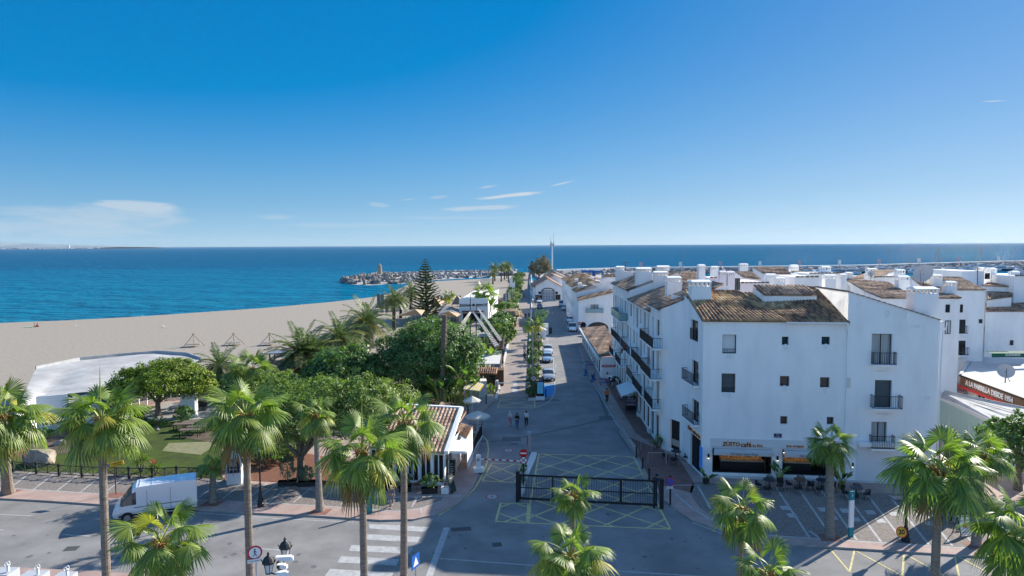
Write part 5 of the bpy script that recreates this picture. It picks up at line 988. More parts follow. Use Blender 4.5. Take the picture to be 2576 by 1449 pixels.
# behind the street row
PH('house', 'house roof with two chimneys right behind the first street roof', ((1700, 735), (1815, 738), (1770, 712), (1712, 708)), 76, 84, 6, chims=((1755.5, 1772, 667, 86), (1788, 1806, 671, 110)))
WB('house', 'pinkish terrace house with a red door behind the chimney of the corner house', 1770, 1935, 712, 84, 8, 6, WHITE2, chims=((1809, 1825, 683, 82), (1828, 1846, 684, 82)), wins=((1848, 1861, 700, 729, 'blind'),))
WB('house', 'low pinkish house with arched parapet holes between the roofs', 1785, 1815, 699, 88, 4, 8, WHITE2)
PH('house', 'long brown roof near the harbour right of the tall thin chimney', ((1922.6, 689), (1992.6, 688.6), (1969, 670.5), (1894, 671.5)), 112, 118, 6, chims=((1987, 2006, 667, 122), (1860, 1880, 664, 128)))
PH('house', 'small dark roof left of the tall thin chimney', ((1720, 700), (1760, 704), (1752, 684), (1711, 683)), 104, 110, 6)
PH('house', 'small roof in the shade right of the double chimney', ((1870, 697), (1915, 702), (1890, 683), (1849, 683)), 100, 106, 6)
WB('house', 'white terrace house with small parapet chimneys behind the upper roof', 2000, 2060, 697, 84, 6, 7, chims=((1925, 1950, 690, 86), (1950, 1972, 699, 84), (1988, 2005, 690, 90)))
WB('house', 'long white parapet wall sloping above the corner house roof', 2035, 2130, 688, 92, 5, 8, chims=((2065, 2087, 671, 96), (1987, 2007, 670, 116)))
PH('house', 'gabled house with a brown roof and domed parapet near the harbour basin', ((2142, 699), (2195, 701), (2253, 679), (2200, 680)), 98, 108, 7, chims=((2178, 2194, 688, 97), (2253, 2274, 679, 104), (2180, 2205, 676, 118)))
WB('house', 'plain white gable wall facing the camera below the domed parapet', 2182, 2254, 697, 99, 5, 7)
PH('house', 'long dark roof meeting the big chimney from the left', ((2175, 731), (2272, 731), (2235, 710), (2122, 700)), 82, 90, 7, chims=((2256, 2284, 695, 84), (2072, 2100, 692, 86), (2112, 2126, 690, 88), (2126, 2142, 686, 90)))
PH('tall_house', 'white house with a tiled roof right behind the big chimney', ((2220, 749.5), (2420, 749.6), (2380, 732), (2175, 731)), 73, 80, 0, chims=((2376, 2402, 709, 77),), wins=((2378, 2388, 766, 786, 'glass'), (2376, 2390, 806, 840, 'shut')), cat='house')
PH('tall_house', 'largest roofed white house at the right with sunlit patches on its wall', ((2330, 729), (2482, 729), (2416, 697), (2290, 696.5)), 88, 96, 0, chims=((2321, 2344, 686, 92), (2344, 2366, 692, 90)), wins=((2413, 2421, 766, 786, 'glass'), (2411, 2427, 804, 839, 'glass'), (2409, 2427, 857, 892, 'glass'), (2462, 2470, 803, 813, 'blind')), cat='house')
PH('tall_house', 'house at the right edge with a steep verge and a small box roof', ((2479, 783), (2640, 783), (2660, 735), (2480, 752)), 92, 100, 0, cat='house', wins=((2540, 2548, 856, 868, 'blind'),))
PH('house', 'small boxy roof beside the largest roofed house', ((2482, 754), (2548, 746), (2546, 733), (2482, 728)), 94, 98, 9)
WB('house', 'white terrace house with a barred window near the marina', 2420, 2476, 682, 100, 8, 0, chims=((2488, 2503, 676, 101),), wins=((2477, 2489, 687, 702, 'glass'),), parapet=False)
PH('house', 'reddish brown roof in the sun at the right edge', ((2470, 718), (2555, 722), (2552, 693), (2500, 704)), 97, 106, 8, rm=TILEP, chims=((2542, 2560, 683, 99), (2460, 2476, 674, 108), (2478, 2502, 675, 106)))
WB('house', 'white wall at the far right rising above the reddish roof', 2552, 2640, 694, 96, 8, 0)
WB('house', 'white wall under the reddish roof', 2420, 2640, 720, 98.5, 5, 0, parapet=False)
PH('house', 'low brown roof far behind near the harbour wall', ((2010, 700), (2080, 702), (2045, 684), (1990, 682)), 104, 112, 7)
PH('house', 'small brown roof just below the harbour wall on the left', ((1520, 696), (1560, 697), (1555, 690), (1515, 690)), 210, 220, 4)
PH('house', 'dark roof between the chimneys of the street row', ((1655, 700), (1745, 706), (1735, 688), (1660, 686)), 96, 104, 8)
# iron balconies on the right houses
def gat(x0, x1, y, d, T_): a = D(x0, y, d-.1); b = D(x1, y, d-.1); railing(T_, a, b, 0, (b-a).length, a.z, .5, 1.0, sp=.2)
for nmx in [o for o in COL.objects if o.get('label', '').startswith('largest roofed')]:
    gat(2408, 2428, 839, 88, nmx); gat(2409, 2431, 893, 88, nmx)
# ---- far row left of the tall facade
K0, K1 = D(1455, 800, 158), D(1540, 800, 158); gz0 = 20-(755-616)*158/F; gz1 = 20-(736-616)*158/F
T = thing('arched_house', 'white gabled house with a wide arched window and a glass balcony', 'house', (K0.x, 158, 0)); w_ = MB()
ka = V3(K0.x, 158); kb = V3(K1.x, 158); zg = (gz0, gz1)
arch1 = rect(1477, 1531, 810, 826, ka, kb); arch2 = rect(1460, 1474, 810, 830, ka, kb); wn = rect(1485.5, 1505.5, 766, 784, ka, kb)
wall(w_, ka, kb, 0, gz0, gz1, [(arch2[0], arch2[1], 0.1, arch2[3]), (arch1[0], arch1[1], .1, arch1[3]), wn], t=.35)
w_.add([ka, ka+V3(1.5, 40, 0), ka+V3(1.5, 40, gz0), ka+V3(0, 0, gz0)], [(3, 2, 1, 0)]); w_.add([kb, kb+V3(1.5, 14, 0), kb+V3(1.5, 14, gz1), kb+V3(0, 0, gz1)], [(0, 1, 2, 3)]); part(w_, 'wall', WHITE, T, True)
# arch spandrels
for (u0, u1, z1) in ((arch1[0], arch1[1], arch1[3]), (arch2[0], arch2[1], arch2[3])):
    q = MB(); n = 10; w2 = (u1-u0)/2; hh = min(w2, 1.6); 
    for sg_ in (-1, 1):
        poly = [(w2*sg_, 0)]+[(w2*sg_*math.cos(t), -hh+hh*math.sin(t)) for t in np.linspace(0, math.pi/2, n)]
        if sg_ < 0: poly = poly[::-1]
        q.plate((K0.x+u0+w2, 158.02, z1), (1, 0, 0), (0, 0, 1), poly, -.3)
    part(q, 'arch', WHITE, T, True)
    window(T, ka, kb, (u0, u1, .1, z1), 'glass', t=.35, mull=3)
window(T, ka, kb, wn, 'curtain', t=.35, mull=1); railing(T, ka, kb, wn[0]-1, wn[1]+1, wn[2]-.2, .9, 1.0, glass=True)
er0 = V3(K0.x-.4, 157.7, gz0-.1); er1 = V3(K1.x+.3, 157.7, gz1+.1)
rpart(T, [V3(K0.x+.6, 165, gz0+.1), er0, er1, V3(K1.x+1, 165, gz1+.3)], TILEY, .35)
T = thing('house_row', 'row of low white houses with lichen covered roofs behind the arched house', 'house', (K0.x, 166, 0)); w_ = MB()
sg_ = [(166, 176, 735, 1450, 1530), (177, 196, 722, 1440, 1540), (197, 225, 712, 1432, 1540)]
for i, (y0, y1, py, x0, x1) in enumerate(sg_):
    a = D(x0, py, y0); b = D(x1, py, y0); zt_ = a.z; wall(w_, V3(a.x, y1), V3(a.x, y0), 0, zt_, zt_, [((y1-y0)*(j+.5)/4-.7, (y1-y0)*(j+.5)/4+.7, zz, zz+1.6) for j in range(4) for zz in (.6, 4.1)], t=.3)
    w_.add([V3(a.x, y0), V3(b.x, y0), V3(b.x, y0, zt_+1.6), V3(a.x, y0, zt_)], [(0, 1, 2, 3)])
    rpart(T, [V3(a.x-.3, y1, zt_), V3(a.x-.3, y0, zt_), V3((a.x+b.x)/2, y0, zt_+1.8), V3((a.x+b.x)/2, y1, zt_+1.8)], TILEY, .4, .6, .1); rpart(T, [V3(b.x, y0, zt_), V3(b.x, y1, zt_), V3((a.x+b.x)/2, y1, zt_+1.8), V3((a.x+b.x)/2, y0, zt_+1.8)], TILE, .4, .6, .1)
    for j in range(4):
        for zz in (.6, 4.1): c_ = (y1-y0)*(j+.5)/4; window(T, V3(a.x, y1), V3(a.x, y0), (c_-.7, c_+.7, zz, zz+1.6), 'glass', t=.3, mull=0)
part(w_, 'wall', WHITE, T, True)
for (x0, x1, yt, d) in ((1467, 1474, 718, 168), (1455, 1462, 712, 172), (1497, 1507, 706, 178), (1447, 1453, 702, 186), (1486, 1493, 697, 190)): c = D((x0+x1)/2, yt, d); chimney(T, (c.x, c.y), (x1-x0)/F*d+.3, .8, c.z-2.6, c.z)
# ---- end building with big glazed door
y0 = 246; a = D(1342, 757, y0); b = D(1414, 757, y0); T = thing('end_building', 'low white hall with a pink tiled gable roof and a big arched glazed door', 'hall', (a.x, y0, 0)); w_ = MB(); ke = V3(a.x, y0); kf = V3(b.x, y0); ez0 = D(1342, 722, y0).z; mid = (ke+kf)/2; ridge = D(1373, 701, y0).z
dr = rect(1364, 1393, 730, 758, ke, kf); wx = [rect(1354.5, 1361, 733.5, 740, ke, kf), rect(1347, 1362, 742, 757, ke, kf), rect(1397, 1403.5, 733.5, 740, ke, kf), rect(1397, 1410, 741, 758, ke, kf)]
wall(w_, ke, kf, 0, ez0, ez0, [(dr[0], dr[1], .1, dr[3])]+[(r_[0], r_[1], max(.2, r_[2]), r_[3]) for r_ in wx], t=.3); w_.add([V3(a.x, y0, ez0), V3(b.x, y0, ez0), V3(mid.x, y0, ridge)], [(0, 1, 2)])
w_.add([kf, kf+V3(0, 60), kf+V3(0, 60, ez0), kf+V3(0, 0, ez0)], [(0, 1, 2, 3)]); w_.add([ke, ke+V3(0, 60), ke+V3(0, 60, ez0), ke+V3(0, 0, ez0)], [(3, 2, 1, 0)]); part(w_, 'wall', WHITE, T, True)
for r_ in wx: window(T, ke, kf, (r_[0], r_[1], max(.2, r_[2]), r_[3]), 'glass', t=.3, frame=DARKW, fw=.15)
d_ = MB(); f3 = lambda u, z, dd: ke+V3(u, dd, z); dw = dr[1]-dr[0]; d_.box(f3((dr[0]+dr[1])/2, dr[3]/2+.1, .25), (dw, .1, dr[3])); dd_ = part(d_, 'glazed_door', mat('grey_panes', (.25, .27, .3), .2, spec=.6), T, True); g = MB()
for i in range(5): g.box(f3(dr[0]+dw*i/4, dr[3]/2, .15), (.14, .1, dr[3]))
for i in range(8): g.box(f3((dr[0]+dr[1])/2, .2+dr[3]*i/7.3, .16), (dw, .1, .12))
part(g, 'door_bars', WPAINT, dd_, True); g = MB()
for i in range(12): t0, t1 = math.pi*i/12, math.pi*(i+1)/12; g.bar(f3((dr[0]+dr[1])/2+math.cos(t0)*dw*.53, dr[3]+math.sin(t0)*.9-.2, -.05), f3((dr[0]+dr[1])/2+math.cos(t1)*dw*.53, dr[3]+math.sin(t1)*.9-.2, -.05), .25, .3)
for u in (dr[0]-.15, dr[1]+.15): g.box(f3(u, dr[3]/2-.1, -.05), (.3, .15, dr[3]-.2))
part(g, 'door_arch', mat('dark_arch', (.05, .035, .04), .7), T, True)
for s_ in (0, 1):
    x = a.x-.6 if s_ == 0 else b.x+.6; p = [V3(x, y0-.6, ez0-.2), V3(x, y0+22, ez0-.2)]; r_ = [V3(mid.x, y0+22, ridge+.15), V3(mid.x, y0-.6, ridge+.15)]; rpart(T, p+r_ if s_ == 0 else [p[1], p[0], r_[1], r_[0]], TILEP, .5, .7, .12)
text('BANUS', 1.0, f3(wx[0][0]+.2, ez0-1.0, -.12), (1, 0, 0), DN, BLACK, T, .03, 'wall_lettering', .02) if False else None
for k, (yy, x0, x1, e, lb) in enumerate(((272, 1366, 1422, 706, 'second pink roofed hall behind the glazed hall'), (300, 1374, 1424, 698, 'third hall roof at the back beside the russet tree'))):
    aa = D(x0, e, yy); bb = D(x1, e, yy); mm = (aa+bb)/2; T = thing('hall', lb, 'hall', (aa.x, yy, 0)); w_ = MB(); rz_ = aa.z+2.2
    w_.add([V3(aa.x, yy), V3(bb.x, yy), V3(bb.x, yy, aa.z), V3(mm.x, yy, rz_), V3(aa.x, yy, aa.z)], [(0, 1, 2, 3, 4)]); w_.add([V3(bb.x, yy), V3(bb.x, yy+20), V3(bb.x, yy+20, aa.z), V3(bb.x, yy, aa.z)], [(0, 1, 2, 3)]); part(w_, 'wall', WHITE, T, True)
    rpart(T, [V3(aa.x-.5, yy-.5, aa.z), V3(aa.x-.5, yy+20, aa.z), V3(mm.x, yy+20, rz_), V3(mm.x, yy-.5, rz_)], TILEP, .6, .8, .12); rpart(T, [V3(bb.x+.5, yy+20, aa.z), V3(bb.x+.5, yy-.5, aa.z), V3(mm.x, yy-.5, rz_), V3(mm.x, yy+20, rz_)], TILEL, .6, .8, .12)
# ---- left cafe pavilion with tiled roofs
a = G(1050, 1218, .12); b = G(1122, 1222, .12); T = thing('cafe_pavilion', 'small white cafe with terracotta tiled roofs and tall glazed doors', 'cafe', tuple(a)); LFW = D(930, 1200, a.y+1.2)
w_ = MB(); A1 = V3(LFW.x, a.y+1.3, .12); B1 = V3(b.x-.1, b.y, .12); L_ = (B1-A1).length; n = 6; ops = [(L_*(i+.06)/n, L_*(i+.94)/n, .25, 2.75) for i in range(n)]; wall(w_, A1, B1, .12, 3.1, 3.1, ops, t=.15)
C1 = B1+V3(.9, 6.5); wall(w_, B1, C1, .12, 3.1, 3.1, [(.5, 3.2, .2, 2.6)], t=.15); part(w_, 'wall', WHITE, T, True)
for o in ops: window(T, A1, B1, o, 'int', t=.15, mull=1, frame=WPAINT, fw=.09)
window(T, B1, C1, (.5, 3.2, .2, 2.6), 'glass', t=.15, mull=1, frame=WPAINT)
U1 = (B1-A1).normalized(); rpart(T, [A1+V3(0, -.5, 2.9), B1+V3(.1, -.5, 2.9), B1+V3(.9, 5.8, 5.0), A1+V3(.6, 6.0, 5.0)], TILEL, .36, .5, .14)
g = MB(); g.bar(B1+V3(.2, -.55, 2.95), B1+V3(1.0, 5.9, 5.1), .34, .32); g.bar(A1+V3(.6, 6.1, 5.0), B1+V3(1.0, 6.0, 5.05), .3, .3); part(g, 'white_verge', WHITE, T, True)
p0 = D(1128, 1078, B1.y+7.6); p1 = D(1175, 1102, B1.y+4.0); p2 = D(1189, 1074, B1.y+7.0); p3 = D(1140, 1060, B1.y+9.5)
rpart(T, [p1, p2, p3, p0], TILEL, .28, .42, .1)
g = MB(); g.add([p0-V3(0, 0, .1), p1-V3(0, 0, .1), p1-V3(0, 0, .9), p0-V3(0, 0, 1.3)], [(3, 2, 1, 0)]); g.add([p1-V3(0, 0, .1), p2-V3(0, 0, .1), p2-V3(0, 0, 3), p1-V3(0, 0, 3)], [(3, 2, 1, 0)]); part(g, 'side_wall', WHITE, T, True)
q0_ = D(1092, 1040, B1.y+12); q1_ = D(1158, 1060, B1.y+9); q2_ = D(1173, 1037, B1.y+12.5); q3_ = D(1110, 1012, B1.y+16); rpart(T, [q1_, q2_, q3_, q0_], TILEL, .3, .45, .1)
g = MB(); cp = [D(1121, 1122, B1.y+.4), D(1172, 1134, B1.y+.2), D(1186, 1092, B1.y+5.2), D(1165, 1090, B1.y+5.4), D(1158, 1106, B1.y+3.6), D(1128, 1108, B1.y+3)]
zc_ = 2.95; cp = [V3(p.x, p.y, zc_) for p in cp]; g.add(cp+[p-V3(0, 0, .2) for p in cp], [tuple(range(6)), tuple(range(11, 5, -1))]+[(i, 6+i, 6+(i+1) % 6, (i+1) % 6) for i in range(6)]); part(g, 'white_canopy', mat('canopy_sheet', (.78, .78, .77), .7), T, True)
# ---- tented beach club at the left
T = thing('beach_club', 'long white tented beach club building at the left by the sand', 'building', (-48, 78, 0)); zr = 3.4
def Z(px, py, z): p = G(px, py, z); return p
f0, f1, f2, f3_ = Z(40, 1052, 3.1), Z(93, 1047, 3.1), Z(174, 1030, 3.1), Z(250, 1010, 3.1)
rim = [Z(90, 929, zr+.4), Z(200, 906, zr+.4), Z(300, 896, zr+.4), Z(398, 888, zr+.5), Z(470, 893, zr+.4), Z(505, 905, zr+.2)]
nr = [Z(40, 1045, 3.2), Z(93, 996, 3.3), Z(174, 990, 3.3), Z(250, 984, 3.3), Z(330, 985, 3.2), Z(400, 975, 3.2)]
q = MB(); n = 20; rows = 14; grid = []
for j in range(rows+1):
    v = j/rows
    for i in range(n+1):
        u = i/n*5; k = min(4, int(u)); p = nr[k].lerp(nr[k+1], u-k); r_ = rim[k].lerp(rim[k+1], u-k); c = p.lerp(r_, v); c.z += .25*math.sin(v*math.pi)*(.5+.5*math.cos(u*3.1))+.05*math.sin(v*7+u*3); grid.append(c)
q.add(grid, [(j*(n+1)+i, j*(n+1)+i+1, (j+1)*(n+1)+i+1, (j+1)*(n+1)+i) for j in range(rows) for i in range(n)]); part(q, 'tent_roof', mat('tent_canvas', (.46, .455, .445), .9, c2=(.32, .315, .305), ns=.35, bump=.5, bs=1.2), T, True, smooth=True)
WO = [(.4, 1.6, .6, 1.75), (.3, 1.9, .6, 1.75)]; w_ = MB(); w_.add([Z(40, 1110, .1), Z(93, 1110, .1), nr[1], V3(Z(40, 1110, .1).x, Z(40, 1110, .1).y, 3.3)], [(0, 1, 2, 3)])
pa = V3(*(Z(96, 1086, .1).xy)); pb = V3(*(Z(174, 1077, .1).xy)); pc = V3(*(Z(250, 1062, .1).xy)); wall(w_, pa, pb, .1, 3.2, 3.2, WO[:1], t=.15); wall(w_, pb, pc, .1, 3.2, 3.2, WO[1:], t=.15)
q = MB()
for i in range(5): q.bar(rim[i], rim[i+1], .15, .8)
part(q, 'rim_wall', mat('grey_rim', (.42, .43, .44), .8, n=.2, ns=1), T, True)
part(w_, 'wall', mat('white_boarding', (.74, .75, .75), .7, n=.12, ns=14, stretch=(.02, .02, 1)), T, True)
window(T, pa, pb, WO[0], 'glass', t=.15, frame=WPAINT, fw=.09)
window(T, pb, pc, WO[1], 'glass', t=.15, frame=WPAINT, fw=.09)
w_ = MB(); w_.bar(V3(*pa.xy, 2.95)+V3(0, -.1), V3(*pb.xy, 2.95)+V3(0, -.1), .2, 2.0); part(w_, 'fascia', MATS['white_boarding'], T, True); w_ = MB(); w_.bar(V3(*pb.xy, 2.8)+V3(.1, -.1), V3(*pc.xy, 2.8)+V3(0, -.1), .2, 1.4); part(w_, 'fascia', MATS['white_boarding'], T, True); w_ = MB(); w_.box(Z(476, 1015, 1.7), (1.6, 1.0, 3.2), .1); part(w_, 'pillar', MATS['white_boarding'], T, True)
w_ = MB()
for i in range(9): p = Z(330+i*20, 1030-i*5, .1); w_.box(p+V3(0, 0, 1.4), (.12, .12, 2.6))
part(w_, 'post', WPAINT, T, True)
# ---- beach club with dark lettering
a = D(1155, 800, 178); b = D(1254, 800, 178); T = thing('beach_restaurant', 'flat roofed white beach restaurant with dark lettering on its wall', 'restaurant', (a.x, 178, 0)); zt_ = D(1155, 751, 178).z; xb = D(1228, 800, 178).x; w_ = MB(); aa = V3(a.x, 178); bb = V3(xb, 178)
wall(w_, aa, bb, 0, zt_, zt_, [(1.0, 5.6, .1, 2.3)], t=.3); p = D(1255, 752, 215); wall(w_, bb, V3(p.x, 215), 0, zt_, zt_, [(6+i*5, 7.6+i*5, 1.8, 3.0) for i in range(5)], t=.2); w_.prism([(a.x, 178.3), (xb, 178.3), (p.x, 215), (a.x+2, 215)], zt_-.5, zt_-.4); part(w_, 'wall', WHITE, T, True)
for i in range(5): window(T, bb, V3(p.x, 215), (6+i*5, 7.6+i*5, 1.8, 3.0), 'glass', t=.2, mull=0)
window(T, aa, bb, (1.0, 5.6, .1, 2.3), 'int', t=.3)
text('BANUS ● BEACH', .92, V3((a.x+xb)/2, 177.93, D(1190, 768, 178).z), (1, 0, 0), DN, mat('dark_teal_letters', (.03, .05, .06), .6), T, .03, 'wall_lettering', .015)
g = MB(); g.box((a.x+3.6, 177.6, 2.75), (5.6, .6, .35)); part(g, 'red_flower_box', mat('red_flowers', (.35, .03, .05), .9, c2=(.05, .08, .03), ns=4), T, True)
def tent(label, pts, pk, m): 
    T_ = thing('tent_canopy', label, 'canopy', tuple(pts[0]), 0, 'sun sail canopies of the beach restaurant'); q_ = MB(); n_ = len(pts); q_.add(list(pts)+[pk], [(i, (i+1) % n_, n_) for i in range(n_)]); part(q_, 'canvas', m, T_, True); g_ = MB()
    for p_ in pts: g_.tube([V3(p_.x, p_.y, 0), p_], .06, 5)
    g_.tube([V3(pk.x, pk.y, 0), pk], .06, 5); part(g_, 'poles', WOODL, T_, True)
TAN = mat('tan_canvas', (.42, .32, .22), .9, n=.1, ns=1); GRC = mat('grey_canvas', (.24, .235, .22), .9, n=.1, ns=1)
tent('tan canopy over the terrace just behind the ficus crown', [Z(1098, 797, 2.6), Z(1150, 797, 2.6), Z(1160, 790, 2.7), Z(1105, 788, 2.7)], Z(1130, 783, 4.6), TAN)
tent('dark grey canopy left of the lettered wall', [Z(1102, 790, 2.8), Z(1154, 792, 2.8), Z(1156, 778, 2.8), Z(1108, 776, 2.8)], Z(1120, 768, 4.2), GRC)
tent('peaked beige canopy behind the flat roof', [Z(1136, 766, 3), Z(1170, 766, 3), Z(1168, 757, 3), Z(1138, 757, 3)], Z(1150, 743, 6), BEIGE)
tent('long tan canopy on the left half hidden by the tall pine', [Z(1000, 795, 2.6), Z(1060, 793, 2.6), Z(1070, 780, 2.6), Z(1020, 782, 2.6)], Z(1045, 778, 4.2), TAN)
tent('high tan canopy right of the tall pine', [Z(1082, 774, 2.8), Z(1110, 770, 2.8), Z(1118, 758, 2.8), Z(1088, 760, 2.8)], Z(1094, 748, 6), TAN)
# ---- pergola by the beach
a = Z(678, 968, .1); T = thing('wooden_pergola', 'brown wooden pergola with slatted roof by the date palms', 'pergola', tuple(a)); g = MB(); c0 = [Z(672, 915, 3), Z(742, 905, 3), Z(760, 925, 3), Z(690, 940, 3)]
for i in range(15): g.bar(c0[0].lerp(c0[1], i/14), c0[3].lerp(c0[2], i/14), .14, .1)
for i in range(4): g.bar(c0[i], c0[(i+1) % 4], .16, .2); g.bar(V3(c0[i].x, c0[i].y, 0), c0[i], .16, .16)
part(g, 'frame', WOOD, T, True)
a = Z(690, 900, 2.6); T = thing('lifeguard_shelter', 'small grey roofed timber shelter on the sand beside a white pole', 'shelter', tuple(Z(690, 925, .1))); g = MB(); c1 = D(688, 888, 118); g.box((c1.x+1.3, 119, c1.z), (4.4, 3.4, .18), .1); part(g, 'roof', GREY, T, True); g = MB()
for dx in (-.6, 3.2):
    for dy in (117.8, 120.2): g.box((c1.x+dx, dy, c1.z/2), (.22, .22, c1.z))
part(g, 'posts', WOOD, T, True)
p = Z(664, 965, .1); T = thing('white_pole', 'thin white pole in front of the timber shelter', 'pole', tuple(p)); g = MB(); g.tube([(0, 0, 0), (0, 0, D(664, 888, p.y).z)], .11, 8); g.box((0, 0, .1), (.4, .4, .2)); part(g, 'shaft', WPAINT, T)
# ---- barge restaurant with mast and rope ladders
T = thing('barge_restaurant', 'dark wooden terrace restaurant fitted out like a ship beside the promenade', 'restaurant', tuple(Z(1235, 905, 0))); g = MB()
for (x0, x1, y, z, d_, hh) in ((1196, 1262, 857, 2.9, 1.2, .25), (1190, 1268, 876, 2.2, 2.2, .2)): p = Z(x0, y, z); q_ = Z(x1, y, z); g.bar(p, q_, 3.2, hh)
dk = [Z(1196, 880, 3.2), Z(1265, 880, 3.2), Z(1268, 850, 3.2), Z(1200, 850, 3.2)]
for i in range(12): g.bar(dk[0].lerp(dk[3], i/11), dk[1].lerp(dk[2], i/11), .16, .14)
for i in range(4): g.bar(dk[i], dk[(i+1) % 4], .2, .3); g.bar(V3(dk[i].x, dk[i].y, 0), dk[i], .2, .2)
h0, h1 = Z(1250, 990, .1), Z(1263, 903, .1); L_ = (h1-h0).length; g.bar(h0+V3(0, 0, .5), h1+V3(0, 0, .5), .12, 1.0); part(g, 'hull_and_deck', mat('dark_ship_wood', (.09, .055, .035), .8, n=.4, ns=3), T, True)
g = MB(); r0_ = [Z(1196, 915, 3.1), Z(1257, 915, 3.1), Z(1260, 893, 3.4), Z(1196, 893, 3.4)]; g.add(r0_+[p-V3(0, 0, .08) for p in r0_], [(0, 1, 2, 3), (7, 6, 5, 4), (0, 4, 5, 1)]); part(g, 'white_awning', mat('cream_awning', (.6, .58, .55), .8, n=.1, ns=1), T, True)
rpart(T, [Z(1195, 940, 2.8), Z(1250, 940, 2.8), Z(1252, 925, 3.4), Z(1198, 925, 3.4)], TILEP, .3)
g = MB(); g.box(Z(1228, 952, 1.2)+V3(.5, 1.5, 0), (3.4, 2.2, 2.2)); part(g, 'wooden_shed', WOOD, T, True); g = MB(); g.box(Z(1229, 952, 1.5)+V3(.5, .38, 0), (.8, .1, .7)); part(g, 'shed_window', GLASS, T, True)
g = MB()
for (x, yt, yb, r_) in ((1183, 742, 838, .16), (1198, 766, 845, .14)):
    bb_ = G(x, yb+5, 0); tt_ = D(x, yt, bb_.y); g.tube([bb_, V3(tt_.x, tt_.y, tt_.z)], [r_, r_*.5], 7)
m1 = G(1183, 843, 0); 
for x0, x1, y in ((1133, 1228, 769),): g.tube([D(x0, 773, m1.y), D(x1, 764, m1.y)], [.05, .07], 5)
part(g, 'mast', mat('black_mast', (.015, .015, .02), .6), T, True)
def ladder(p0, p1, q0, q1, n, mname):
    l = MB(); k = 5
    for i in range(k): l.tube([p0.lerp(p1, i/(k-1)), q0.lerp(q1, i/(k-1))], .045, 4)
    for i in range(1, n): l.tube([p0.lerp(q0, i/n), p1.lerp(q1, i/n)], .04, 4)
    part(l, 'rope_ladder', mat('pale_rope', (.55, .52, .47), .9), T, True)
tp = D(1188, 784, 150); tp2 = D(1201, 777, 150)
ladder(tp, tp+V3(.4, .3, 0), D(1246, 874, 108), D(1256, 870, 112), 26, 0); ladder(tp2, tp2+V3(.4, .3, 0), D(1258, 860, 116), D(1264, 856, 120), 24, 0); ladder(tp-V3(.5), tp-V3(.2), D(1160, 812, 140), D(1168, 818, 140), 12, 0)
# ---- kiosk with striped awning
p = G(1190, 1010, .1); T = thing('kiosk', 'small kiosk with a yellow and white striped awning by the promenade entrance', 'kiosk', tuple(p)); g = MB(); k0 = Z(1165, 1008, .1); g.box(k0+V3(1.5, 2.6, 1.1), (2.8, 2.0, 2.2), .1); part(g, 'body', BEIGE, T, True); g = MB(); g2 = MB()
c0 = [Z(1165, 978, 2.4), Z(1206, 983, 2.3), Z(1218, 966, 2.7), Z(1182, 956, 3.0)]
for i in range(14):
    t0, t1 = i/14, (i+.99)/14; q_ = [c0[0].lerp(c0[1], t0), c0[0].lerp(c0[1], t1), c0[3].lerp(c0[2], t1), c0[3].lerp(c0[2], t0)]; (g if i % 2 else g2).add(q_+[x-V3(0, 0, .1) for x in q_], [(0, 1, 2, 3), (7, 6, 5, 4), (0, 4, 5, 1)])
part(g, 'awning_stripe_yellow', mat('yellow_stripe', (.65, .45, .06), .8), T, True); part(g2, 'awning_stripe_white', mat('white_stripe', (.7, .69, .64), .8), T, True)
g = MB()
for x, y in ((1168, 1009), (1207, 1002), (1216, 990)): q_ = Z(x, y, .1); g.box(q_+V3(0, 0, 1.2), (.15, .15, 2.4))
part(g, 'posts', WPAINT, T, True)
# ---- restaurant with written fascia and green glazed veranda at the right
T = thing('grill_restaurant', 'flat roofed restaurant with brown fascia lettering and a red stripe', 'restaurant', tuple(Z(2420, 1000, 0)))
zf = 4.2; P1 = Z(2416, 943, zf); P2 = Z(2640, 1025, zf); P3 = Z(2640, 905, zf+.6); P4 = Z(2448, 899, zf+.5); P5 = Z(2470, 898, zf+.5)
g = MB(); g.add([P1, P2, P3, P5, P4], [(0, 1, 2, 3, 4)]); g.add([P1-V3(0, 0, .15), P4-V3(0, 0, .15), P5-V3(0, 0, .15), P3-V3(0, 0, .15), P2-V3(0, 0, .15)], [(0, 1, 2, 3, 4)]); g.bar(P1, P4, .3, .3); part(g, 'roof', mat('white_membrane', (.52, .53, .54), .8, n=.12, ns=.6), T, True)
UF = (P2-P1); UF.z = 0; LF = UF.length; UF.normalize(); NF = Vector((UF.y, -UF.x, 0)); g = MB(); g.add([P1, P2, P2-V3(0, 0, 1.15), P1-V3(0, 0, 1.15)], [(3, 2, 1, 0)]); part(g, 'fascia', mat('brown_fascia', (.22, .12, .07), .7), T, True)
g = MB(); g.bar(P1+NF*.05+V3(0, 0, -.05), P2+NF*.05-V3(0, 0, .05), .15, .18); part(g, 'dark_gutter', BLACK, T, True); g = MB(); g.bar(P1+NF*.15-V3(.2, 0, 1.25), P2+NF*.15-V3(0, 0, 1.25), .3, .22); part(g, 'red_stripe', mat('red_stripe', (.6, .03, .03), .5), T, True)
text('A LA PARRILLA DESDE 1954', .78, P1+UF*6.1+NF*.05-V3(0, 0, .68), UF, DN, SIGNW, T, .03, 'fascia_lettering', .03)
g = MB(); W0_ = P1-V3(0, 0, P1.z)-NF*.3+UF*1.2; W1_ = P2-V3(0, 0, P2.z)-NF*.3; wall(g, W0_, W1_, 0, 3, 3, [(2+i*2.0, 3.7+i*2.0, 1.0, 2.6) for i in range(8)], t=.15); g.add([V3(*W0_.xy), V3(*W0_.xy, 3), V3(P4.x, P4.y, 3), V3(P4.x, P4.y)], [(0, 1, 2, 3)]); part(g, 'wall', BEIGE, T, True)
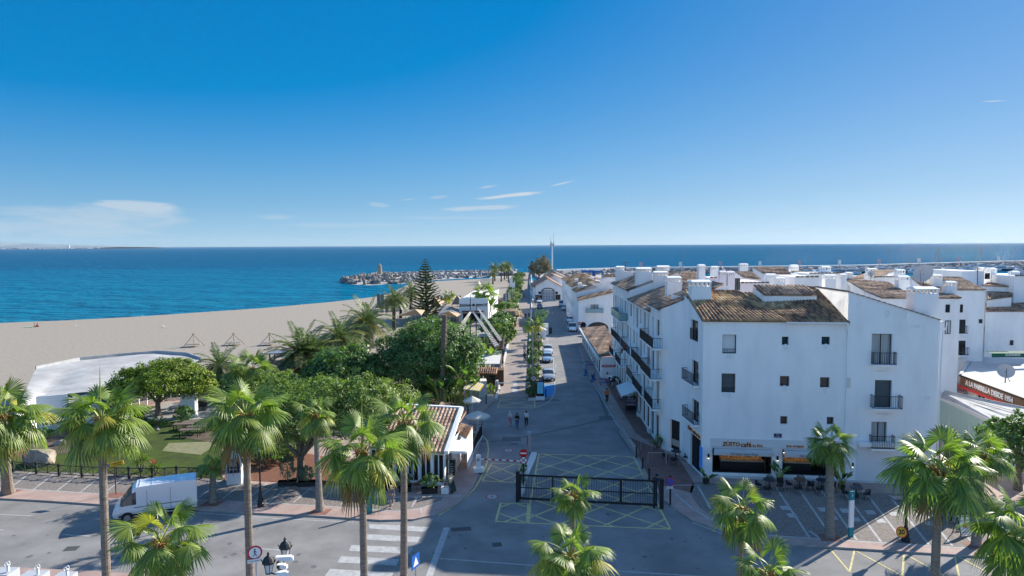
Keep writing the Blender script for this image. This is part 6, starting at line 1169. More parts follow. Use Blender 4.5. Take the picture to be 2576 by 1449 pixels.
for i in range(8): window(T, W0_, W1_, (2+i*2.0, 3.7+i*2.0, 1.0, 2.6), 'glass', t=.15, frame=WPAINT)
T = thing('glass_veranda', 'pale green glazed veranda with a light sheet roof beside the corner house', 'veranda', tuple(Z(2400, 1100, 0))); za = 3.4
V1 = Z(2366, 1000, za); V2 = Z(2600, 1108, za); V3_ = Z(2600, 1030, za+.7); V4 = Z(2372, 983, za+.6); g = MB(); g.add([V1, V2, V3_, V4, V1-V3(0, 0, .12), V2-V3(0, 0, .12), V3_-V3(0, 0, .12), V4-V3(0, 0, .12)], [(0, 1, 2, 3), (7, 6, 5, 4), (0, 4, 5, 1)])
part(g, 'roof', mat('stained_sheet_roof', (.46, .46, .45), .8, c2=(.25, .24, .23), ns=.5, contrast=(.3, .5)), T, True)
g = MB()
for i in range(5): g.bar(V1.lerp(V4, i/4.0)+V3(0, 0, .04), V2.lerp(V3_, i/4.0)+V3(0, 0, .04), .06, .06)
part(g, 'roof_seams', GREY, T, True); g = MB(); g.add([V1-V3(0, -.1, .12), V2-V3(0, -.1, .12), V3(V2.x, V2.y+.1, 0), V3(V1.x, V1.y+.1, 0)], [(3, 2, 1, 0)]); part(g, 'glazing', mat('pale_green_glass', (.36, .52, .47), .25, n=.08, ns=.5), T, True)
g = MB(); g.bar(V1-NF*0+V3(0, -.02, -.12), V2+V3(0, -.02, -.12), .12, .3); 
for i in range(9): q_ = V1.lerp(V2, i/8); g.bar(V3(q_.x, q_.y+.05, 0), V3(q_.x, q_.y+.05, 3.3), .06, .06)
part(g, 'frame', mat('white_veranda_frame', (.6, .6, .58), .7), T, True)
T = thing('pink_terrace', 'pinkish terrace wall between the corner house and the grill restaurant', 'wall', tuple(Z(2385, 950, 0))); g = MB(); g.bar(Z(2383, 960, 3.2), Z(2416, 957, 3.2), .3, 1.6); g.box(Z(2376, 975, 1.5), (1.4, 1.0, 3.4)); part(g, 'wall', WHITE2, T, True)
g = MB(); g.add([Z(2381, 984, 2.4), Z(2420, 990, 2.4), Z(2440, 975, 2.4), Z(2384, 962, 2.4)], [(0, 1, 2, 3)]); part(g, 'floor', mat('pink_terrace_floor', (.45, .27, .25), .9, n=.1, ns=1), T, True)
wl_ = WB('garden_wall', 'low white wall running right from the corner house', 2330, 2502, 1228, 54.6, .25, .1, parapet=False, cat='wall')
T = thing('shop_awning', 'dark green awning with white lettering under the right edge house', 'awning', tuple(D(2530, 890, 84))); g = MB(); a_, b_ = D(2495, 889, 84), D(2640, 889, 84); g.add([a_, b_, b_+V3(0, 1.2, .1), a_+V3(0, 1.2, .1), a_-V3(0, 0, .5), b_-V3(0, 0, .5)], [(0, 1, 2, 3), (4, 5, 1, 0)]); part(g, 'canvas', mat('green_canvas', (.015, .10, .07), .8), T, True)
text('GUINNESS', .4, D(2548, 891, 83.9)-V3(0, 0, .1), (1, 0, 0), DN, SIGNW, T, .01, 'awning_lettering')
# ================================================================ vehicles
HEADL = mat('headlight_glass', (.7, .72, .75), .1, spec=.7); TAIL = mat('tail_light', (.4, .01, .01), .2); ALLOY = mat('alloy_rim', (.35, .36, .38), .35, metal=.7)
CARG = mat('car_glass', (.02, .035, .05), .05, spec=.8)
def paint(n, c): return mat('car_paint_'+n, c, .28, spec=.5, coat=.6, metal=.1)
PW, PS, PB_, PLB = paint('white', (.75, .76, .78)), paint('silver', (.42, .45, .48)), paint('dark_blue', (.02, .05, .13)), paint('pale_blue', (.35, .48, .62))
# station: x, bottom, belt, roof, shoulder half width, roof half width
HATCH = [(-2.0, .38, .80, .84, .72, .62), (-1.92, .28, .94, 1.08, .80, .60), (-1.55, .22, .97, 1.40, .84, .58), (-.6, .2, .95, 1.47, .86, .58), (.25, .2, .93, 1.42, .86, .57), (1.05, .2, .92, .98, .85, .72), (1.6, .24, .80, .84, .82, .70), (1.92, .3, .62, .65, .74, .62), (2.0, .4, .52, .54, .66, .55)]
SEDAN = [(-2.3, .4, .86, .90, .74, .64), (-2.2, .28, .96, 1.0, .82, .66), (-1.6, .22, .97, 1.06, .85, .66), (-.95, .22, .96, 1.40, .87, .58), (.2, .2, .95, 1.43, .88, .58), (1.1, .2, .93, .99, .87, .72), (1.9, .24, .78, .82, .83, .68), (2.2, .32, .62, .65, .74, .6), (2.28, .42, .52, .54, .66, .55)]
VAN = [(-2.2, .4, 1.05, 1.70, .84, .74), (-2.15, .25, 1.1, 1.86, .88, .78), (-.6, .22, 1.08, 1.9, .89, .78), (.7, .22, 1.06, 1.86, .89, .76), (1.45, .22, 1.05, 1.12, .87, .76), (2.0, .26, .9, .95, .84, .72), (2.22, .34, .7, .74, .76, .64), (2.28, .44, .55, .58, .68, .58)]
TRANSIT = [(-2.78, .55, 1.25, 2.38, .96, .88), (-2.72, .4, 1.28, 2.50, .99, .90), (-1.0, .35, 1.28, 2.54, 1.0, .90), (1.25, .35, 1.26, 2.50, 1.0, .90), (1.50, .35, 1.25, 2.36, 1.0, .86), (2.30, .35, 1.22, 1.42, .98, .80), (2.65, .38, 1.0, 1.06, .93, .74), (2.80, .5, .74, .78, .82, .66)]
def vehicle(label, kind, loc, rz, pm, glass_side, glass_top, wx, wr=.31, group='cars parked along the street', name='parked_car', cat='car', plate_w=.45, extra=None):
    T = thing(name, label, cat, loc, rz, group); st = kind; body = MB(); gl = MB(); ring = []
    def sec(s):
        x, zb, be, zr, w1, w2 = s; m = (zb+be)/2
        return [(x, w1*.90, zb), (x, w1, m), (x, w1*.97, be), (x, w1*.5+w2*.5-.02, (be*.25+zr*.75)), (x, w2, zr), (x, w2*.5, zr+.03), (x, 0, zr+.04)]
    S = [sec(s) for s in st]; full = [a+[(x, -y, z) for x, y, z in a[-2::-1]] for a in S]; n = len(full[0])
    for i in range(len(full)-1):
        xm = (st[i][0]+st[i+1][0])/2
        for j in range(n-1):
            q = [full[i][j], full[i][j+1], full[i+1][j+1], full[i+1][j]]; side = j in (2, n-4) or j in (3, n-5); topf = 4 <= j <= n-6
            isg = (side and glass_side[0] < xm < glass_side[1] and j in (2, n-4)) or ((topf or j in (3, n-5)) and any(a < xm < b for a, b in glass_top))
            (gl if isg else body).add(q, [(3, 2, 1, 0)])
    for i in (0, -1): body.add(full[i], [tuple(range(n)) if i == 0 else tuple(range(n))[::-1]])
    body.add([full[i][0] for i in range(len(full))]+[full[i][-1] for i in range(len(full))], [(i, i+1, len(full)+i+1, len(full)+i) for i in range(len(full)-1)])
    bd = part(body, 'body', pm, T, smooth=True); part(gl, 'windows', CARG, T, smooth=True)
    hw = max(s[4] for s in st)
    for xx in wx:
        for sy in (-1, 1): tr = MB(); tr.tube([(xx, sy*(hw-.14), wr+.02), (xx, sy*(hw+.004), wr+.02)], wr*1.17, 18); part(tr, 'wheel_arch', RUB, T)
    for xx in wx:
        for sy in (-1, 1):
            w_ = MB(); w_.tube([(xx, sy*(hw-.2), wr), (xx, sy*(hw+.02), wr)], wr, 18); w_ = part(w_, 'wheel', RUB, T); r_ = MB(); r_.tube([(xx, sy*(hw+.015), wr), (xx, sy*(hw+.035), wr)], wr*.62, 12); part(r_, 'rim', ALLOY, w_)
    x1, x0 = st[-1][0], st[0][0]; zf, wf = st[-2][2], st[-2][4]
    for sy in (-1, 1):
        h = MB(); h.lathe([(.02, -.09), (.15, -.05), (.17, .02), (.08, .08)], (st[-2][0]-.07, sy*(wf-.12), zf-.04), 10, sx=.9, sy=.9); part(h, 'headlight', HEADL, T)
        h = MB(); h.box((x0+.05, sy*(st[1][4]-.14), st[1][2]-.05), (.14, .14, .3)); part(h, 'tail_light', TAIL, T)
        h = MB(); xs = [s for s in st if s[0] < glass_side[1]+.3][-1]; h.box((glass_side[1]+.02, sy*(hw+.13), xs[2]+.06), (.12, .2, .14)); part(h, 'wing_mirror', pm, T)
    g_ = MB(); g_.box((x1+.005, 0, st[-1][2]-.08), (.05, wf*1.1, .16)); g_.box((x1-.02, 0, st[-1][1]+.02), (.08, wf*1.3, .1)); part(g_, 'grille', BLACK, T); p = MB(); p.box((x1+.04, 0, st[-1][1]+.09), (.02, plate_w, .11)); part(p, 'number_plate', SIGNW, T)
    return T
SI = -R(90)
def car(label, px, py, rz, kind, pm, **k):
    b = G(px, py); f = {'h': (HATCH, (-1.9, .95), [(-1.92, -1.5), (.2, 1.06)], (-1.3, 1.28)), 's': (SEDAN, (-1.5, 1.0), [(-1.62, -.9), (.2, 1.12)], (-1.4, 1.4)), 'v': (VAN, (-1.9, 1.3), [(-2.21, -2.1), (.7, 1.46)], (-1.45, 1.4))}[kind]
    L2 = f[0][-1][0]; loc = (b.x-math.cos(rz)*L2, b.y-math.sin(rz)*L2, .004); return vehicle(label, f[0], loc, rz, pm, f[1], f[2], f[3], **k)
SD = -R(90)-.03
car('silver blue hatchback parked nearest, at the blue parking bay', 1382, 960.5, SD+.06, 'h', PS)
car('pale blue estate car parked second behind the silver hatchback', 1377.5, 914, SD, 'h', PLB, )
car('white saloon parked third in the sunlit gap of the left row', 1378.5, 893, SD, 's', PW)
car('dark blue hatchback parked before the glazed hall', 1357.5, 777.5, SD, 'h', PB_)
car('white car parked behind the dark blue hatchback', 1357.5, 763, SD, 's', PW)
car('white van parked nearest on the right side of the street by the no entry sign', 1440.5, 835.5, SD-.03, 'v', PW, name='parked_van', cat='van')
car('white pickup with its front under the wall of the arched house', 1434.5, 813, SD-.03, 's', PW)
car('silver hatchback near the far corner of the low house row', 1419.5, 781.5, SD-.05, 's', PS)
car('pale blue van parked farthest on the right by the round bush', 1412.5, 772, SD-.05, 'v', PLB, name='parked_van', cat='van')
car('dark car half hidden by the corner of the tiled shop roof', 1462, 846, R(185), 'h', paint('black', (.015, .02, .03)))
a = G(285, 1320); b = G(494, 1288); rz = math.atan2(a.y-b.y, a.x-b.x)
vm = G(285+8, 1318); vq = Vector((math.cos(rz), math.sin(rz), 0)); side = Vector((-vq.y, vq.x, 0))*-1
cen = Vector((a.x, a.y, 0))-vq*2.75+side*.9
van = vehicle('large white delivery van parked at the kerb on the left', TRANSIT, tuple(cen+V3(0, 0, .004)), rz, paint('van_white', (.70, .72, .75)), (1.3, 2.25), [(1.49, 2.32)], (-1.75, 1.85), .35, None, 'delivery_van', 'van', .5)
g = MB()
for x in (-1.0, .55): g.box((x, 1.004, 1.4), (.02, .012, 1.6)); g.box((x, -1.004, 1.4), (.02, .012, 1.6))
g.box((-.2, 1.006, 1.05), (3.2, .012, .06)); g.box((-.2, -1.006, 1.05), (3.2, .012, .06)); part(g, 'door_seams', mat('seam_grey', (.2, .2, .2), .6), van); g = MB(); g.box((2.81, 0, .62), (.06, 1.5, .3)); g.box((0, 1.0, .52), (4.8, .03, .12)); g.box((0, -1.0, .52), (4.8, .03, .12)); part(g, 'bumper', RUB, van)
g = MB()
for x in (-2.2, -1.4, -.6, .2, 1.0): g.box((x, 0, 2.575), (.05, 1.5, .02))
part(g, 'roof_ribs', paint('van_white', (.7, .72, .75)), van)
# ================================================================ people
def skinmesh(verts, edges, rad, lv=2):
    me = bpy.data.meshes.new('body'); me.from_pydata(verts, edges, []); o = bpy.data.objects.new('tmp', me); COL.objects.link(o)
    m = o.modifiers.new('s', 'SKIN'); m.use_smooth_shade = True; sv_ = me.skin_vertices[0].data
    for i, r_ in enumerate(rad): sv_[i].radius = r_ if isinstance(r_, tuple) else (r_, r_)
    sv_[0].use_root = True; u = o.modifiers.new('u', 'SUBSURF'); u.levels = lv; u.render_levels = lv
    dg = bpy.context.evaluated_depsgraph_get(); r2 = bpy.data.meshes.new_from_object(o.evaluated_get(dg)); bpy.data.objects.remove(o); return r2
PCACHE = {}
def pose_meshes(pose):
    if pose in PCACHE: return PCACHE[pose]
    P = {'pel': (0, 0, .96), 'ch': (0, .02, 1.22), 'ub': (0, .0, 1.40), 'nk': (0, 0, 1.50), 'hd': (0, .025, 1.60), 'tp': (0, .02, 1.70)}
    legs = {'walk': ((.10, .06, .92, .12, .20, .50, .11, .22, .08, .11, .38, .03), (-.10, -.02, .92, -.11, -.05, .50, -.10, -.36, .14, -.10, -.26, .03)), 'stand': ((.10, 0, .92, .12, .02, .5, .13, -.01, .08, .14, .14, .03), (-.10, 0, .92, -.12, .02, .5, -.13, -.01, .08, -.14, .14, .03)),
            'sit': ((.10, .0, .94, .13, .42, .96, .14, .45, .55, .14, .58, .5), (-.10, .0, .94, -.13, .42, .96, -.14, .45, .55, -.14, .58, .5)), 'beach': ((.10, .0, .12, .13, .35, .40, .14, .62, .08, .14, .74, .05), (-.10, .0, .12, -.13, .35, .42, -.14, .60, .08, -.14, .74, .05))}[pose]
    arms = {'walk': ((.19, -.16, 1.18, .22, -.10, .95), (-.19, .08, 1.16, -.22, .25, 1.00)), 'stand': ((.23, -.02, 1.15, .22, .10, .92), (-.22, .08, 1.18, -.12, .28, 1.15)), 'sit': ((.22, .1, 1.16, .18, .33, 1.06), (-.22, .1, 1.16, -.18, .33, 1.06)), 'beach': ((.25, -.15, .38, .25, -.25, .10), (-.22, .15, .40, -.15, .35, .35))}[pose]
    if pose == 'beach': P = {'pel': (0, 0, .14), 'ch': (0, -.06, .40), 'ub': (0, -.10, .60), 'nk': (0, -.09, .70), 'hd': (0, -.06, .80), 'tp': (0, -.05, .90)}
    V = [P['pel'], P['ch'], P['ub'], P['nk'], P['hd'], P['tp']]; E = [(0, 1), (1, 2), (2, 3), (3, 4), (4, 5)]; Rr = [(.15, .11), (.14, .10), (.12, .085), .055, (.080, .098), (.060, .075)]
    nz = P['ub'][2]+.03; cy = P['ub'][1]
    lv, le, lr = [], [], []
    for s, (l, a_) in enumerate(zip(legs, arms)):
        sg = 1 if s == 0 else -1; b = len(V); V += [l[0:3], l[3:6], l[6:9], l[9:12]]; E += [(0, b), (b, b+1), (b+1, b+2), (b+2, b+3)]; Rr += [.095, .062, .042, (.042, .03)]
        c = len(V); h = Vector(a_[3:6]); e = Vector(a_[0:3]); d = (h-e).normalized(); V += [(sg*.175, cy, nz), tuple(e), tuple(h), tuple(h+d*.09)]; E += [(2, c), (c, c+1), (c+1, c+2), (c+2, c+3)]; Rr += [.055, .042, .028, (.032, .016)]
    body = skinmesh(V, E, Rr)
    # fingers: unequal, slightly bent, rooted in the palm
    fm = MB()
    for s, a_ in enumerate(arms):
        h = Vector(a_[3:6]); e = Vector(a_[0:3]); d = (h-e).normalized(); sd = Vector((0, 1, 0)) if abs(d.y) < .8 else Vector((0, 0, 1)); sd = (sd-d*sd.dot(d)).normalized(); n_ = d.cross(sd)
        for k, ln in enumerate((.06, .072, .068, .052)): r0 = h+d*.08+sd*(.027-.018*k); fm.tube([r0-d*.02, r0+d*ln*.6, r0+d*ln+n_*.018], [.009, .008, .006], 5)
        fm.tube([h+d*.03+sd*.025, h+d*.06+sd*.055, h+d*.095+sd*.06], [.011, .009, .007], 5)
    # clothes
    tv = [P['pel'], P['ch'], P['ub'], tuple((Vector(P['ub'])+Vector(P['nk']))/2)]; te = [(0, 1), (1, 2), (2, 3)]; trr = [(.165, .125), (.155, .115), (.135, .10), (.08, .075)]
    for s, a_ in enumerate(arms): sg = 1 if s == 0 else -1; c = len(tv); e = Vector(a_[0:3]); tv += [(sg*.18, cy, nz), tuple(e), tuple(e.lerp(Vector(a_[3:6]), .75))]; te += [(2, c), (c, c+1), (c+1, c+2)]; trr += [.072, .056, .045]
    top_ = skinmesh(tv, te, trr); pv = [P['pel']]; pe = []; pr = [(.165, .13)]
    for l in legs: c = len(pv); pv += [l[0:3], l[3:6], tuple(Vector(l[3:6]).lerp(Vector(l[6:9]), .92))]; pe += [(0, c), (c, c+1), (c+1, c+2)]; pr += [.112, .082, .068]
    trs = skinmesh(pv, pe, pr); sh = MB()
    for l in legs: a_, t_ = Vector(l[6:9]), Vector(l[9:12]); sh.tube([a_+Vector((0, -.04, -.045)), a_+Vector((0, .04, -.045)), t_+Vector((0, .05, 0))], [.045, .048, .03], 8)
    hr = MB(); hp = Vector(P['hd']); hr.lathe([(.04, -.10), (.095, -.06), (.108, .02), (.095, .09), (.05, .125)], (hp.x, hp.y-.025, hp.z+.01), 12)
    fc = MB()
    for sg in (-1, 1): fc.box((hp.x+sg*.032, hp.y+.10, hp.z+.005), (.02, .012, .01)); fc.box((hp.x+sg*.085, hp.y+.0, hp.z-.01), (.02, .03, .05))
    fc.box((hp.x, hp.y+.098, hp.z-.055), (.04, .012, .008)); ns_ = MB(); ns_.bar((hp.x, hp.y+.095, hp.z+.01), (hp.x, hp.y+.118, hp.z-.025), .018, .018)
    PCACHE[pose] = (body, top_, trs, sh, hr, fc, ns_, fm); return PCACHE[pose]
SK = mat('skin', (.50, .30, .21), .6)
def cloth(n, c): return mat('cloth_'+n, c, .85, n=.15, ns=8)
def person(label, loc, rz, pose, top_, leg, hair=(.05, .035, .025), shoe=(.03, .03, .03), sc=1.0, bag=None, hat=None, group=None, bare=False):
    b_, t_, l_, sh, hr, fc, ns_, fm = pose_meshes(pose); T = thing('person', label, 'person', loc, rz, group); T.scale = (sc,)*3
    def sub(me, n, m, par=T): c = me.copy(); c.name = n; c.materials.clear(); c.materials.append(m); return link(n, c, par)
    bo = sub(b_, 'body', SK); 
    tm = cloth('%d_%d_%d' % tuple(int(x*100) for x in top_), top_); lm = cloth('%d_%d_%d' % tuple(int(x*100) for x in leg), leg)
    if not bare: sub(t_, 'top', tm)
    sub(l_, 'trousers', lm); part(sh, 'shoes', cloth('%d_%d_%d' % tuple(int(x*100) for x in shoe), shoe), T); part(hr, 'hair', mat('hair_%d' % int(hair[0]*100), hair, .7), T, smooth=True); part(fm, 'fingers', SK, bo); part(ns_, 'nose', SK, bo); part(fc, 'face', mat('face_features', (.12, .05, .04), .6), bo)
    if bag: q = MB(); q.box((0, -.22, 1.22), (.32, .18, .42)); part(q, 'backpack', cloth('bag', bag), T)
    if hat: q = MB(); q.lathe([(.11, 0), (.112, .05), (.08, .1)], (0, .0, 1.64), 10); q.box((0, .13, 1.66), (.14, .12, .015)); part(q, 'cap', cloth('cap', hat), T)
    return T
def pg(px, py, z=.0): p = G(px, py, z); return (p.x, p.y, z)
person('woman with white hair, pale top and pink trousers walking away from the camera', pg(1283, 1073), 0, 'walk', (.62, .55, .52), (.62, .25, .25), (.7, .68, .65), sc=.98)
person('person in a black jacket and blue jeans walking in the middle of the three', pg(1301, 1077), .1, 'walk', (.02, .02, .022), (.05, .12, .24), sc=.97)
person('person in a white jacket and black trousers walking right of the other two', pg(1324, 1073), 0, 'walk', (.7, .7, .7), (.02, .02, .03), sc=1.02)
person('worker in an orange vest walking down the brick pavement', pg(1527, 1013, .12), R(180), 'walk', (.75, .16, .02), (.04, .04, .05), sc=1.05)
person('person in dark clothes and cap with a backpack by the end of the black gate', pg(1652, 1247), R(-60), 'walk', (.03, .045, .07), (.06, .09, .14), bag=(.02, .02, .02), hat=(.03, .03, .05), shoe=(.5, .45, .35), sc=1.02)
person('woman in a patterned dress walking on the left pavement between the palm trunks', pg(984.5, 1276, .12), R(200), 'walk', (.16, .15, .16), (.20, .19, .19), (.55, .45, .3), shoe=(.5, .48, .45), sc=.98)
person('person in a white shirt and black shorts behind the largest palm trunk', pg(2382, 1314, .12), R(-90), 'walk', (.55, .52, .48), (.02, .02, .02), sc=1.0)
person('person in black walking left of the sandwich board palm', pg(2448, 1308, .12), R(-80), 'walk', (.03, .03, .03), (.03, .03, .03), sc=1.0)
person('photographer in pale blue standing on the promenade beside a tripod', pg(1319.5, 889, .15), R(180), 'stand', (.35, .42, .50), (.30, .36, .44), sc=1.05, hat=(.4, .45, .5))
person('person in black walking just in front of the photographer', pg(1320, 911, .15), R(180), 'walk', (.02, .02, .02), (.02, .02, .025))
person('left one of two people in black far up the promenade', pg(1322, 803.5, .15), 0, 'walk', (.03, .03, .03), (.03, .03, .04), sc=1.02)
person('right one of two people in black far up the promenade', pg(1330.5, 802, .15), 0, 'walk', (.04, .04, .05), (.05, .05, .06))
person('cyclist dressed in purple and black far up the promenade', pg(1318.5, 749, .15), R(180), 'walk', (.20, .12, .2), (.03, .03, .04), sc=1.05)
person('pedestrian at the railing near the bins of the promenade', pg(1330, 722, .15), 0, 'stand', (.05, .06, .05), (.03, .03, .03))
person('person in black crossing at the corner of the tiled shop', pg(1474.5, 862, .12), R(90), 'walk', (.03, .03, .04), (.05, .04, .05), sc=1.05)
person('tiny walker on the breakwater promenade end', pg(1321.5, 683, .5), 0, 'stand', (.05, .04, .05), (.04, .04, .05))
person('person in a red top seated on the third street balcony', (13.95, 83.6, 6.2), R(100), 'sit', (.45, .03, .04), (.03, .03, .04))
person('sunbather in dark swimwear sitting at the waterline on the left', pg(95, 822, 0), R(60), 'beach', (.25, .12, .08), (.05, .03, .03), bare=True, sc=1.1)
person('second sunbather leaning beside the first one', (pg(91, 823, 0)[0]-.3, pg(91, 823, 0)[1], 0), R(-30), 'beach', (.25, .05, .05), (.1, .03, .03), bare=True, sc=1.05)
T = thing('beach_towel', 'pale green towel spread beside the two sunbathers', 'towel', pg(76, 823, 0)); q = MB(); q.box((0, 0, .04), (2.2, 1.6, .06)); part(q, 'cloth', cloth('towel', (.3, .45, .3)), T)
# bicycle of the cyclist, tripod
p = pg(1318.5, 749.5, .15); T = thing('bicycle', 'bicycle wheeled by the cyclist in purple', 'bicycle', (p[0]+.35, p[1], .15), R(90)); q = MB()
for x in (-.5, .5): q.tube([(x+.33*math.cos(t), 0, .34+.33*math.sin(t)) for t in np.linspace(0, 6.28, 15)], .02, 4)
part(q, 'wheels', RUB, T); q = MB(); q.tube([(-.5, 0, .34), (0, 0, .34), (.4, 0, .85), (-.15, 0, .8), (-.5, 0, .34)], .02, 4); q.tube([(.5, 0, .34), (.38, 0, 1.0)], .02, 4); q.tube([(.38, -.25, 1.0), (.38, .25, 1.0)], .02, 4); q.box((-.17, 0, .9), (.22, .12, .05)); part(q, 'frame', IRON, T)
for i, (lb, px, py) in enumerate((('black camera tripod beside the photographer', 1321, 897), ('black camera tripod between the two people far up the promenade', 1325.5, 806))):
    T = thing('tripod', lb, 'tripod', pg(px, py, .15)); q = MB(); [q.tube([(0, 0, 1.4), (.4*math.cos(a_), .4*math.sin(a_), 0)], .02, 4) for a_ in (0, 2.1, 4.2)]; part(q, 'legs', IRON, T); q = MB(); q.box((0, 0, 1.5), (.15, .2, .14)); part(q, 'camera', BLACK, T)
# ================================================================ street furniture
GM = mat('gate_black', (.015, .018, .022), .45)
a = G(1302.5, 1261); b = G(1664, 1279); T = thing('sliding_gate', 'long black barred sliding gate across the street mouth', 'gate', tuple(a)); L_ = (b-a).length; U = (b-a).normalized(); rz = math.atan2(U.y, U.x); zt_ = 2.1
q = MB(); q.box(a+V3(0, 0, 1.2), (.28, .28, 2.4), rz); q.box(b+V3(0, 0, 1.15), (.3, .3, 2.3), rz); q.box(b-U*.55+V3(0, 0, 1.1), (.14, .14, 2.2), rz); part(q, 'posts', GM, T, True)
q = MB(); 
for z, h in ((zt_, .14), (.25, .16), (1.12, .06)): q.bar(a+U*.15+V3(0, 0, z), b-U*.3+V3(0, 0, z), .09, h)
for t in (.0, .245, .49, .745, 1): q.box((a+U*.2).lerp(b-U*.4, t)+V3(0, 0, 1.17), (.13 if t != .745 else .2, .1, 1.9), rz)
part(q, 'gate_frame', GM, T, True); q = MB(); n = int(L_/.135)
for i in range(1, n): q.box((a+U*.2).lerp(b-U*.4, i/n)+V3(0, 0, 1.17), (.03, .03, 1.8), rz)
part(q, 'bars', GM, T, True)
def disc(mb, c, N_, r, mi=0, n=24, t=.02, seg=None):
    N_ = Vector(N_).normalized(); U_2 = Vector((0, 0, 1)).cross(N_).normalized(); V_ = N_.cross(U_2); mb.plate(c, U_2, V_, [(r*math.cos(2*math.pi*i/n), r*math.sin(2*math.pi*i/n)) for i in range(n)], t, mi)
def roundsign(T, c, N_, r, kind):
    N_ = Vector(N_).normalized(); c = Vector(c); U2 = Vector((0, 0, 1)).cross(N_).normalized(); V2 = N_.cross(U2); q = MB()
    disc(q, c, N_, r, 0); 
    q2 = MB()
    if kind == 'noentry': q2.plate(c+N_*.022, U2, V2, [(-r*.7, -r*.16), (r*.7, -r*.16), (r*.7, r*.16), (-r*.7, r*.16)], .006); part(q, 'sign_disc', RED, T, True); part(q2, 'white_bar', SIGNW, T, True)
    elif kind == 'noped':
        part(q, 'sign_disc', RED, T, True); disc(q2, c+N_*.02, N_, r*.78, t=.008); part(q2, 'white_field', SIGNW, T, True); q3 = MB()
        for x0, y0, x1, y1, w_ in ((0, .35, 0, -.08, .13), (0, -.08, .24, -.5, .09), (0, -.08, -.2, -.48, .09), (0, .3, .24, .0, .06), (0, .3, -.22, .08, .06)): q3.bar(c+N_*.034+U2*x0*r+V2*y0*r, c+N_*.034+U2*x1*r+V2*y1*r, w_*r, .006, up=N_)
        disc(q3, c+N_*.03+V2*.47*r, N_, r*.1, t=.006, n=10); part(q3, 'walking_figure', BLACK, T, True)
    else:
        part(q, 'sign_disc', RED, T, True); disc(q2, c+N_*.02, N_, r*.80, t=.008); part(q2, 'field', SIGNW if kind == 'nostop_w' else BLUE, T, True); q3 = MB()
        for sg in ((1, -1) if kind in ('nostop', 'nostop_w') else (1,)): q3.bar(c+N_*.033-U2*r*.55*sg+V2*r*.55, c+N_*.033+U2*r*.55*sg-V2*r*.55, r*.16, .006, up=N_)
        part(q3, 'red_stripe' if kind != 'nostop_w' else 'black_cross', RED if kind != 'nostop_w' else BLACK, T, True)
def post(T, b, h, r=.04, m=GALV, n='post'): q = MB(); q.tube([b, Vector(b)+V3(0, 0, h)], r, 8); part(q, n, m, T, True)
CAMF = (0, -1, .0)
# left entry: island post with no entry + no stopping
b = G(1317, 1226); T = thing('sign_post', 'no entry sign above a crossed red ring sign on the planted island', 'road sign', tuple(b)); post(T, b, 2.9, .05, IRON); c = D(1317, 1140, b.y-.1); roundsign(T, c, CAMF, .35, 'noentry'); c = D(1317, 1155.5+2, b.y-.1); roundsign(T, c, CAMF, .33, 'nostop_w')
b = G(1686, 1270, .1); T = thing('sign_post', 'blue and red no parking sign with a white plate beside the gate end', 'road sign', tuple(b)); post(T, b, 2.3, .07, GM); c = D(1685, 1212, b.y-.1); roundsign(T, c, (-.1, -1, 0), .36, 'nopark'); q = MB(); c = D(1685, 1226, b.y-.1); q.box(c, (.46, .03, .22)); part(q, 'plate', SIGNW, T, True); text('PROHIBIDO', .07, c+V3(0, -.02, .03), (1, 0, 0), DN, BLACK, T, .002, 'plate_lettering'); text('APARCAR', .07, c+V3(0, -.02, -.05), (1, 0, 0), DN, BLACK, T, .002, 'plate_lettering')
bz = D(641, 1500, 30); c = D(641, 1390, 30); T = thing('sign_post', 'no pedestrians sign on a steel pole near the lower frame edge', 'road sign', (c.x, 30, .12)); post(T, V3(c.x+.02, 30.06, .12), c.z-.0, .03); roundsign(T, c, (.45, -1, .0), .32, 'noped'); q = MB(); c2_ = D(641, 1411, 29.9); q.box(c2_, (.62, .03, .16), .42); part(q, 'plate', SIGNW, T, True); text('EXCEPTO RESIDENTES', .055, c2_+V3(.008, -.022, 0), (1, .45, 0), DN, BLACK, T, .002, 'plate_lettering')
c = D(1045, 1412, 34); T = thing('sign_post', 'narrow blue pedestrian crossing sign seen almost edge on', 'road sign', (c.x, 34, .12)); post(T, V3(c.x, 34.05, .12), c.z, .035); q = MB(); q.box(c, (.7, .04, .7), R(65)); part(q, 'panel', BLUE, T, True); q = MB(); uu = Vector((math.cos(R(65)), math.sin(R(65)), 0)); nn = Vector((uu.y, -uu.x, 0)); q.plate(c+nn*.022, uu, DN, [(-.24, -.22), (.24, -.22), (0, .25)], .006); part(q, 'white_triangle', SIGNW, T, True)
b = G(1341, 979, .4); T = thing('sign_post', 'long thin grey pole with a red ringed cross sign in the median', 'road sign', tuple(b)); post(T, b, 8.3, .07, GALV); c = D(1342.5, 952, b.y-.1); roundsign(T, c, CAMF, .40, 'nostop_w'); q = MB(); q.tube([D(1343, 918, b.y), D(1348, 918, b.y)], .03, 5); q.lathe([(.02, -.12), (.16, -.05), (.16, .08), (.05, .14)], D(1349, 918, b.y), 10); part(q, 'globe_camera', WPAINT, T, True)
b = G(1457, 832, .1); T = thing('sign_post', 'red no entry sign on a white pillar before the arched house', 'road sign', tuple(b)); q = MB(); q.box(b+V3(0, 0, 1.0), (.55, .3, 2.0)); part(q, 'pillar', WPAINT, T, True); c = D(1458, 813.5, b.y-.3); roundsign(T, c, CAMF, .36, 'noentry')
b = G(1339, 745, .1); T = thing('sign_post', 'pair of small round signs on a post left of the glazed hall', 'road sign', tuple(b)); post(T, b, 4.6, .06); roundsign(T, D(1339, 728, b.y-.2), CAMF, .5, 'nopark'); roundsign(T, D(1339, 732.5, b.y-.2), CAMF, .45, 'nostop_w')
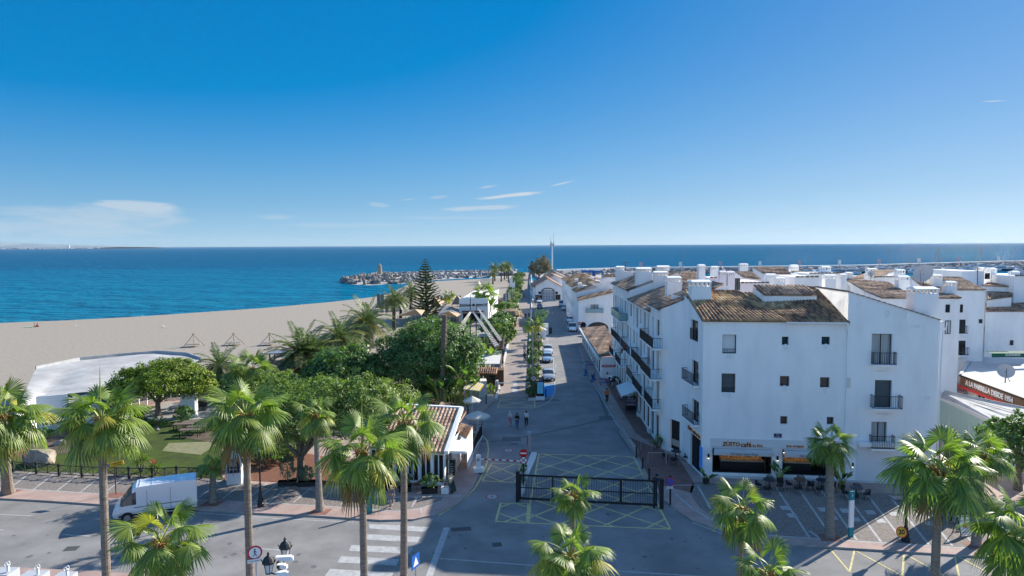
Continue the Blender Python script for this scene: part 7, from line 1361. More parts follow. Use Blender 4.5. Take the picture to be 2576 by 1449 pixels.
# yellow street sign
b = G(291.7, 1243, .12); T = thing('direction_sign', 'yellow parking direction arrow sign on a thin post left of the van', 'sign', tuple(b)); post(T, b, 2.7, .04, mat('maroon_post', (.08, .02, .025), .6)); c = D(291, 1167, b.y-.1); q = MB(); U2 = Vector((.93, .12, .19)).normalized(); q.plate(c, U2, (-.19, 0, .95), [(-.65, -.17), (.62, -.17), (.62, .17), (-.65, .17), (-.72, 0)], .04); part(q, 'panel', YEL, T, True); q = MB(); q.plate(c+V3(0, -.05, 0), U2, (-.19, 0, .95), [(-.62, -.12), (-.45, -.12), (-.45, .12), (-.62, .12)], .012); part(q, 'blue_square', BLUE, T, True)
text('aparcamiento', .14, c+U2*.12+V3(0, -.05, .07), U2, (-.19, 0, .95), BLACK, T, .004); text('P parking', .15, c+U2*.12+V3(.02, -.05, -.08), U2, (-.19, 0, .95), BLACK, T, .004)
# speed sign 20
b = G(2268, 1362, .12); T = thing('speed_sign', 'round yellow sign with the number 20 leaning at the lamp post foot', 'sign', tuple(b)); q = MB(); [q.tube([b+V3(x, y, 0), b+V3(x*.3, 0, .9)], .02, 5) for x, y in ((-.3, -.1), (.3, -.1), (0, .35))]; part(q, 'stand', GALV, T, True); c = D(2267.5, 1338.5, b.y-.3); q = MB(); disc(q, c, (0, -1, .3), .36); part(q, 'red_rim', mat('orange_red_rim', (.75, .12, .03), .5), T, True); q = MB(); disc(q, c+Vector((0, -.02, .006)), (0, -1, .3), .29, t=.01); part(q, 'yellow_face', YEL, T, True); text('20', .42, c+Vector((0, -.04, .012)), (1, 0, 0), (0, .3, 1), BLACK, T, .004, 'number', .012)
# ---- lamp posts
def lantern(q, gq, fq, c, s=1.0):
    gq.lathe([(.13*s, 0), (.22*s, .42*s), (.21*s, .43*s)], c, 6); q.lathe([(.16*s, -.03*s), (.15*s, .01*s)], c, 6); q.lathe([(.27*s, .43*s), (.28*s, .50*s), (.20*s, .66*s), (.10*s, .74*s), (.05*s, .80*s), (.07*s, .85*s), (.01*s, .94*s)], c, 12)
    for k in range(6): a_ = k*math.pi/3; q.tube([(c[0]+.13*s*math.cos(a_), c[1]+.13*s*math.sin(a_), c[2]), (c[0]+.225*s*math.cos(a_), c[1]+.225*s*math.sin(a_), c[2]+.43*s)], .014*s, 4); q.tube([(c[0]+.27*s*math.cos(a_), c[1]+.27*s*math.sin(a_), c[2]+.47*s), (c[0]+.31*s*math.cos(a_), c[1]+.31*s*math.sin(a_), c[2]+.58*s)], .02*s, 4)
LG = mat('lantern_glass', (.55, .56, .55), .3)
def lamp_post(label, px, py, ztop, n=1, sc=1.0):
    b = G(px, py, .12); T = thing('street_lamp', label, 'street lamp', tuple(b), 0, 'black lantern street lamps'); q = MB(); q.lathe([(.26, 0), (.27, .25), (.20, .32), (.22, .55), (.14, .75), (.15, .95), (.10, 1.05), (.09, 1.5), (.065, 1.6), (.055, ztop-1.0), (.09, ztop-.98), (.05, ztop-.9)], n=10); part(q, 'post', IRON, T, smooth=False); q = MB(); gq = MB(); lantern(q, gq, None, (0, 0, ztop-.9)); lt = part(q, 'lantern', IRON, T); part(gq, 'glass', LG, lt); return T
lamp_post('black lantern lamp on the left pavement between the palm trunk and the terrace', 656, 1274, D(656, 1105, 51.7).z)
lamp_post('black lantern lamp on the right pavement behind the 20 sign', 2278, 1362, 3.9)
bb = D(700, 1500, 27.2); T = thing('twin_street_lamp', 'black twin lantern lamp carrying white traffic cameras at the lower edge', 'street lamp', (D(702, 1430, 27).x, 27, .12)); q = MB(); pc_ = D(704, 1420, 27); lx = pc_.x
q.tube([(lx, 27, .12), (lx, 27, pc_.z-.1)], .07, 8); q.lathe([(.05, 0), (.14, .08), (.14, .3), (.05, .38)], (lx, 27, pc_.z-.2), 8); l1 = D(718, 1389, 27.4); l2 = D(676, 1427, 26.6); 
for l_ in (l1, l2): q.tube([(lx, 27, pc_.z-.35), ((lx+l_.x)/2, (27+l_.y)/2, l_.z-.38), (l_.x, l_.y, l_.z-.2)], .035, 6)
part(q, 'post', IRON, T, True)
for l_ in (l1, l2): q = MB(); gq = MB(); lantern(q, gq, None, (l_.x, l_.y, l_.z-.22), .92); o_ = part(q, 'lantern', IRON, T, True); part(gq, 'glass', LG, o_, True)
for (px, py, w_, rr) in ((720, 1405, .55, .12), (714, 1425, .28, -.1), (712, 1444, .42, .35)): c = D(px, py, 26.8); q = MB(); q.box(c, (w_, .16, .14), rr); q.box(c+V3(-.1, 0, .09), (w_*1.1, .2, .03), rr); q.tube([c-V3(w_*.5), V3(lx, 27, c.z-.1)], .025, 5); part(q, 'camera', WPAINT, T, True)
for lb, px, py, zt_ in (('small lantern lamp beside the median bushes', 1356, 902, 3.6), ('lamp column at the corner of the glazed hall', 1346, 768, 5.5), ('lantern lamp between the houses behind the grill restaurant', 2510, 915, 4.6)):
    b = G(px, py, .1); T = thing('street_lamp', lb, 'street lamp', tuple(b)); q = MB(); q.tube([(0, 0, 0), (0, 0, zt_)], [.09, .05], 8); part(q, 'post', IRON, T); q = MB(); gq = MB(); lantern(q, gq, None, (0, 0, zt_), 1.3); lt = part(q, 'lantern', IRON, T); part(gq, 'glass', LG, lt)
# ---- barriers
def barrier(label, bx, by, x1, y1, zb=.12, red=True, arm=2.0):
    b = G(bx, by, zb); e = G(x1, y1, 0); T = thing('barrier', label, 'barrier', tuple(b)); q = MB(); q.box(b+V3(0, 0, .18), (.9, .7, .36), .1); part(q, 'base', WPAINT, T, True); q = MB(); q.box(b+V3(0, 0, .75), (.42, .36, 1.35), .1); q.lathe([(.22, 0), (.2, .08), (.1, .12)], b+V3(0, 0, 1.42), 10); part(q, 'cabinet', WPAINT, T, True); q = MB(); q.box(b+V3(-.02, -.19, 1.1), (.22, .03, .25), .1); part(q, 'panel', GREY, T, True)
    s = b+V3(.2, -.1, 1.15); e = V3(e.x, e.y, b.z+1.15); n = 11; qa = MB(); qb = MB()
    for i in range(n): (qb if (i % 2 and red) else qa).bar(s.lerp(e, i/n), s.lerp(e, (i+1)/n), .06, .10)
    part(qa, 'arm_white', WPAINT, T, True)
    if red: part(qb, 'arm_red_bands', RED, T, True)
barrier('white barrier with a red banded arm at the near end of the left lane', 1204, 1186, 1309, 1196)
barrier('thin barrier across the entrance of the promenade', 1250, 984, 1334, 986, red=False)
# island
q = MB(); q.prism(PX([(1337, 1137), (1351, 1138), (1348, 1152), (1324, 1205), (1318, 1238), (1305, 1256), (1309, 1215), (1326, 1165)], .15), 0, .16, 0, 0); struct(q, 'traffic_island', mat('white_kerb', (.62, .62, .6)))
b = G(1332, 1136, .15); T = thing('access_column', 'grey access control column at the tip of the planted island', 'post', tuple(b)); q = MB(); q.box(b+V3(0, 0, .9), (.28, .28, 1.8)); q.box(b+V3(-.02, -.1, 1.85), (.36, .55, .2)); part(q, 'column', GREY, T, True); q = MB(); q.box(b+V3(-.2, -.1, 1.1), (.08, .2, .9)); part(q, 'red_stripe', RED, T, True)
for i, (px, py, r_) in enumerate(((1317, 1190, .35), (1314, 1216, .38))): bush(('small leafy plant at the foot of the no entry post', 'small leafy plant close to the gate post')[i], px, py, r_, .5, 'dk', 300+i, 500, .07, .16, name='island_plant')
for i, (px, py, h, zb) in enumerate(((1601, 1150, 1.0, .12), (1616.5, 1178, 1.0, .12), (1633, 1207, 1.0, .12), (1223, 1016, 1.15, .1), (1177, 1046, 1.2, .12), (1373, 998, 1.0, .0))):
    lb = ('black bollard at the far end of the chained row beside the gate', 'middle black bollard of the chained row beside the gate', 'black bollard nearest the gate in the chained row', 'dark bollard at the kiosk paving corner', 'tall dark bollard behind the cream parasol', 'black bollard on the blue parking bay')[i]
    b = G(px, py, zb); T = thing('bollard', lb, 'bollard', tuple(b), 0, 'dark bollards'); q = MB(); q.lathe([(.11, 0), (.11, .08), (.075, .12), (.075, h-.15), (.095, h-.1), (.09, h-.02), (.04, h)], n=12); part(q, 'shaft', IRON, T)
q = MB(); b0_ = G(1561, 1089, .1); b1_ = G(1601, 1146, .1); q.bar(b0_+V3(0, 0, .3), b1_+V3(0, 0, .3), .35, .6); top(q, 'low_wall', CONC, 'low white wall beside the street kerb by the hand rails', 'wall', tuple(b0_), world=True)
for i, (p, r_) in enumerate((((1612, 1132), (1640, 1133)), ((1630, 1166), (1675, 1166)), ((1668, 1120), (1676, 1168)))):
    a_ = G(*p, .12); b = G(*r_, .12); q = MB(); z = 1.0; q.tube([a_, a_+V3(0, 0, z), b+V3(0, 0, z), b], .03, 6); tag(link('hand_rail', q.mesh('hand_rail', GALV, tuple(a_)), None, tuple(a_)), ('steel hand rail farther from the gate on the brick pavement', 'steel hand rail nearer to the gate on the brick pavement', 'steel rail along the shop steps')[i], 'railing', 'steel hand rails')
# info screen
b = G(1359, 1006, .12); T = thing('information_screen', 'dark framed information screen on a white base at the median end', 'screen', tuple(b)); q = MB(); q.box(b+V3(0, 0, .25), (1.1, .5, .5)); part(q, 'base', WPAINT, T, True); q = MB(); q.box(b+V3(0, 0, 1.5), (.98, .2, 2.0)); part(q, 'frame', BLACK, T, True); q = MB(); q.box(b+V3(0, -.11, 1.6), (.78, .03, 1.5)); part(q, 'screen', mat('blue_map_screen', (.05, .2, .35), .2, c2=(.12, .22, .28), ns=3, emit=((.05, .25, .5), .15)), T, True)
q = MB(); q.prism(PX([(1329, 1000), (1330, 960), (1336, 880), (1337, 800), (1360, 790), (1368, 830), (1358, 890), (1355, 960), (1352, 1000)], .4), 0, .36, 0, 1); struct(q, 'median_planter', [SOIL, mat('white_kerb', (.62, .62, .6))])
# ---- X pattern fence along the lawn
T = thing('lawn_fence', 'low dark fence with crossed bars along the lawn', 'fence', tuple(G(40, 1192, .12))); pts = [(-80, 1182), (-15, 1184), (34, 1188), (92, 1192), (149, 1197), (207, 1201), (263, 1203), (325, 1205), (384, 1206), (445, 1203), (507, 1204), (567, 1214)]; gp = [G(x, y, .12) for x, y in pts]; q = MB()
for a_, b in zip(gp[:-1], gp[1:]):
    q.box(a_+V3(0, 0, .55), (.16, .16, 1.1)); zz = V3(0, 0, 1); m = a_.lerp(b, .5)
    q.bar(a_+zz*.95, b+zz*.95, .05, .07); q.bar(a_+zz*.18, b+zz*.18, .05, .06); q.box(m+zz*.55, (.06, .06, .8))
    for s, e in ((a_, m), (m, b)): q.bar(s+zz*.2, e+zz*.93, .035, .035); q.bar(s+zz*.93, e+zz*.2, .035, .035)
part(q, 'bars', mat('dark_green_wood', (.03, .035, .03), .7), T, True)
# ---- cash machine kiosk
b = G(592, 1212, .12); T = thing('cash_machine', 'white cash machine kiosk with dark blue lettered panels', 'cash machine', tuple(b)); a_ = .25; q = MB(); q.box(b+V3(0, 0, 1.35), (1.15, 1.5, 2.7), a_); part(q, 'body', WPAINT, T, True); ua = Vector((math.cos(a_), math.sin(a_), 0)); na = Vector((ua.y, -ua.x, 0)); NV = mat('navy_panel', (.01, .03, .09), .4); fo = b+na*.755
q = MB(); q.box(fo+V3(0, 0, 1.6)+na*.0, (.95, .06, 1.2), a_); q.box(b+V3(0, 0, 3.05)-ua*.2, (1.1, .3, .62), a_); part(q, 'navy_panel', NV, T, True); q = MB(); q.box(fo+na*.05+V3(0, 0, 1.75), (.42, .05, .36), a_); part(q, 'screen', GREY, T, True); q = MB(); q.box(fo+na*.1+V3(0, 0, 1.35), (.55, .2, .06), a_); part(q, 'keypad_shelf', GALV, T, True)
text('ATM', .42, b-ua*.2+na*.17+V3(0, 0, 3.12), ua, DN, SIGNW, T, .004, 'lettering', .01); text('Caixero', .18, b-ua*.2+na*.17+V3(0, 0, 2.85), ua, DN, SIGNW, T, .004); text('ATM', .32, fo+na*.04+V3(0, 0, 2.05), ua, DN, SIGNW, T, .004); text('ATM', .4, b+ua*.585+V3(0, 0, 2.1), (-na), DN, NV, T, .004, 'lettering', .01); text('Caixero', .2, b+ua*.585+V3(0, 0, 1.75), (-na), DN, NV, T, .004)
# ---- teal totem, boards
b = G(2140, 1350, .12); T = thing('totem_sign', 'slim white and teal information totem on the right pavement', 'sign', tuple(b)); TEAL = mat('teal_panel', (.01, .22, .25), .4); q = MB(); q.box(b+V3(0, 0, 1.6), (.36, .12, 1.9), .3); part(q, 'white_panel', SIGNW, T, True); q = MB(); q.box(b+V3(0, 0, .33), (.37, .13, .66), .3); q.box(b+V3(0, 0, 2.85), (.37, .13, .6), .3); part(q, 'teal_panel', TEAL, T, True); text('i', .35, b+V3(.02, -.08, 2.9), (1, .3, 0), DN, SIGNW, T, .004)
b = G(928, 1291, .12); T = thing('totem_sign', 'small teal totem half hidden behind the zebra crossing palm', 'sign', tuple(b)); q = MB(); q.box(b+V3(0, 0, .9), (.5, .14, 1.8), .5); part(q, 'panel', TEAL, T, True)
b = G(2421, 1343, .12); T = thing('sandwich_board', 'white sandwich board with a food picture beside the lamp', 'sign board', tuple(b)); 
def aboard(T, b, w_, h, rz, mf, mp): 
    u_ = Vector((math.cos(rz), math.sin(rz), 0)); n_ = Vector((u_.y, -u_.x, 0)); q = MB(); tp_ = b+V3(0, 0, h)
    for s in (-1, 1):
        for k in (-1, 1): q.bar(b+u_*s*w_/2+n_*k*h*.27, tp_+u_*s*w_/2, .05, .04)
        q.bar(b-u_*w_/2+n_*s*h*.25+V3(0, 0, .08), b+u_*w_/2+n_*s*h*.25+V3(0, 0, .08), .05, .04)
    q.bar(tp_-u_*w_/2, tp_+u_*w_/2, .05, .05); part(q, 'frame', mf, T, True); vv = (tp_-(b+n_*h*.27)).normalized(); o_ = b+n_*(h*.27+.02); q = MB(); q.plate(o_, u_, vv, [(-w_/2+.04, .08), (w_/2-.04, .08), (w_/2-.04, h-.03), (-w_/2+.04, h-.03)], .015); part(q, 'board', mp, T, True); return u_, vv, o_+u_.cross(vv)*.02
u_, v_, o_ = aboard(T, b, .95, 1.25, .25, IRON, SIGNW); text('ICE CREAM', .14, o_+v_*1.0, u_, v_, BLACK, T, .003); text('COFFEE & MORE', .11, o_+v_*.25, u_, v_, RED, T, .003); q = MB(); q.plate(o_, u_, v_, [(.2*math.cos(t), .62+.12*math.sin(t)) for t in np.linspace(0, 6, 12)], .01); part(q, 'food_picture', mat('food_red', (.5, .08, .04), .6), T, True)
CHK = mat('chalkboard', (.03, .05, .045), .8)
b = G(1135, 1195, .12); T = thing('sandwich_board', 'wooden framed chalkboard by the cafe corner pillar', 'sign board', tuple(b)); u_, v_, o_ = aboard(T, b, .85, 1.45, -.05, WOODL, CHK)
for i, s in enumerate(('BUT', 'BEGIN', 'AFTER', 'COFFEE')): text(s, .15, o_+v_*(1.05-i*.2), u_, v_, SIGNW, T, .003)
b = G(1131, 1238, .12); T = thing('sandwich_board', 'narrow dark menu board turned sideways at the pavement planter', 'sign board', tuple(b)); u_, v_, o_ = aboard(T, b, .8, 1.5, 1.2, IRON, CHK); text('MENU', .16, o_+v_*1.2, u_, v_, SIGNW, T, .003)
T = thing('fallen_board', 'picture board lying on the pavement in front of the white shutter', 'sign board', tuple(G(2275, 1252, .12))); c = G(2275, 1253, .2); q = MB(); q.box(c, (1.9, .7, .06), -.1); part(q, 'board', mat('blue_picture', (.35, .45, .5), .5, c2=(.5, .2, .1), ns=4), T, True)
# ---- chairs and tables of the cafe
def cafe_chair(label, px, py, rz, group, m=RATTAN, first=[None]):
    b = G(px, py, .12)
    if first[0] is None:
        T = thing('cafe_chair', label, 'chair', tuple(b), rz, group); q = MB(); q.lathe([(.24, -.03), (.27, 0), (.25, .04)], (0, 0, .43), 14); part(q, 'seat', m, T)
        q = MB(); n = 16
        for i in range(n): a_ = math.pi*(1.0+i/(n-1)*1.0)+0; x, y = .30*math.cos(a_), .28*math.sin(a_); q.tube([(x*.85, y*.85, .44), (x, y, .62+.16*abs(math.sin(a_)))], .014, 4); a2 = a_+(.2 if i % 2 else -.2); q.tube([(x*.85, y*.85, .44), (.30*math.cos(a2), .28*math.sin(a2), .62+.14*abs(math.sin(a_)))], .010, 4)
        q.tube([(.30*math.cos(a_), .28*math.sin(a_), .63+.17*abs(math.sin(a_))) for a_ in np.linspace(math.pi*.95, math.pi*2.05, 13)], .02, 5); part(q, 'backrest', m, T)
        for sx in (-1, 1):
            for sy in (-1, 1): q = MB(); q.tube([(.17*sx, .17*sy, .43), (.24*sx, .24*sy, 0)], .018, 5); part(q, 'leg', m, T)
        first[0] = T; return T
    return dup(first[0], tuple(b), rz, label)
def cafe_table(label, px, py, r_, m, group, h=.74, square=False):
    b = G(px, py, .12); T = thing('cafe_table', label, 'table', tuple(b), 0, group); q = MB()
    if square: q.box((0, 0, h), (r_*2, r_*2, .04))
    else: q.lathe([(r_, -.02), (r_, .02)], (0, 0, h), 20)
    part(q, 'tabletop', m, T); q = MB(); q.tube([(0, 0, .02), (0, 0, h)], .04, 6); q.lathe([(.25, 0), (.22, .03)], n=12); part(q, 'pedestal', IRON, T)
TT = (('by the potted corner plant', 1935, 1229), ('in front of the pillar between the windows', 2012, 1228), ('left of the dark fan palm trunk', 2067, 1230), ('right of the dark fan palm trunk', 2154, 1250), ('outside the narrow street side window', 1700, 1155))
for k, (w_, px, py) in enumerate(TT):
    cafe_table('dark round cafe table '+w_, px, py, .48, mat('dark_table_top', (.03, .04, .05), .35), 'cafe tables on the right pavement')
    for j, (dx, dy, ang, wd) in enumerate(((-27, 3, -1.4, 'left'), (2, -8, 0.0, 'far'), (26, 6, 1.5, 'right'), (-6, 14, 2.9, 'near'))):
        cafe_chair('black armchair at the %s side of table %s' % (wd, w_), px+dx, py+dy, R(180)+ang if wd in ('x',) else (R(90) if False else {'left': -R(90), 'far': R(180), 'right': R(90), 'near': 0}[wd]+.2*math.sin(k*3+j)), 'black woven armchairs at the cafe')
first2 = [None]
TL = (('nearest the lamp post', 724, 1165), ('at the back of the terrace', 700, 1130), ('beside the terrace tree trunk', 737, 1148))
for k, (w_, px, py) in enumerate(TL):
    cafe_table('blue topped square table '+w_, px-50 if k == 0 else px, py, .42, mat('blue_table_top', (.06, .16, .28), .4), 'blue topped tables on the left terrace', square=True)
    for j, (dx, dy, rz_, wd) in enumerate(((-16, 4, -R(90), 'left'), (12, -5, R(170), 'far'), (18, 6, R(90), 'right'), (0, 10, 0, 'near'))): cafe_chair('brown rattan chair at the %s side of table %s' % (wd, w_), (px-50 if k == 0 else px)+dx, py+dy, rz_, 'rattan chairs on the left terrace', TEAK, first2)
cafe_table('pale square table in front of the glazed cafe doors', 1030, 1218, .42, mat('grey_table_top', (.35, .33, .31), .6), None, square=True); f3_ = [None]; cafe_chair('single wooden cafe chair beside the pale square table', 1048, 1232, R(60), None, WOOD, f3_)
cafe_table('pale square table behind the black railing of the cafe', 1195, 1088, .4, mat('grey_table_top', (.35, .33, .31)), None, square=True); cafe_table('second pale table farther behind the black railing', 1192, 1105, .4, mat('grey_table_top', (.35, .33, .31)), None, square=True)
for i, (px, py, lb) in enumerate(((1173, 1157, 'dark bar stool nearest the barrier under the white canopy'), (1182, 1143, 'second dark bar stool under the white canopy'))):
    b = G(px, py, .12); T = thing('bar_stool', lb, 'stool', tuple(b)); q = MB(); q.lathe([(.19, 0), (.19, .05)], (0, 0, .78), 12); part(q, 'seat', WOOD, T); q = MB(); [q.tube([(.13*x, .13*y, .78), (.2*x, .2*y, 0)], .02, 5) for x in (-1, 1) for y in (-1, 1)]; part(q, 'legs', WOOD, T)
# picnic tables in the garden
for i, (px, py, rz_) in enumerate(((462, 1083, .1), (485, 1077, .15), (496, 1090, .1), (522, 1083, .1), (478, 1098, .12), (600, 1100, .1))):
    b = G(px, py, .12); T = thing('picnic_table', ('dark garden table nearest the clipped bush', 'dark garden table right behind the first one', 'dark garden table in the middle of the group', 'dark garden table at the right of the group', 'dark garden table nearest the paved slab', 'dark garden table alone in the shade')[i], 'table', tuple(b), rz_, 'dark garden tables'); q = MB(); q.box((0, 0, .75), (2.0, .85, .06)); part(q, 'tabletop', mat('brown_table_top', (.16, .12, .10), .7), T)
    for sx in (-1, 1):
        for sy in (-1, 1): q = MB(); q.box((.9*sx, .36*sy, .37), (.07, .07, .74)); part(q, 'leg', IRON, T)
b = G(497, 1032, .12); T = thing('garden_sofa', 'black slatted garden seat by the white boarded pillar', 'seat', tuple(b)); q = MB(); q.box((0, 0, .45), (2.0, .7, .08)); q.box((0, .35, .8), (2.0, .08, .7)); [q.box((x, 0, .22), (.08, .6, .44)) for x in (-.95, .95)]; [q.box((-.9+i*.15, -.35, .25), (.04, .04, .45)) for i in range(13)]; part(q, 'frame', IRON, T)
# parasols
def parasol(label, px, py, zb, h, r_, m, px_dir=None, closed=False, group=None, fringe=False):
    b = G(px, py, zb); T = thing('parasol', label, 'parasol', tuple(b), 0, group); q = MB(); q.tube([(0, 0, 0), (0, 0, h)], .03, 6); q.lathe([(.28, 0), (.26, .1)], n=10); part(q, 'pole', WPAINT, T); q = MB(); n = 8
    if closed: q.lathe([(.05, h-1.5), (.16, h-1.2), (.10, h-.3), (.02, h)], n=8)
    else:
        ring = [(r_*math.cos(2*math.pi*i/(n*2))*(1 if i % 2 == 0 else .93), r_*math.sin(2*math.pi*i/(n*2))*(1 if i % 2 == 0 else .93), h-.55) for i in range(n*2)]; q.add(ring+[(0, 0, h)], [(i, (i+1) % (2*n), 2*n) for i in range(2*n)]); k = len(ring); q.add(ring+[(x, y, z-.16) for x, y, z in ring], [(i, k+i, k+(i+1) % k, (i+1) % k) for i in range(k)])
    part(q, 'canopy', m, T); return T
CRM = mat('cream_parasol', (.55, .54, .47), .85, n=.1, ns=3)
parasol('cream fringed parasol over the black railing of the tiled cafe', 1202, 1092, .12, 2.5, 1.35, CRM)
parasol('smaller pale parasol behind the cream one', 1188, 1042, .12, 2.2, 1.1, CRM)
for i, (px, py) in enumerate(((1012, 762), (1025, 758), (1031, 762), (1045, 764), (1002, 768), (1019, 772), (1036, 770))): parasol(('folded parasol leftmost at the straw shades', 'tall folded parasol behind the pair of palms', 'folded parasol between the palms', 'folded parasol nearest the tall pine', 'folded parasol beside the left date palm', 'lower folded parasol behind the date palms', 'folded parasol below the taller ones')[i], px, py+12, .0, 3.0, 0, mat('folded_parasol', (.42, .40, .48), .8), closed=True, group='folded parasols on the beach terrace')
STR = mat('straw', (.30, .22, .13), .95, c2=(.18, .13, .08), ns=6, bump=1)
for i, (px, py) in enumerate(((966, 778), (972, 790), (985, 782), (960, 788), (1300, 812))):
    b = G(px, py, .0); T = thing('straw_parasol', ('straw parasol at the back left of the beach terrace', 'largest straw parasol in front of the grey banner', 'straw parasol beside the date palm trunk', 'straw parasol half behind the bushy date palm', 'thatched canopy over the stall at the promenade edge')[i], 'parasol', tuple(b), 0, 'straw parasols'); q = MB(); q.tube([(0, 0, 0), (0, 0, 2.6)], .08, 6); part(q, 'pole', WOOD, T); q = MB(); q.lathe([(1.9, 1.7), (1.7, 2.1), (1.2, 2.8), (.5, 3.3), (.08, 3.5)], n=16); part(q, 'thatch', STR, T)
# hammock frames on the sand
for i, (px, py, pt) in enumerate(((487, 872, 838.5), (588, 868, 838), (678, 868, 838))):
    b = G(px, py, 0); hh = D(px, pt, b.y).z; T = thing('beach_daybed', ('tripod daybed on the sand at the left', 'middle tripod daybed on the sand', 'tripod daybed on the sand nearest the white pole')[i], 'daybed', (b.x, b.y, 0), .2, 'tripod daybeds on the sand'); q = MB()
    for x, y in ((-2.0, .6), (2.0, .6), (.5, -1.7), (-.3, 1.9)): q.tube([(x, y, 0), (-x*.12, -y*.12, hh)], .06, 5)
    part(q, 'poles', WOODL, T); q = MB(); q.box((0, 0, .55), (2.6, 2.0, .12), .1); part(q, 'bed', mat('grey_deck', (.30, .27, .25), .8), T)
# gulls on the sand
for i, (px, py) in enumerate(((357, 797.5), (534, 786.5), (410, 823), (414, 824.5), (190, 822), (758, 768))):
    b = G(px, py, 0); T = thing('seagull', ('gull at the water edge left of the middle', 'gull at the water edge near the bend', 'left gull of a pair on the dry sand', 'right gull of a pair on the dry sand', 'gull alone on the sand near the sunbathers', 'gull at the water edge in front of the breakwater')[i], 'bird', tuple(b), random.uniform(0, 6), 'gulls on the beach'); q = MB(); q.tube([(-.32, 0, .28), (-.15, 0, .26), (0, 0, .27), (.16, 0, .33), (.22, 0, .42), (.28, 0, .44)], [.02, .09, .11, .08, .05, .045], 8); q.tube([(.3, 0, .44), (.38, 0, .43)], [.02, .005], 5); part(q, 'body', mat('gull_white', (.7, .7, .7), .8), T, smooth=True); q = MB(); q.tube([(-.02, .04, .2), (0, .04, 0)], .012, 4); q.tube([(-.02, -.04, .2), (0, -.04, 0)], .012, 4); part(q, 'legs', YEL, T); q = MB(); [q.tube([(-.38, s*.05, .30), (-.1, s*.10, .32), (.1, s*.08, .30)], [.01, .05, .02], 5) for s in (-1, 1)]; part(q, 'wings', mat('gull_grey', (.3, .31, .33), .8), T)
# boulder in the garden
def rockmesh(seed, n=2, sc=(1, 1, 1)):
    import bmesh
    bm = bmesh.new(); bmesh.ops.create_icosphere(bm, subdivisions=n, radius=1); r = random.Random(seed); pl = [(Vector((r.gauss(0, 1), r.gauss(0, 1), r.gauss(0, 1))).normalized(), r.uniform(.6, .85)) for _ in range(7)]
    for v in bm.verts:
        for nn, d in pl:
            k = v.co.dot(nn)
            if k > d: v.co -= nn*(k-d)
        v.co += Vector((r.uniform(-1, 1), r.uniform(-1, 1), r.uniform(-1, 1)))*.04; v.co = Vector((v.co.x*sc[0], v.co.y*sc[1], v.co.z*sc[2]))
    me = bpy.data.meshes.new('rock'); bm.to_mesh(me); bm.free(); return me
me = rockmesh(3, 3, (1.5, 1.1, 1.0)); me.materials.append(mat('garden_rock', (.40, .35, .29), .9, c2=(.22, .17, .13), ns=1.2, bump=1, bs=3)); b = G(100, 1168, .1); tag(link('boulder', me, None, (b.x, b.y, .7)), 'big pale boulder on the lawn behind the fence at the left', 'boulder')
me = rockmesh(9, 2, (.7, .5, .4)); me.materials.append(MATS['garden_rock']); b = G(150, 1120, .1); tag(link('boulder', me, None, (b.x, b.y, .3)), 'small rock in the bed beneath the boarded wall', 'boulder')
# ticket machines at the lower left
for i, (x0, x1, py) in enumerate(((-25, 23, 1432), (45, 100, 1440), (128, 172, 1443))):
    c0, c1 = D(x0, py+12, 33.5), D(x1, py+12, 33.5); T = thing('waste_bin', ('white street bin cut by the left frame edge', 'white street bin with a blue panel, middle of the three', 'white street bin nearest the palm trunk')[i], 'bin', (c0.x, 33.5, .12), 0, 'white bins at the lower left'); w_ = c1.x-c0.x; q = MB(); q.box((w_/2, .3, (c0.z-.12)/2), (w_, .9, c0.z-.12)); part(q, 'body', mat('bin_white', (.42, .44, .47), .5), T); q = MB(); q.box((w_*.4, -.16, c0.z-.3), (w_*.7, .03, .3)); part(q, 'front_flap', BLUE if i == 1 else GREY, T); q = MB(); q.box((w_*.8, .2, c0.z+.1), (.1, .1, .34)); q.tube([(w_*.8-.1+.07*math.cos(t), .2, c0.z+.26+.11*math.sin(t)) for t in np.linspace(0, 6.28, 10)], .02, 5); q.tube([(w_*.8+.04+.07*math.cos(t), .2, c0.z+.32+.13*math.sin(t)) for t in np.linspace(0, 6.28, 10)], .02, 5); part(q, 'lifting_hook', SIGNW, T)
# ---- black railing of the cafe edge
pl = [G(x, y, .12) for x, y in ((1185, 1155), (1199, 1120), (1213.5, 1098), (1213, 1073), (1180, 1071))]; T = thing('cafe_railing', 'black railing with a white foot between cafe terrace and street', 'railing', tuple(pl[0])); q = MB(); qw = MB()
for a_, b in zip(pl[:-1], pl[1:]):
    zz = V3(0, 0, 1); q.bar(a_+zz*1.25, b+zz*1.25, .05, .06); q.bar(a_+zz*.2, b+zz*.2, .04, .05); n = max(2, int((b-a_).length/.16)); qw.bar(a_+zz*.06, b+zz*.06, .12, .16)
    for i in range(n+1): q.box(a_.lerp(b, i/n)+zz*.7, (.03, .03, 1.1))
part(q, 'bars', IRON, T, True); part(qw, 'foot', WPAINT, T, True)
T = thing('flower_pot', 'white tub with pink bougainvillea at the cafe corner', 'plant pot', tuple(G(1099, 1205, .12))); b = G(1099, 1209, .12); q = MB(); q.box(b+V3(0, 0, .4), (.85, .6, .8)); part(q, 'tub', POTW, T, True); nb = leaves([(.1, 0, 1.5, .6, .9), (.3, -.1, 2.2, .35, .5)], 900, .06, 77); link('foliage', nb.mesh('foliage', [mat('dry_twigs', (.20, .15, .10), .8, isl=.4, trans=.2)]), T).location = (0, 0, 0); nb = leaves([(.05, 0, 1.9, .5, .6)], 260, .07, 78); link('flowers', nb.mesh('flowers', [mat('bougainvillea', (.6, .05, .35), .7, trans=.3)]), T)
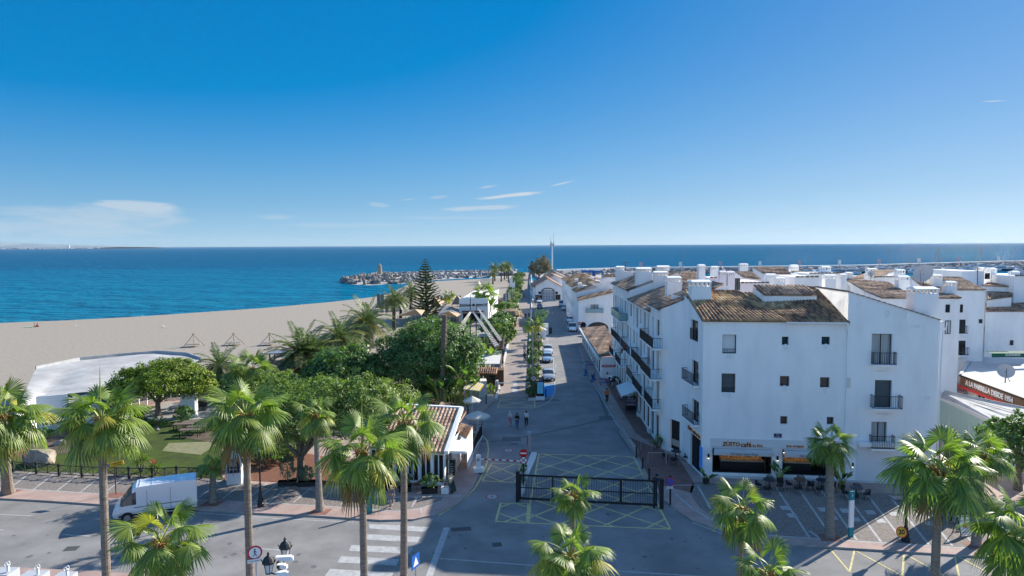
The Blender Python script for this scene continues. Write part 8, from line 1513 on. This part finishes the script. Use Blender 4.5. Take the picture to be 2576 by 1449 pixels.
T = thing('flower_pot', 'white tub with a bare shrub left of the narrow menu board', 'plant pot', tuple(G(1120, 1240, .12))); b = G(1120, 1240, .12); q = MB(); q.box(b+V3(0, 0, .25), (.6, .5, .5)); part(q, 'tub', POTW, T, True); link('foliage', leaves([(0, 0, 1.0, .4, .5)], 350, .05, 79).mesh('foliage', [MATS['dry_twigs']]), T)
# ---- right pavement shop things
for i, (px, py, rz_) in enumerate(((1487, 923, .1), (1474, 943, 1.3), (1492, 958, 1.2), (1524, 969, .05))):
    b = G(px, py, .12); T = thing('plastic_barrier', ('blue crowd barrier farthest up the brick pavement', 'blue crowd barrier standing on the kerb line', 'blue crowd barrier lying along the kerb', 'blue crowd barrier in front of the lettered shop wall')[i], 'barrier', tuple(b), rz_, 'blue crowd barriers'); q = MB(); q.box((0, 0, .95), (1.9, .07, .1)); q.box((0, 0, .35), (1.9, .07, .1)); [q.box((-.85+j*.19, 0, .65), (.05, .05, .6)) for j in range(10)]; [q.box((x, 0, .1), (.1, .5, .2)) for x in (-.75, .75)]; part(q, 'frame', mat('blue_plastic', (.02, .10, .32), .5), T); q = MB(); q.box((.25, -.045, .93), (.3, .02, .16)); q.box((-.15, -.045, .93), (.3, .02, .16)); part(q, 'reflector', mat('pink_reflector', (.6, .25, .25), .5), T)
# cow statue
b = G(1548, 974, .12); T = thing('cow_statue', 'black and white cow statue with a red hat in front of the gift shop', 'statue', tuple(b)+(), R(150)); q = MB()
COW = mat('cow_patches', (.75, .75, .73), .5, c2=(.015, .015, .015), ns=1.7, contrast=(.49, .51)); vs = [(0, 0, 1.15), (-.75, 0, 1.22), (.7, 0, 1.2), (1.0, 0, 1.45), (1.25, 0, 1.6), (1.55, 0, 1.45)]; ed = [(0, 1), (0, 2), (2, 3), (3, 4), (4, 5)]; rd = [(.34, .40), (.28, .32), (.28, .36), (.17, .2), (.16, .17), (.11, .11)]
for sx, px_, k in ((.62, 2, .07), (-.72, 1, -.05)):
    for sy in (-1, 1): n = len(vs); vs += [(sx, sy*.18, .95), (sx+k*(-1), sy*.2, .55), (sx+k*.5, sy*.2, .12), (sx+k*.5+.06, sy*.2, .04)]; ed += [(px_, n), (n, n+1), (n+1, n+2), (n+2, n+3)]; rd += [.13, .085, .06, .07]
me = skinmesh(vs, ed, rd); me.name = 'body'; me.materials.clear(); me.materials.append(COW); link('body', me, T)
q = MB(); [q.tube([(1.22, s*.12, 1.68), (1.2, s*.3, 1.66)], [.06, .02], 5) for s in (-1, 1)]; [q.tube([(1.26, s*.08, 1.75), (1.28, s*.18, 1.92)], [.03, .01], 5) for s in (-1, 1)]; q.tube([(-1.0, 0, 1.3), (-1.12, 0, .9), (-1.1, 0, .5)], [.03, .02, .05], 5); part(q, 'ears_horns_and_tail', COW, T); q = MB(); q.lathe([(.2, 0), (.16, .1), (.08, .25), (.02, .36)], (1.2, 0, 1.75), 10); part(q, 'red_hat', RED, T)
# awning over the gift shop front
c0 = [V3(12.8, 83, 2.75), V3(14.8, 83, 3.45), V3(14.6, 77, 3.45), V3(12.5, 77, 2.75)]
q = MB(); q.add(c0+[p-V3(0, 0, .06) for p in c0]+[c0[0]-V3(0, 0, .3), c0[3]-V3(0, 0, .3)], [(3, 2, 1, 0), (4, 5, 6, 7), (0, 8, 9, 3)]); T = thing('shop_awning', 'white awning stretched out over the clothes racks', 'awning', tuple(c0[0])); part(q, 'canvas', mat('white_awning', (.66, .67, .66), .8), T, True); q = MB(); [q.tube([a_, b_], .03, 5) for a_, b_ in ((c0[0], c0[1]-V3(0, 0, .4)), (c0[3], c0[2]-V3(0, 0, .4)))]; part(q, 'arms', GALV, T, True)
b = G(1587, 1036, .12); T = thing('clothes_rack', 'tall rack of folded clothes outside the gift shop', 'rack', tuple(b)); CLO = mat('mixed_clothes', (.45, .25, .35), .9, c2=(.08, .18, .25), ns=6); q = MB(); [q.box((x, y, .9), (.05, .05, 1.8)) for x in (-.6, .6) for y in (-.3, .3)]; [q.box((0, 0, z), (1.25, .65, .04)) for z in (.25, .75, 1.25, 1.78)]; part(q, 'frame', IRON, T); q = MB(); [q.box((-.4+.4*j, -.05, z), (.34, .55, .26)) for j in range(3) for z in (1.43, .95)]; part(q, 'clothes', CLO, T); q = MB(); [q.box((-.4+.4*j, -.05, .5), (.36, .55, .34)) for j in range(3)]; part(q, 'dark_clothes', cloth('dark', (.02, .02, .03)), T)
b = G(1564, 1004, .12); T = thing('postcard_stand', 'round stand of colourful souvenirs under the white awning', 'stand', tuple(b)); q = MB(); q.lathe([(.5, .3), (.55, .9), (.5, 1.5)], n=12); part(q, 'souvenirs', mat('souvenirs', (.5, .15, .12), .8, c2=(.1, .1, .2), ns=9), T); q = MB(); q.tube([(0, 0, 0), (0, 0, 1.7)], .04, 6); part(q, 'pole', IRON, T)
for i, (px, py) in enumerate(((1603, 1043), (1630, 1084))): q = MB(); b = G(px+4, py+5, .12); q.box(b+V3(.3, .2, .25), (.9, 1.0, .5)); top(q, 'white_planter', POTW, ('white block planter under the tall dracaena', 'white block planter by the shop doors')[i], 'planter', tuple(b), world=True)
# dishes and antenna on the grill roof
def dish(label, px, py, d, r_, N_=(-.4, -.7, .5)):
    c = D(px, py, d); T = thing('satellite_dish', label, 'satellite dish', tuple(c-V3(0, 0, r_*1.5)), 0, 'satellite dishes'); N_ = Vector(N_).normalized(); q = MB(); U2 = Vector((0, 0, 1)).cross(N_).normalized(); V2 = N_.cross(U2); vs = [c-N_*.22*r_]; fs = []
    for k, rr in ((1, .5), (2, 1.0)):
        for i in range(18): t = i*math.pi/9; vs.append(c+(U2*math.cos(t)+V2*math.sin(t))*rr*r_-N_*.22*r_*(1-rr*rr))
    for i in range(18): j = (i+1) % 18; fs += [(0, 1+i, 1+j), (1+i, 19+i, 19+j, 1+j)]
    q.add(vs, fs); part(q, 'reflector', mat('dish_grey', (.45, .44, .43), .6), T, True); q = MB(); q.tube([c-N_*.2*r_, c-V3(0, 0, r_*1.5)-N_*.2], .05, 5); q.tube([c-V2*r_, c+N_*r_*.8], .025, 4); q.tube([c-U2*r_*.2-N_*.2*r_, c+U2*r_*.5-V3(0, 0, r_*1.4)], .03, 4); part(q, 'mount', IRON, T, True)
dish('satellite dish standing on the white restaurant roof', 2530.5, 933, 66, .75); dish('large beige satellite dish on the roofs near the marina', 2322, 687, 90, 1.25, (-.7, -.5, .4)); dish('satellite dish at the far right edge of the roofs', 2566, 687, 99, .7); dish('low dish on the left roof cluster', 2191, 688, 96, .45)
for i, (px, y0, y1, d, lb) in enumerate(((2459, 673, 745, 99, 'rusty antenna pole with a cross bar on the right roofs'), (1536, 668, 700, 210, 'dark mast between the far roofs'), (1573, 658, 690, 105, 'thin antenna on the street row roof'))):
    a_, b = D(px, y0, d), D(px, y1, d); T = thing('antenna', lb, 'antenna', tuple(b)); q = MB(); q.tube([b, a_], .06, 5); q.bar(a_-V3(.5, 0, .15), a_+V3(.5, 0, -.15), .05, .05); q.bar(a_-V3(.3, 0, .5), a_+V3(.3, 0, -.5), .04, .04); part(q, 'mast', mat('rusty_pole', (.16, .07, .05), .8), T, True)
b = G(1389, 700, 0); T = thing('telecom_mast', 'tall white telephone mast with antennas rising over the horizon', 'mast', tuple(b)); ht = D(1389, 608, b.y).z; q = MB(); q.tube([b, V3(b.x, b.y, ht*.93)], [.5, .35], 10); part(q, 'shaft', WPAINT, T, True); q = MB()
for k in range(6): a_ = k*1.05; q.box(V3(b.x+1.0*math.cos(a_), b.y+1.0*math.sin(a_), ht*.95-(k % 2)*.9), (.4, .4, 2.2))
q.lathe([(.9, 0), (.9, .3)], (b.x, b.y, ht*.9), 10); part(q, 'antennas', GREY, T, True); q = MB(); [q.tube([V3(b.x+x, b.y, ht*.93), V3(b.x+x, b.y, ht+4+x)], .09, 4) for x in (-.9, .9)]; part(q, 'rods', GREY, T, True)
# travel lift
b = G(1490, 727, 0); T = thing('boat_lift', 'blue travelling boat crane behind the low houses', 'crane', (b.x, 300, 0)); q = MB(); BL = mat('crane_blue', (.02, .12, .35), .5)
for (x0, x1, y) in ((1466, 1495, 683), (1492, 1516, 683.5)): a_, c = D(x0, y, 300), D(x1, y, 300); q.bar(a_, c, .9, 1.0); q.bar(V3(a_.x, 300, 0), a_, 1.0, .9); q.bar(V3(c.x, 300, 0), c, 1.0, .9); q.bar(a_, a_+V3(1, 12, 0), .9, .9)
part(q, 'frame', BL, T, True)
# banners and flags on the promenade
for i, (px, y0, y1, yb, w_, m_, lb, tx) in enumerate(((1273.5, 739, 777, 800, 1.5, mat('grey_banner', (.12, .14, .16), .8), 'dark grey banner with vertical lettering beside the promenade', 'OCEAN BEACH'), (1279, 729, 760, 775, 1.5, SIGNW, 'white flag left of the tall flagpoles', None), (1285.5, 700, 727, 765, .9, SIGNW, 'slim white feather flag on a high pole', None), (1291.5, 711, 760, 765, .9, SIGNW, 'second slim white feather flag', None), (1017.5 - 0, 740, 765, 795, 2.0, mat('grey_banner', (.12, .14, .16)), 'dark grey banner among the straw parasols', 'MAR BEACH'))):
    if i == 4: px = 1018-0
    if i == 4: px, y0, y1, yb = 958, 740, 765, 795
    b = G(px, yb, .1); a_, c = D(px, y0, b.y), D(px, y1, b.y); T = thing('banner', lb, 'banner', tuple(b)); q = MB(); q.tube([b, V3(b.x+w_/2+.1, b.y, a_.z+.3)] if False else [V3(b.x+w_/2, b.y, 0), V3(b.x+w_/2, b.y, a_.z+.4)], .07, 6); part(q, 'pole', WPAINT, T, True); q = MB(); q.box(V3(b.x, b.y, (a_.z+c.z)/2), (w_, .06, a_.z-c.z)); part(q, 'cloth', m_, T, True)
    if tx: text(tx, .55, V3(b.x, b.y-.05, (a_.z+c.z)/2), (0, 0, -1), (1, 0, 0), SIGNW, T, .01)
c = G(1215, 790, 0); 
for i, (px, py, w_, col) in enumerate(((1180-45, 747+12, 6, (.6, .04, .05)), (1290, 752, 2.5, (.6, .12, .02)))):
    b = G(px, py, 0); T = thing('beach_stall', ('row of red and green beach goods hanging on a rack', 'small orange awning stall behind the banners')[i], 'stall', tuple(b)); q = MB(); [q.box((x, 0, 1.2), (.9, .2, 1.6)) for x in np.linspace(-w_, w_/2, 8)]; part(q, 'goods', mat('stall_goods_%d' % i, col, .8, c2=(.05, .25, .12) if i == 0 else None, ns=.35, n=.2), T); q = MB(); q.bar((-w_-.6, 0, 2.2), (w_/2+.6, 0, 2.2), .1, .1); q.bar((-w_-.5, 0, 0), (-w_-.5, 0, 2.2), .1, .1); q.bar((w_/2+.5, 0, 0), (w_/2+.5, 0, 2.2), .1, .1); part(q, 'rack', WOODL, T)
b = G(1290, 822, .15); T = thing('souvenir_stall', 'small stall with a rounded reed front at the promenade edge', 'stall', tuple(b)); q = MB(); q.lathe([(1.5, 0), (1.7, .8), (1.4, 1.4)], (-.6, 1, 0), 12); part(q, 'front', mat('stall_pink', (.45, .25, .2), .9, n=.5, ns=3), T); q = MB(); [q.tube([(x, y, 0), (x, y, 3.2)], .08, 5) for x in (-2, .8) for y in (0, 3)]; q.lathe([(2.6, 2.9), (2.2, 3.9), (.3, 4.3)], (-.6, 1.5, 0), 12, sy=1.2); part(q, 'thatched_roof', STR, T)
b = G(1238, 790, 0); T = thing('wooden_hut', 'small tan wooden hut behind the lettered beach restaurant', 'hut', tuple(b)); q = MB(); c = D(1258, 790, 215); q.box((c.x-b.x+1, 215-b.y, 1.5), (5, 4, 3)); part(q, 'body', WOODL, T)
# parking meter and kiosk at the street
b = G(1371, 841, .1); T = thing('charging_point', 'white upright charging cabinet beside the far parking row', 'cabinet', tuple(b)); q = MB(); q.box((0, 0, 1.2), (1.5, .6, 2.5)); part(q, 'cabinet', WPAINT, T)
b = G(1359, 851, .1); T = thing('small_kiosk', 'small white gabled cabinet beside the ball topped bush', 'cabinet', tuple(b)); q = MB(); q.box((0, 0, .9), (2.4, 1.6, 1.8)); q.add([(-1.3, -.9, 1.8), (1.3, -.9, 1.8), (0, -.9, 2.7), (-1.3, .9, 1.8), (1.3, .9, 1.8), (0, .9, 2.7)], [(0, 1, 2), (3, 5, 4), (0, 2, 5, 3), (1, 4, 5, 2)]); part(q, 'body', WPAINT, T)
b = G(1381, 838, .1); T = thing('litter_bin', 'dark litter container by the charging cabinet', 'bin', tuple(b)); q = MB(); q.box((0, 0, .6), (1.3, .8, 1.2)); q.box((0, 0, 1.25), (1.4, .9, .12)); part(q, 'body', IRON, T)
q = MB(); p0, p1, p2 = G(1337, 763, .1), G(1334, 727, .1), G(1334.5, 688, .1)
for a_, b in ((p0, p1), (p1, p2)):
    q.bar(a_+V3(.5, 0, .55), b+V3(.5, 0, .55), .4, 1.1)
top(q, 'promenade_wall', mat('white_kerb', (.62, .62, .6)), 'long white wall along the right side of the far promenade', 'wall', tuple(p0), world=True)
bush('round dark shrub at the right of the glazed hall', 1420, 752, 2.4, 1.6, 'dk', 401, 1500, .2, .1)
bush('green hedge left of the glazed hall', 1340, 735, 2.0, 2.4, 'dk', 402, 1500, .25, .1, name='hedge', cat='hedge')
# ================================================================ breakwaters and harbour
CR = [mat('armour_concrete', (.27, .26, .24), .9, n=.4, ns=.8, bump=.5, bs=2), mat('pale_rock', (.36, .35, .34), .9, n=.35, ns=.8, bump=.5, bs=2), mat('dark_rock', (.22, .20, .19), .9, n=.3, ns=.8)]
tip = [(866, 712), (880, 715.5), (900, 716.5), (930, 717.5), (955, 716), (985, 715), (1015, 713.5), (1038, 711.5), (1065, 707.5), (1090, 704.5), (1130, 702), (1170, 700), (1210, 698), (1255, 696), (1300, 694)]
topl = [(890, 700), (905, 697), (922, 694.5), (945, 695), (960, 695), (990, 693), (1015, 692.5), (1040, 691.5), (1065, 690.5), (1090, 690), (1130, 689), (1170, 688.3), (1210, 687.7), (1255, 687), (1300, 686.2)]
f_ = [G(x, y, -.6) for x, y in tip]; t_ = [G(x, y, 1.8) for x, y in topl]; bk = [V3(p.x-(10 if i == 0 else 0), p.y+(28 if i > 1 else 20), 1.8) for i, p in enumerate(t_)]; bw = [p+V3(-4 if i == 0 else 0, 14, -2.4) for i, p in enumerate(bk)]
q = MB(); n = len(f_)
for i in range(n-1):
    for A1_, B1_ in ((f_, t_), (t_, bk), (bk, bw)): q.add([A1_[i], A1_[i+1], B1_[i+1], B1_[i]], [(0, 1, 2, 3)])
q.add([f_[0], t_[0], bk[0], bw[0]], [(0, 1, 2, 3)]); struct(q, 'breakwater', mat('breakwater_top', (.42, .39, .36), .9, n=.15, ns=.2))
def tetra(seed):
    q = MB(); r = random.Random(seed)
    for d in ((0, 0, 1), (.94, 0, -.33), (-.47, .82, -.33), (-.47, -.82, -.33)): q.tube([(0, 0, 0), Vector(d)*.55, Vector(d)*1.05], [.50, .42, .30], 7)
    return q.mesh('armour_block', CR[0])
protos = [tetra(1)]+[rockmesh(20+i, 1, (1, .8, .75)) for i in range(5)]
for i, m_ in enumerate(protos[1:]): m_.materials.append(CR[1 if i < 4 else 2])
rr_ = random.Random(4)
def blk(p, s, kind, label, grp, nm):
    me_ = protos[0] if kind == 0 else protos[1+rr_.randrange(5)]; o = link(nm, me_, None, p); o.rotation_euler = (rr_.uniform(0, 6), rr_.uniform(0, 6), rr_.uniform(0, 6)); o.scale = (s*rr_.uniform(.8, 1.2), s*rr_.uniform(.8, 1.2), s*rr_.uniform(.75, 1.1)); tag(o, label, 'rock' if kind else 'concrete block', grp)
for k in range(105):
    u = (k/105)**1.1*8.6; i = int(u); w_ = u-i; v = rr_.uniform(.0, .95); a_ = f_[i].lerp(f_[i+1], w_); b = t_[i].lerp(t_[i+1], w_); p = a_.lerp(b, v); p.z += .5; blk(p, 2.0, 0, 'grey concrete armour block piled round the tip of the breakwater', 'armour blocks of the breakwater', 'armour_block')
for k in range(14): p = f_[0].lerp(t_[0], rr_.random())+V3(rr_.uniform(-6, 2), rr_.uniform(-3, 16), 0); p.z = rr_.uniform(-.3, 1); blk(p, 2.0, 0, 'grey concrete armour block piled round the tip of the breakwater', 'armour blocks of the breakwater', 'armour_block')
for k in range(170):
    u = 6.0+(k/170)*7.95; i = min(n-2, int(u)); w_ = u-i; v = rr_.uniform(.05, 1.0); a_ = f_[i].lerp(f_[i+1], w_); b = t_[i].lerp(t_[i+1], w_); p = a_.lerp(b, v); p.z += .3; blk(p, rr_.uniform(1.2, 2.3), 1, 'pale rough boulder piled along the landward part of the breakwater', 'boulders of the breakwater', 'breakwater_boulder')
q = MB()
for i in range(1, n-1):
    a_, b = bk[i], bk[i+1]
    for j in range(26): p = a_.lerp(b, rr_.random())+V3(0, rr_.uniform(0, 6), rr_.uniform(-.3, .7)); s = rr_.uniform(.6, 1.3); q.box(p, (s*1.6, s*1.2, s), rr_.uniform(0, 3), tilt=Matrix.Rotation(rr_.uniform(-.6, .6), 3, 'X'))
struct(q, 'seaward_rocks', CR[1], 'stuff')
b = G(955.5, 694, 1.8); T = thing('lighthouse', 'small tapering stone lighthouse on the breakwater', 'lighthouse', tuple(b)); hh = D(955.5, 664, b.y).z-1.8; ST = mat('tan_stone', (.42, .31, .22), .9, n=.3, ns=.8); q = MB(); q.lathe([(1.75, 0), (1.6, hh*.1), (1.15, hh*.8), (1.1, hh*.84)], n=14); part(q, 'tower', ST, T); q = MB(); q.lathe([(1.25, hh*.84), (1.3, hh*.88), (1.0, hh*.89), (.9, hh*.94), (.2, hh)], n=12); part(q, 'gallery', CONC, T); q = MB(); q.lathe([(.4, 0), (.4, .8), (.1, 1.0)], (0, 0, hh*.93), 8); part(q, 'lantern', GREY, T)
q = MB(); 
for k in range(190):
    t = rr_.random(); p = G(1303+14*t-(0), 722-30*t, 0)+V3(rr_.uniform(-4, 0), 0, 0); s = rr_.uniform(.5, 1.0); p.z = .2+s*.3; q.box(p, (s*1.4, s*1.1, s), rr_.uniform(0, 3), tilt=Matrix.Rotation(rr_.uniform(-.5, .5), 3, 'X'))
struct(q, 'riprap', CR[1], 'stuff')
# harbour mole
mp_ = [(1400, 678.5, 430), (1569, 673, 480), (1850, 670.5, 495), (2175, 666.5, 516), (2400, 660, 560), (2576, 655.5, 610), (2900, 645, 700)]; mt = [D(x, y, d) for x, y, d in mp_]; q = MB()
for a_, b in zip(mt[:-1], mt[1:]): q.add([a_, b, b+V3(0, 5, 0), a_+V3(0, 5, 0), a_-V3(0, .0, 1.4), b-V3(0, 0, 1.4)], [(0, 1, 2, 3), (4, 5, 1, 0)]); c, d = a_+V3(0, -13, 0), b+V3(0, -13, 0); c.z = d.z = -.7; q.add([V3(a_.x, a_.y-.02, a_.z-1.4), V3(b.x, b.y-.02, b.z-1.4), d, c], [(3, 2, 1, 0)], 1); q.add([a_+V3(0, 5, 0), b+V3(0, 5, 0), b+V3(0, 12, -b.z-1), a_+V3(0, 12, -a_.z-1)], [(0, 1, 2, 3)], 1)
struct(q, 'harbour_mole', [mat('mole_wall', (.68, .68, .66), .8), mat('mole_slope', (.24, .24, .24), .9, c2=(.12, .12, .12), ns=.3)])
q = MB()
for a_, b in zip(mt[:-1], mt[1:]):
    for j in range(int((b-a_).length*1.6)): p = a_.lerp(b, rr_.random()); k = rr_.random(); s = rr_.uniform(.8, 1.7); q.box((p.x, p.y-1-12*k, (p.z-1.4)*(1-k)+.2), (s*1.7, s*1.2, s), rr_.uniform(0, 3), tilt=Matrix.Rotation(rr_.uniform(-.7, .7), 3, 'X'))
struct(q, 'mole_rocks', CR[1], 'stuff')
q = MB(); q.prism([(20, 330), (200, 345), (210, 372), (60, 400), (60, 470), (36, 475), (14, 470)], -1, .6); struct(q, 'boatyard_quay', mat('quay_concrete', (.40, .39, .37), .9, n=.2, ns=.1))
for i in range(10):
    x = 1612+i*100; k = min(range(len(mp_)), key=lambda j: abs(mp_[j][0]-x)); a_ = D(x, 0, 500); yy = np.interp(x, [m[0] for m in mp_], [m[1] for m in mp_]); dd = np.interp(x, [m[0] for m in mp_], [m[2] for m in mp_]); p = D(x, yy-8, dd-1); T = thing('mole_sign', ('white panel on the harbour mole, number %s from the left' % 'one two three four five six seven eight nine ten'.split()[i]), 'panel', (p.x, p.y, p.z-3)); q = MB(); q.box((0, 0, 2.9), (2.2, .3, 3.0)); part(q, 'panel', WPAINT if i % 2 else mat('pink_panel', (.6, .4, .45), .7), T); q = MB(); q.box((0, 0, 0), (.3, .3, 3)); part(q, 'post', GREY, T)
# boats
def boat_meshes():
    hull = MB(); secs = []
    for x, w_, zk, zd in ((-6, 1.9, -.3, 1.3), (-3, 2.1, -.4, 1.3), (1, 2.1, -.4, 1.45), (4, 1.4, -.2, 1.7), (6, .5, .4, 1.95), (6.9, .03, 1.6, 2.05)): secs.append([(x, -w_, zd), (x, -w_*.85, .3+zk*.2), (x, 0, zk), (x, w_*.85, .3+zk*.2), (x, w_, zd)])
    for a_, b in zip(secs[:-1], secs[1:]):
        for j in range(4): hull.add([a_[j], a_[j+1], b[j+1], b[j]], [(0, 1, 2, 3)])
        hull.add([a_[0], a_[4], b[4], b[0]], [(0, 3, 2, 1)])
    hull.add(secs[0], [(0, 1, 2, 3, 4)]); cab = MB(); win = MB()
    for i, (x0, x1, z0, z1, w_) in enumerate(((-3.5, 3.2, 1.35, 2.3, 1.5), (-3, 1.2, 2.3, 3.1, 1.3))):
        cab.add([(x0, -w_, z0), (x1+.8, -w_*.8, z0), (x1+.8, w_*.8, z0), (x0, w_, z0), (x0+.3, -w_*.85, z1), (x1-.6, -w_*.7, z1), (x1-.6, w_*.7, z1), (x0+.3, w_*.85, z1)], [(0, 1, 5, 4), (1, 2, 6, 5), (2, 3, 7, 6), (3, 0, 4, 7), (4, 5, 6, 7)])
        win.box(((x0+x1)/2, 0, (z0+z1)/2+.12), (x1-x0-.4, w_*1.92, .35))
    return hull, cab, win
hb, cb, wb_ = boat_meshes(); NAVY = mat('navy_hull', (.02, .04, .09), .3); BW = mat('boat_white', (.78, .79, .8), .35)
wd = 'one two three four five six seven eight nine ten eleven twelve thirteen fourteen fifteen sixteen seventeen eighteen nineteen twenty'.split()
def boat(px, py, s, rz, sail, label, navy=False, mh=14):
    b = G(px, py, -.6); T = thing('sailing_boat' if sail else 'motor_yacht', label, 'boat', (b.x, b.y, -.6), rz, 'boats moored in the marina'); T.scale = (s,)*3; part(hb, 'hull', NAVY if navy else BW, T, smooth=True); part(cb, 'cabin', BW, T) if not sail else None; part(wb_, 'windows', CARG, T) if not sail else None
    if sail: q = MB(); q.box((0, 0, 1.6), (4, 1.8, .6)); part(q, 'cabin', BW, T); q = MB(); h = mh/s; q.tube([(.5, 0, 1), (.5, 0, h)], [.14, .07], 6); q.tube([(.5, 0, 3), (-4.5, 0, 2.9)], .12, 5); q.bar((.5, -1, h*.6), (.5, 1, h*.6), .06, .06); q.tube([(.5, 0, h), (6.5, 0, 2.1)], .02, 3); q.tube([(.5, 0, h), (-5.8, 0, 1.5)], .02, 3); part(q, 'mast', mat('mast_grey', (.25, .22, .22), .5, metal=.3), T)
k = 0
for i in range(36):
    row = i % 2; x = 2110+i*13.5+rr_.uniform(-4, 4); yb = (684-(x-2110)*.009 if row else 690-(x-2110)*.013)-(x > 2400)*3
    boat(x, yb, rr_.uniform(.8, 1.6), rr_.choice((-.6, .1, .3, 2.6, -.2))+rr_.uniform(-.2, .2), False, 'white motor yacht in the %s row of the marina, %s from the left' % ('far' if row else 'near', wd[i//2]), rr_.random() < .2)
for i, x in enumerate((1990, 2035, 2065, 2095, 2150)): boat(x, 687, .9, .4, False, 'small motor boat behind the roofs, %s from the left' % wd[i])
for i, (x, yt) in enumerate(((1714, 622), (2030, 636), (2232, 629), (2351, 633), (2357, 626), (2361, 645), (2463, 621), (2527, 640), (2521, 625), (2539, 629), (2551, 621), (1861, 652))):
    b = G(x, 688-(x-1700)*.008, -.6); boat(x, 688-(x-1700)*.008, 1.1, .2, True, 'sailing boat whose mast stands %s from the left above the roofs' % wd[i], mh=D(x, yt, b.y).z+.6)
for i in range(14): boat(1420+i*13+rr_.uniform(-4, 4), 694-rr_.random()*4, .8, rr_.uniform(0, 3), False, 'small boat laid up on the quay behind the low houses, %s from the left' % wd[i])
T = thing('swan_sculpture', 'x', 'x') if False else None
